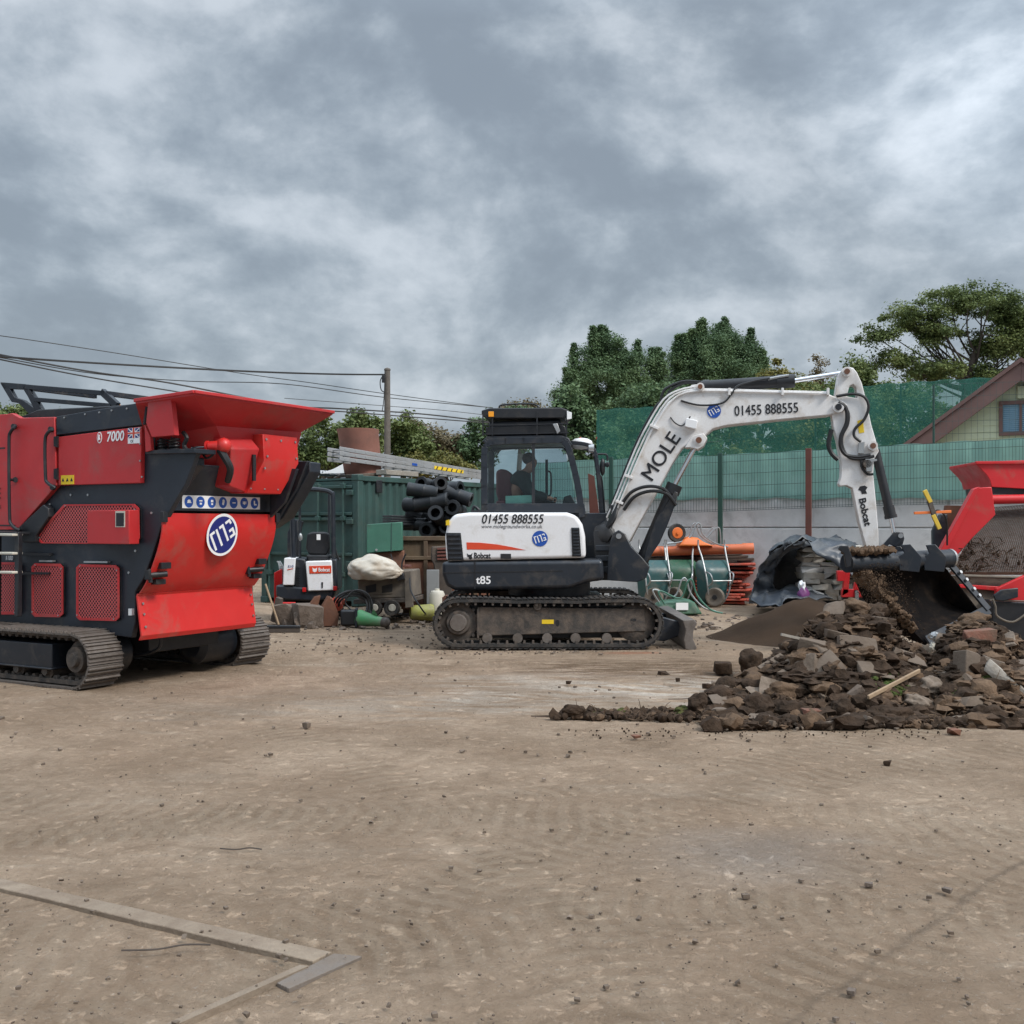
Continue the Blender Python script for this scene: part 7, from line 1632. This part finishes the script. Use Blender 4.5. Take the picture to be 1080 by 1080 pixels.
for i in range(9):
    px, y, p = spot(780, 1110, .15, 1.0); groups['slab' if i % 3 else 'stone'].rock(p+Vector((0, 0, .03)), (rg.uniform(.18, .34), rg.uniform(.14, .24), rg.uniform(.04, .08)), 900+i, Matrix.Rotation(rg.uniform(-.6, .6), 3, 'Z')@Matrix.Rotation(rg.uniform(.2, .9), 3, 'X')@Matrix.Rotation(rg.uniform(-.6, .6), 3, 'Y'), .08)
for i in range(26):
    px, y, p = spot(775, 1110, .1, 1.0); groups['soil' if i % 2 else 'soillight'].blob(p, rg.uniform(.10, .17), 700+i, 4, .55, 2.6, flat=.6, stretch=(rg.uniform(.9, 1.6), 1, .8))
for i in range(4200):
    px, y, p = spot(hi=1.2); s = rg.uniform(.006, .02); groups['soil' if rg.random() < .7 else 'soillight'].blob(p+Vector((0, 0, s*.5+rg.uniform(0, .04))), s, i+9000, 1, .5)
for i in range(420):                                  # low spill running out to the left
    px, y, p = spot(583, 760, 0, 1.3); s = rg.uniform(.008, .035)*(1.4 if rg.random() < .1 else 1); groups['soil' if rg.random() < .85 else 'soillight'].blob(p+Vector((0, 0, s*.3)), s, i+5000, 1, .45)
for i in range(200):                                  # crumbs at the foot
    px = rg.uniform(600, 1120); q = gnd(px, 768+abs(rg.gauss(0, 6))); groups['soil'].blob(q, rg.uniform(.003, .009), i, 1, .4)
for k, g in groups.items():
    o = g.build('heap_clods', k, None, ang=45); tag(o, 'mixed clods and broken pieces making up the rubble heap', 'rubble', None, 'stuff')
M['rootbrown'] = mat('dry roots', (.17, .115, .07), .9, dirt=.4, dcol=(.08, .05, .035), var=.3)
mb = MB()                                             # roots and twigs poking from the heap
for i in range(520):
    px, y, p = spot(600, 1110, 0, 1.1) if i < 150 else spot(760, 1110, .1, 1.15); d = Vector((rg.uniform(-1, 1), rg.uniform(-.4, .1), rg.uniform(-.1, .7))).normalized()*rg.uniform(.03, .16)
    mb.tube([p, p+d*.5+Vector((0, 0, rg.uniform(-.03, .03))), p+d+Vector((0, 0, rg.uniform(-.05, .01)))], [rg.uniform(.003, .008), .0015], 5, smooth=3)
o = mb.build('roots', 'rootbrown', None); tag(o, 'thin roots and twigs sticking out of the rubble heap', 'roots', None, 'stuff')
mb = MB()
for (x, y, n, sx) in ((600, 753, 0, 8), (632, 750, 26, 8), (655, 750, 20, 6), (718, 752, 30, 10), (823, 745, 60, 12), (932, 728, 190, 22), (950, 715, 90, 22), (1030, 712, 80, 16), (1018, 728, 60, 12)):
    for i in range(n):
        px = x+rg.gauss(0, sx*.5); yy = interp(yf_t, px); f_ = 0
        for s in range(40):
            yy += .05; q = at(px, y+rg.uniform(-6, 6), yy)
            if q.z <= hfield(px, yy)+.03: break
        d = Vector((rg.uniform(-1, 1), rg.uniform(-1, .2), rg.uniform(.6, 1.4))).normalized()*rg.uniform(.02, .05)
        b_ = Vector((rg.uniform(-.006, .006), .003, 0)); mb.add([q-b_, q+b_, q+d], [(0, 1, 2)])
        if i % 2 == 0: mb.blob(q, rg.uniform(.015, .05), i, 2, .6, 2.5, flat=.6)
o = mb.build('moss', 'moss', None, smooth=False); tag(o, 'green moss and grass tufts growing on the rubble', 'moss', None, 'stuff')
# pieces one can single out
def onheap(px, py, extra=.0):
    y = interp(yf_t, px)-.02
    for s in range(140):
        y += .02; q = at(px, py, y)
        if q.z <= max(0, hfield(px, y))+extra: return q
    return q
def piece(name, px, py, dims, rz, rx, ry, m, label, cat, kind='rock', sd=1, jag=.10, up=.02, bev=.008):
    q = onheap(px, py, .03)+Vector((0, -.02, up)); rot = Matrix.Rotation(R(rz), 3, 'Z')@Matrix.Rotation(R(ry), 3, 'Y')@Matrix.Rotation(R(rx), 3, 'X')
    mb = MB()
    if kind == 'rock': mb.rock(q, dims, sd, rot, jag)
    else: mb.blob(q, 1, sd, 4, .24, 1.8, stretch=[d*.55 for d in dims], rot=rot)
    o = mb.build(name, m, None, bevel=bev if kind == 'rock' else 0, ang=40 if kind == 'rock' else 80); tag(o, label, cat); return o
piece('paving_slab', 905, 688, (.36, .06, .25), 4, -20, 3, 'slab', 'large flat brown paving slab facing out near the top of the heap', 'paving slab', sd=5, jag=.05)
piece('paving_slab', 866, 708, (.36, .24, .05), 12, 28, -28, 'slab', 'sloping paving slab below and left of the largest slab', 'paving slab', sd=8, jag=.06)
piece('kerb_stone', 1062, 722, (.46, .10, .10), -10, 10, 42, 'greywood', 'long grey kerb stone slanting down at the right edge of the heap', 'kerb stone', sd=11, jag=.04)
piece('concrete_block', 1018, 704, (.16, .18, .24), 14, -10, 14, 'slab', 'upright grey brown concrete block left of the long kerb stone', 'concrete block', sd=14, jag=.08)
piece('brick', 1032, 673, (.30, .14, .12), 8, 5, -6, 'brick', 'orange red brick lump on the right peak of the heap', 'brick', sd=17, jag=.10)
piece('brick', 860, 756, (.22, .11, .09), 8, 0, 2, 'brick', 'dark red brick lying at the foot of the heap', 'brick', sd=19, jag=.05)
piece('grey_stone', 899, 735, (.19, .06, .07), 6, 20, -38, 'lump', 'narrow grey stone offcut left of the long stick', 'stone', sd=23, jag=.05)
piece('flat_stone', 922, 656, (.22, .14, .07), -8, 0, 4, 'slab', 'thick dark slab under the crest of the left peak', 'stone', sd=25, jag=.08)
piece('pale_rock', 902, 642, (.26, .2, .12), 5, 0, 10, 'soillight', 'pale earthy lump crowning the left peak', 'rubble lump', 'blob', 27)
piece('pale_rock', 1026, 655, (.28, .2, .12), 5, 0, -6, 'soillight', 'dry brown lump crowning the right peak', 'rubble lump', 'blob', 28)
piece('concrete_lump', 980, 728, (.20, .16, .17), 30, 10, 0, 'stone', 'rough cream concrete lump at the lower end of the stick', 'concrete lump', 'blob', 31)
piece('concrete_lump', 968, 744, (.22, .16, .13), 10, 10, 20, 'stone', 'cream edged concrete lump below the stick', 'concrete lump', 'blob', 33)
piece('soil_clod', 738, 745, (.19, .16, .16), 0, 0, 0, 'soil', 'round dark clod where the low spill meets the heap', 'clod', 'blob', 35)
piece('soil_clod', 605, 752, (.17, .10, .09), 0, 0, 0, 'soil', 'flat clod at the left end of the low spill', 'clod', 'blob', 36)
piece('soil_clod', 800, 748, (.24, .2, .2), 0, 0, 0, 'soil', 'big rounded dark clod at the left foot of the heap', 'clod', 'blob', 37)
piece('soil_clod', 935, 757, (.34, .16, .13), 0, 0, 0, 'soil', 'long low clod at the front foot below the stick', 'clod', 'blob', 38)
piece('soil_clod', 1040, 756, (.24, .18, .14), 0, 0, 0, 'soil', 'dark clod at the front foot below the kerb stone', 'clod', 'blob', 39)
piece('soil_clod', 888, 752, (.16, .16, .17), 0, 0, 0, 'soil', 'upright dark clod beside the red brick at the foot', 'clod', 'blob', 40)
piece('earthy_rock', 830, 733, (.30, .12, .15), 10, 0, 10, 'soillight', 'fan shaped earthy rock on the left flank of the heap', 'rock', 'blob', 41)
piece('broken_slab', 856, 686, (.24, .10, .16), -20, 10, 14, 'slab', 'dark broken slab standing on edge left of the largest slab', 'broken slab', sd=43, jag=.1)
piece('broken_slab', 880, 672, (.20, .12, .07), 10, 0, 14, 'slab', 'small broken slab tucked above the largest slab', 'broken slab', sd=44, jag=.1)
piece('pale_stone', 1010, 743, (.10, .08, .05), 10, 0, 0, 'stone', 'small pale stone near the foot between the clods', 'stone', sd=45, jag=.1)
a, b = onheap(913, 737, .08)+Vector((0, -.06, .02)), onheap(966, 711, .08)+Vector((0, -.08, .04)); o = MB().bar(a, b, .022, .035).build('stick', 'wood', None, bevel=.006); tag(o, 'pale wooden stick lying slanted across the middle of the heap', 'stick')
a, b = at(824, 669, 9.3), at(868, 679, 9.5); o = MB().bar(a, b, .016, .022).build('stick', 'greywood', None); tag(o, 'thin grey stick poking out of the left flank of the heap', 'stick')
q = onheap(984, 676, .06)+Vector((0, -.05, .05)); t = thing('crushed_can', 'shiny crumpled metal can between the two peaks', 'can', q)
MB().blob(q, .06, 51, 3, .35, 2.5, stretch=(1.1, .7, .8)).build('body', 'galv', t); MB().blob(q+Vector((-.03, -.02, -.10)), .04, 52, 3, .4, 2.5, stretch=(.8, .6, 1)).build('crumpled_end', 'cream2', t)
# lone stones lying on the dirt
def lone(px, py, w, h, m, label, sd):
    q = gnd(px, py); s = q.y/FPX; mb = MB(); mb.rock(q+Vector((0, w*s*.3, h*s*.45)), (w*s, w*s*.8, h*s), sd, None, .12); tag(mb.build('loose_stone', m, None, bevel=.01), label, 'stone')
lone(764, 711, 26, 13, 'soil', 'angular dark block lying apart, left of the heap', 3)
q = gnd(795, 712); o = MB().blob(q+Vector((0, .1, .13)), 1, 6, 4, .2, 1.6, stretch=(.15, .13, .13)).build('loose_stone', 'soil', None, ang=80); tag(o, 'rounded dark boulder between the lone block and the heap', 'stone')
lone(746, 727, 9, 6, 'soil', 'small clod left of the heap, leftmost of three', 7); lone(753, 725, 6, 7, 'stone', 'small pale stone between two clods left of the heap', 8); lone(764, 726, 7, 6, 'soil', 'small clod beside the pale stone left of the heap', 9)
lone(700, 712, 12, 4, 'soil', 'flat dark stone in the tyre marks in front of the dozer blade', 10); lone(600, 722, 6, 4, 'soil', 'little dark stone on the pale scraped patch', 11); lone(715, 719, 5, 4, 'soil', 'little dark stone just right of the flat dark stone', 12)
lone(1008, 776, 14, 7, 'rust', 'brown stone alone in front of the heap', 13); lone(671, 779, 10, 3.5, 'rust', 'flat rusty chip in front of the low spill', 14); lone(917, 936, 9, 5, 'lump', 'brown grey stone chip on the dirt right of centre', 15)
lone(1001, 942, 11, 5, 'lump', 'brown grey stone chip near the right edge', 16); lone(787, 948, 9, 5, 'slab', 'small brown stone on the dirt in the middle', 17); lone(899, 1050, 12, 6, 'lump', 'dark stone close to the lower edge', 18)
lone(937, 808, 10, 6, 'soil', 'brown clod on the open dirt in front of the heap', 19); lone(323, 768, 8, 6, 'slab', 'dark stone on the dirt in front of the red crusher', 20)
rg = random.Random(5); mb = MB(); mb2 = MB()
for i in range(1500):
    py = 690+(1085-690)*rg.random()**1.1; px = rg.uniform(-20, 1100)
    if 740 < px and 680 < py < 768: continue
    q = gnd(px, py); s = rg.choice([.0015, .0018, .002, .0022, .0025, .003, .003, .004, .006, .009]) * rg.uniform(.7, 1.3) * (1 if py > 800 else 1.6)
    (mb if rg.random() < .7 else mb2).rock(q+Vector((0, 0, s*.3)), (s*2.2, s*1.8, s*1.3), i, None, .14)
for i in range(300):                                  # drift of crumbs by the crusher and the containers
    px = rg.uniform(290, 470) if rg.random() < .6 else rg.uniform(640, 830); q = gnd(px, rg.uniform(657, 690)); s = rg.uniform(.004, .018)
    mb.rock(q+Vector((0, 0, s*.2)), (s*2.2, s*1.8, s*1.2), i, None, .14)
tag(mb.build('pebbles', 'slab', None), 'brown pebbles and grit scattered over the yard', 'pebbles', None, 'stuff'); tag(mb2.build('pebbles', 'stone', None), 'pale stone chips scattered over the yard', 'pebbles', None, 'stuff')
mb = MB(); rg = random.Random(15)                     # trodden scraps along the edge of the yard
for i in range(420):
    px = rg.choice([rg.uniform(285, 460), rg.uniform(640, 800), rg.uniform(440, 720)]); py = rg.uniform(646, 664) if px < 460 or px > 640 else rg.uniform(683, 690); q = gnd(px, py); s = rg.uniform(.01, .045) if py < 664 else rg.uniform(.005, .016)
    if rg.random() < .6: mb.rock(q+Vector((0, 0, s*.2)), (s*rg.uniform(1.5, 4), s*2, s), i, None, .14)
    else: mb.blob(q, s, i, 2, .5, flat=.6)
tag(mb.build('scraps', 'lump', None), 'small broken scraps and dirt drifted along the yard edge and the tracks', 'rubble', None, 'stuff')
# thin twigs on the dirt
for (x0, y0, x1, y1, lab) in ((232, 896, 276, 897, 'thin curved dark twig on the dirt in the middle of the yard'), (128, 1004, 222, 998, 'long thin dry stalk beside the concrete strips'), (705, 738, 742, 737, 'thin dark stick lying just behind the low spill')):
    a, b = gnd(x0, y0), gnd(x1, y1); o = MB().tube([a+Vector((0, 0, .006)), a.lerp(b, .4)+Vector((0, -.012, .006)), a.lerp(b, .7)+Vector((0, .006, .01)), b+Vector((0, 0, .006))], .0035, 5, smooth=4).build('twig', 'dwood', None); tag(o, lab, 'twig')
# concrete edging strips let into the ground lower left
def strip(pts, label, m='edging', th=-.002, nm='edging_strip'):
    L4 = [gnd(x, y) for x, y in pts]; mb = MB(); n = 14; P0_, P1_, P2_, P3_ = L4; rows = []
    for i in range(n+1):
        t = i/n; a = P0_.lerp(P1_, t); b = P3_.lerp(P2_, t); j = Vector((0, .006*noise.noise(Vector((i*.7, 0, x_))), 0)); rows.append([a+j+Vector((0, 0, -.03)), a+j+Vector((0, 0, th)), b-j+Vector((0, 0, th)), b-j+Vector((0, 0, -.03))])
    mb.loft(rows); tag(mb.build(nm, m, None, bevel=.004), label, 'edging strip')
M['edging'] = mat('ground level concrete edging', (.235, .185, .135), .9, dirt=.5, dcol=(.17, .125, .088), dscale=5, var=.15, bump=.5, bscale=40)
M['cementgrey'] = mat('grey cement smear', (.16, .135, .115), .9, dirt=.5, dcol=(.15, .115, .085), dscale=8, bump=.4)
x_ = 1.0; strip([(-60, 912), (350, 1003), (330, 1013), (-60, 922)], 'long flat grey concrete edging strip running in from the left')
x_ = 2.0; strip([(316, 1017), (325, 1018), (146, 1098), (134, 1097)], 'narrow edging strip meeting the long one at a corner')
strip([(352, 1003), (382, 1006), (305, 1040), (292, 1034)], 'blue grey cement smear beside the corner of the edging strips', 'cementgrey', -.008, 'cement_patch')
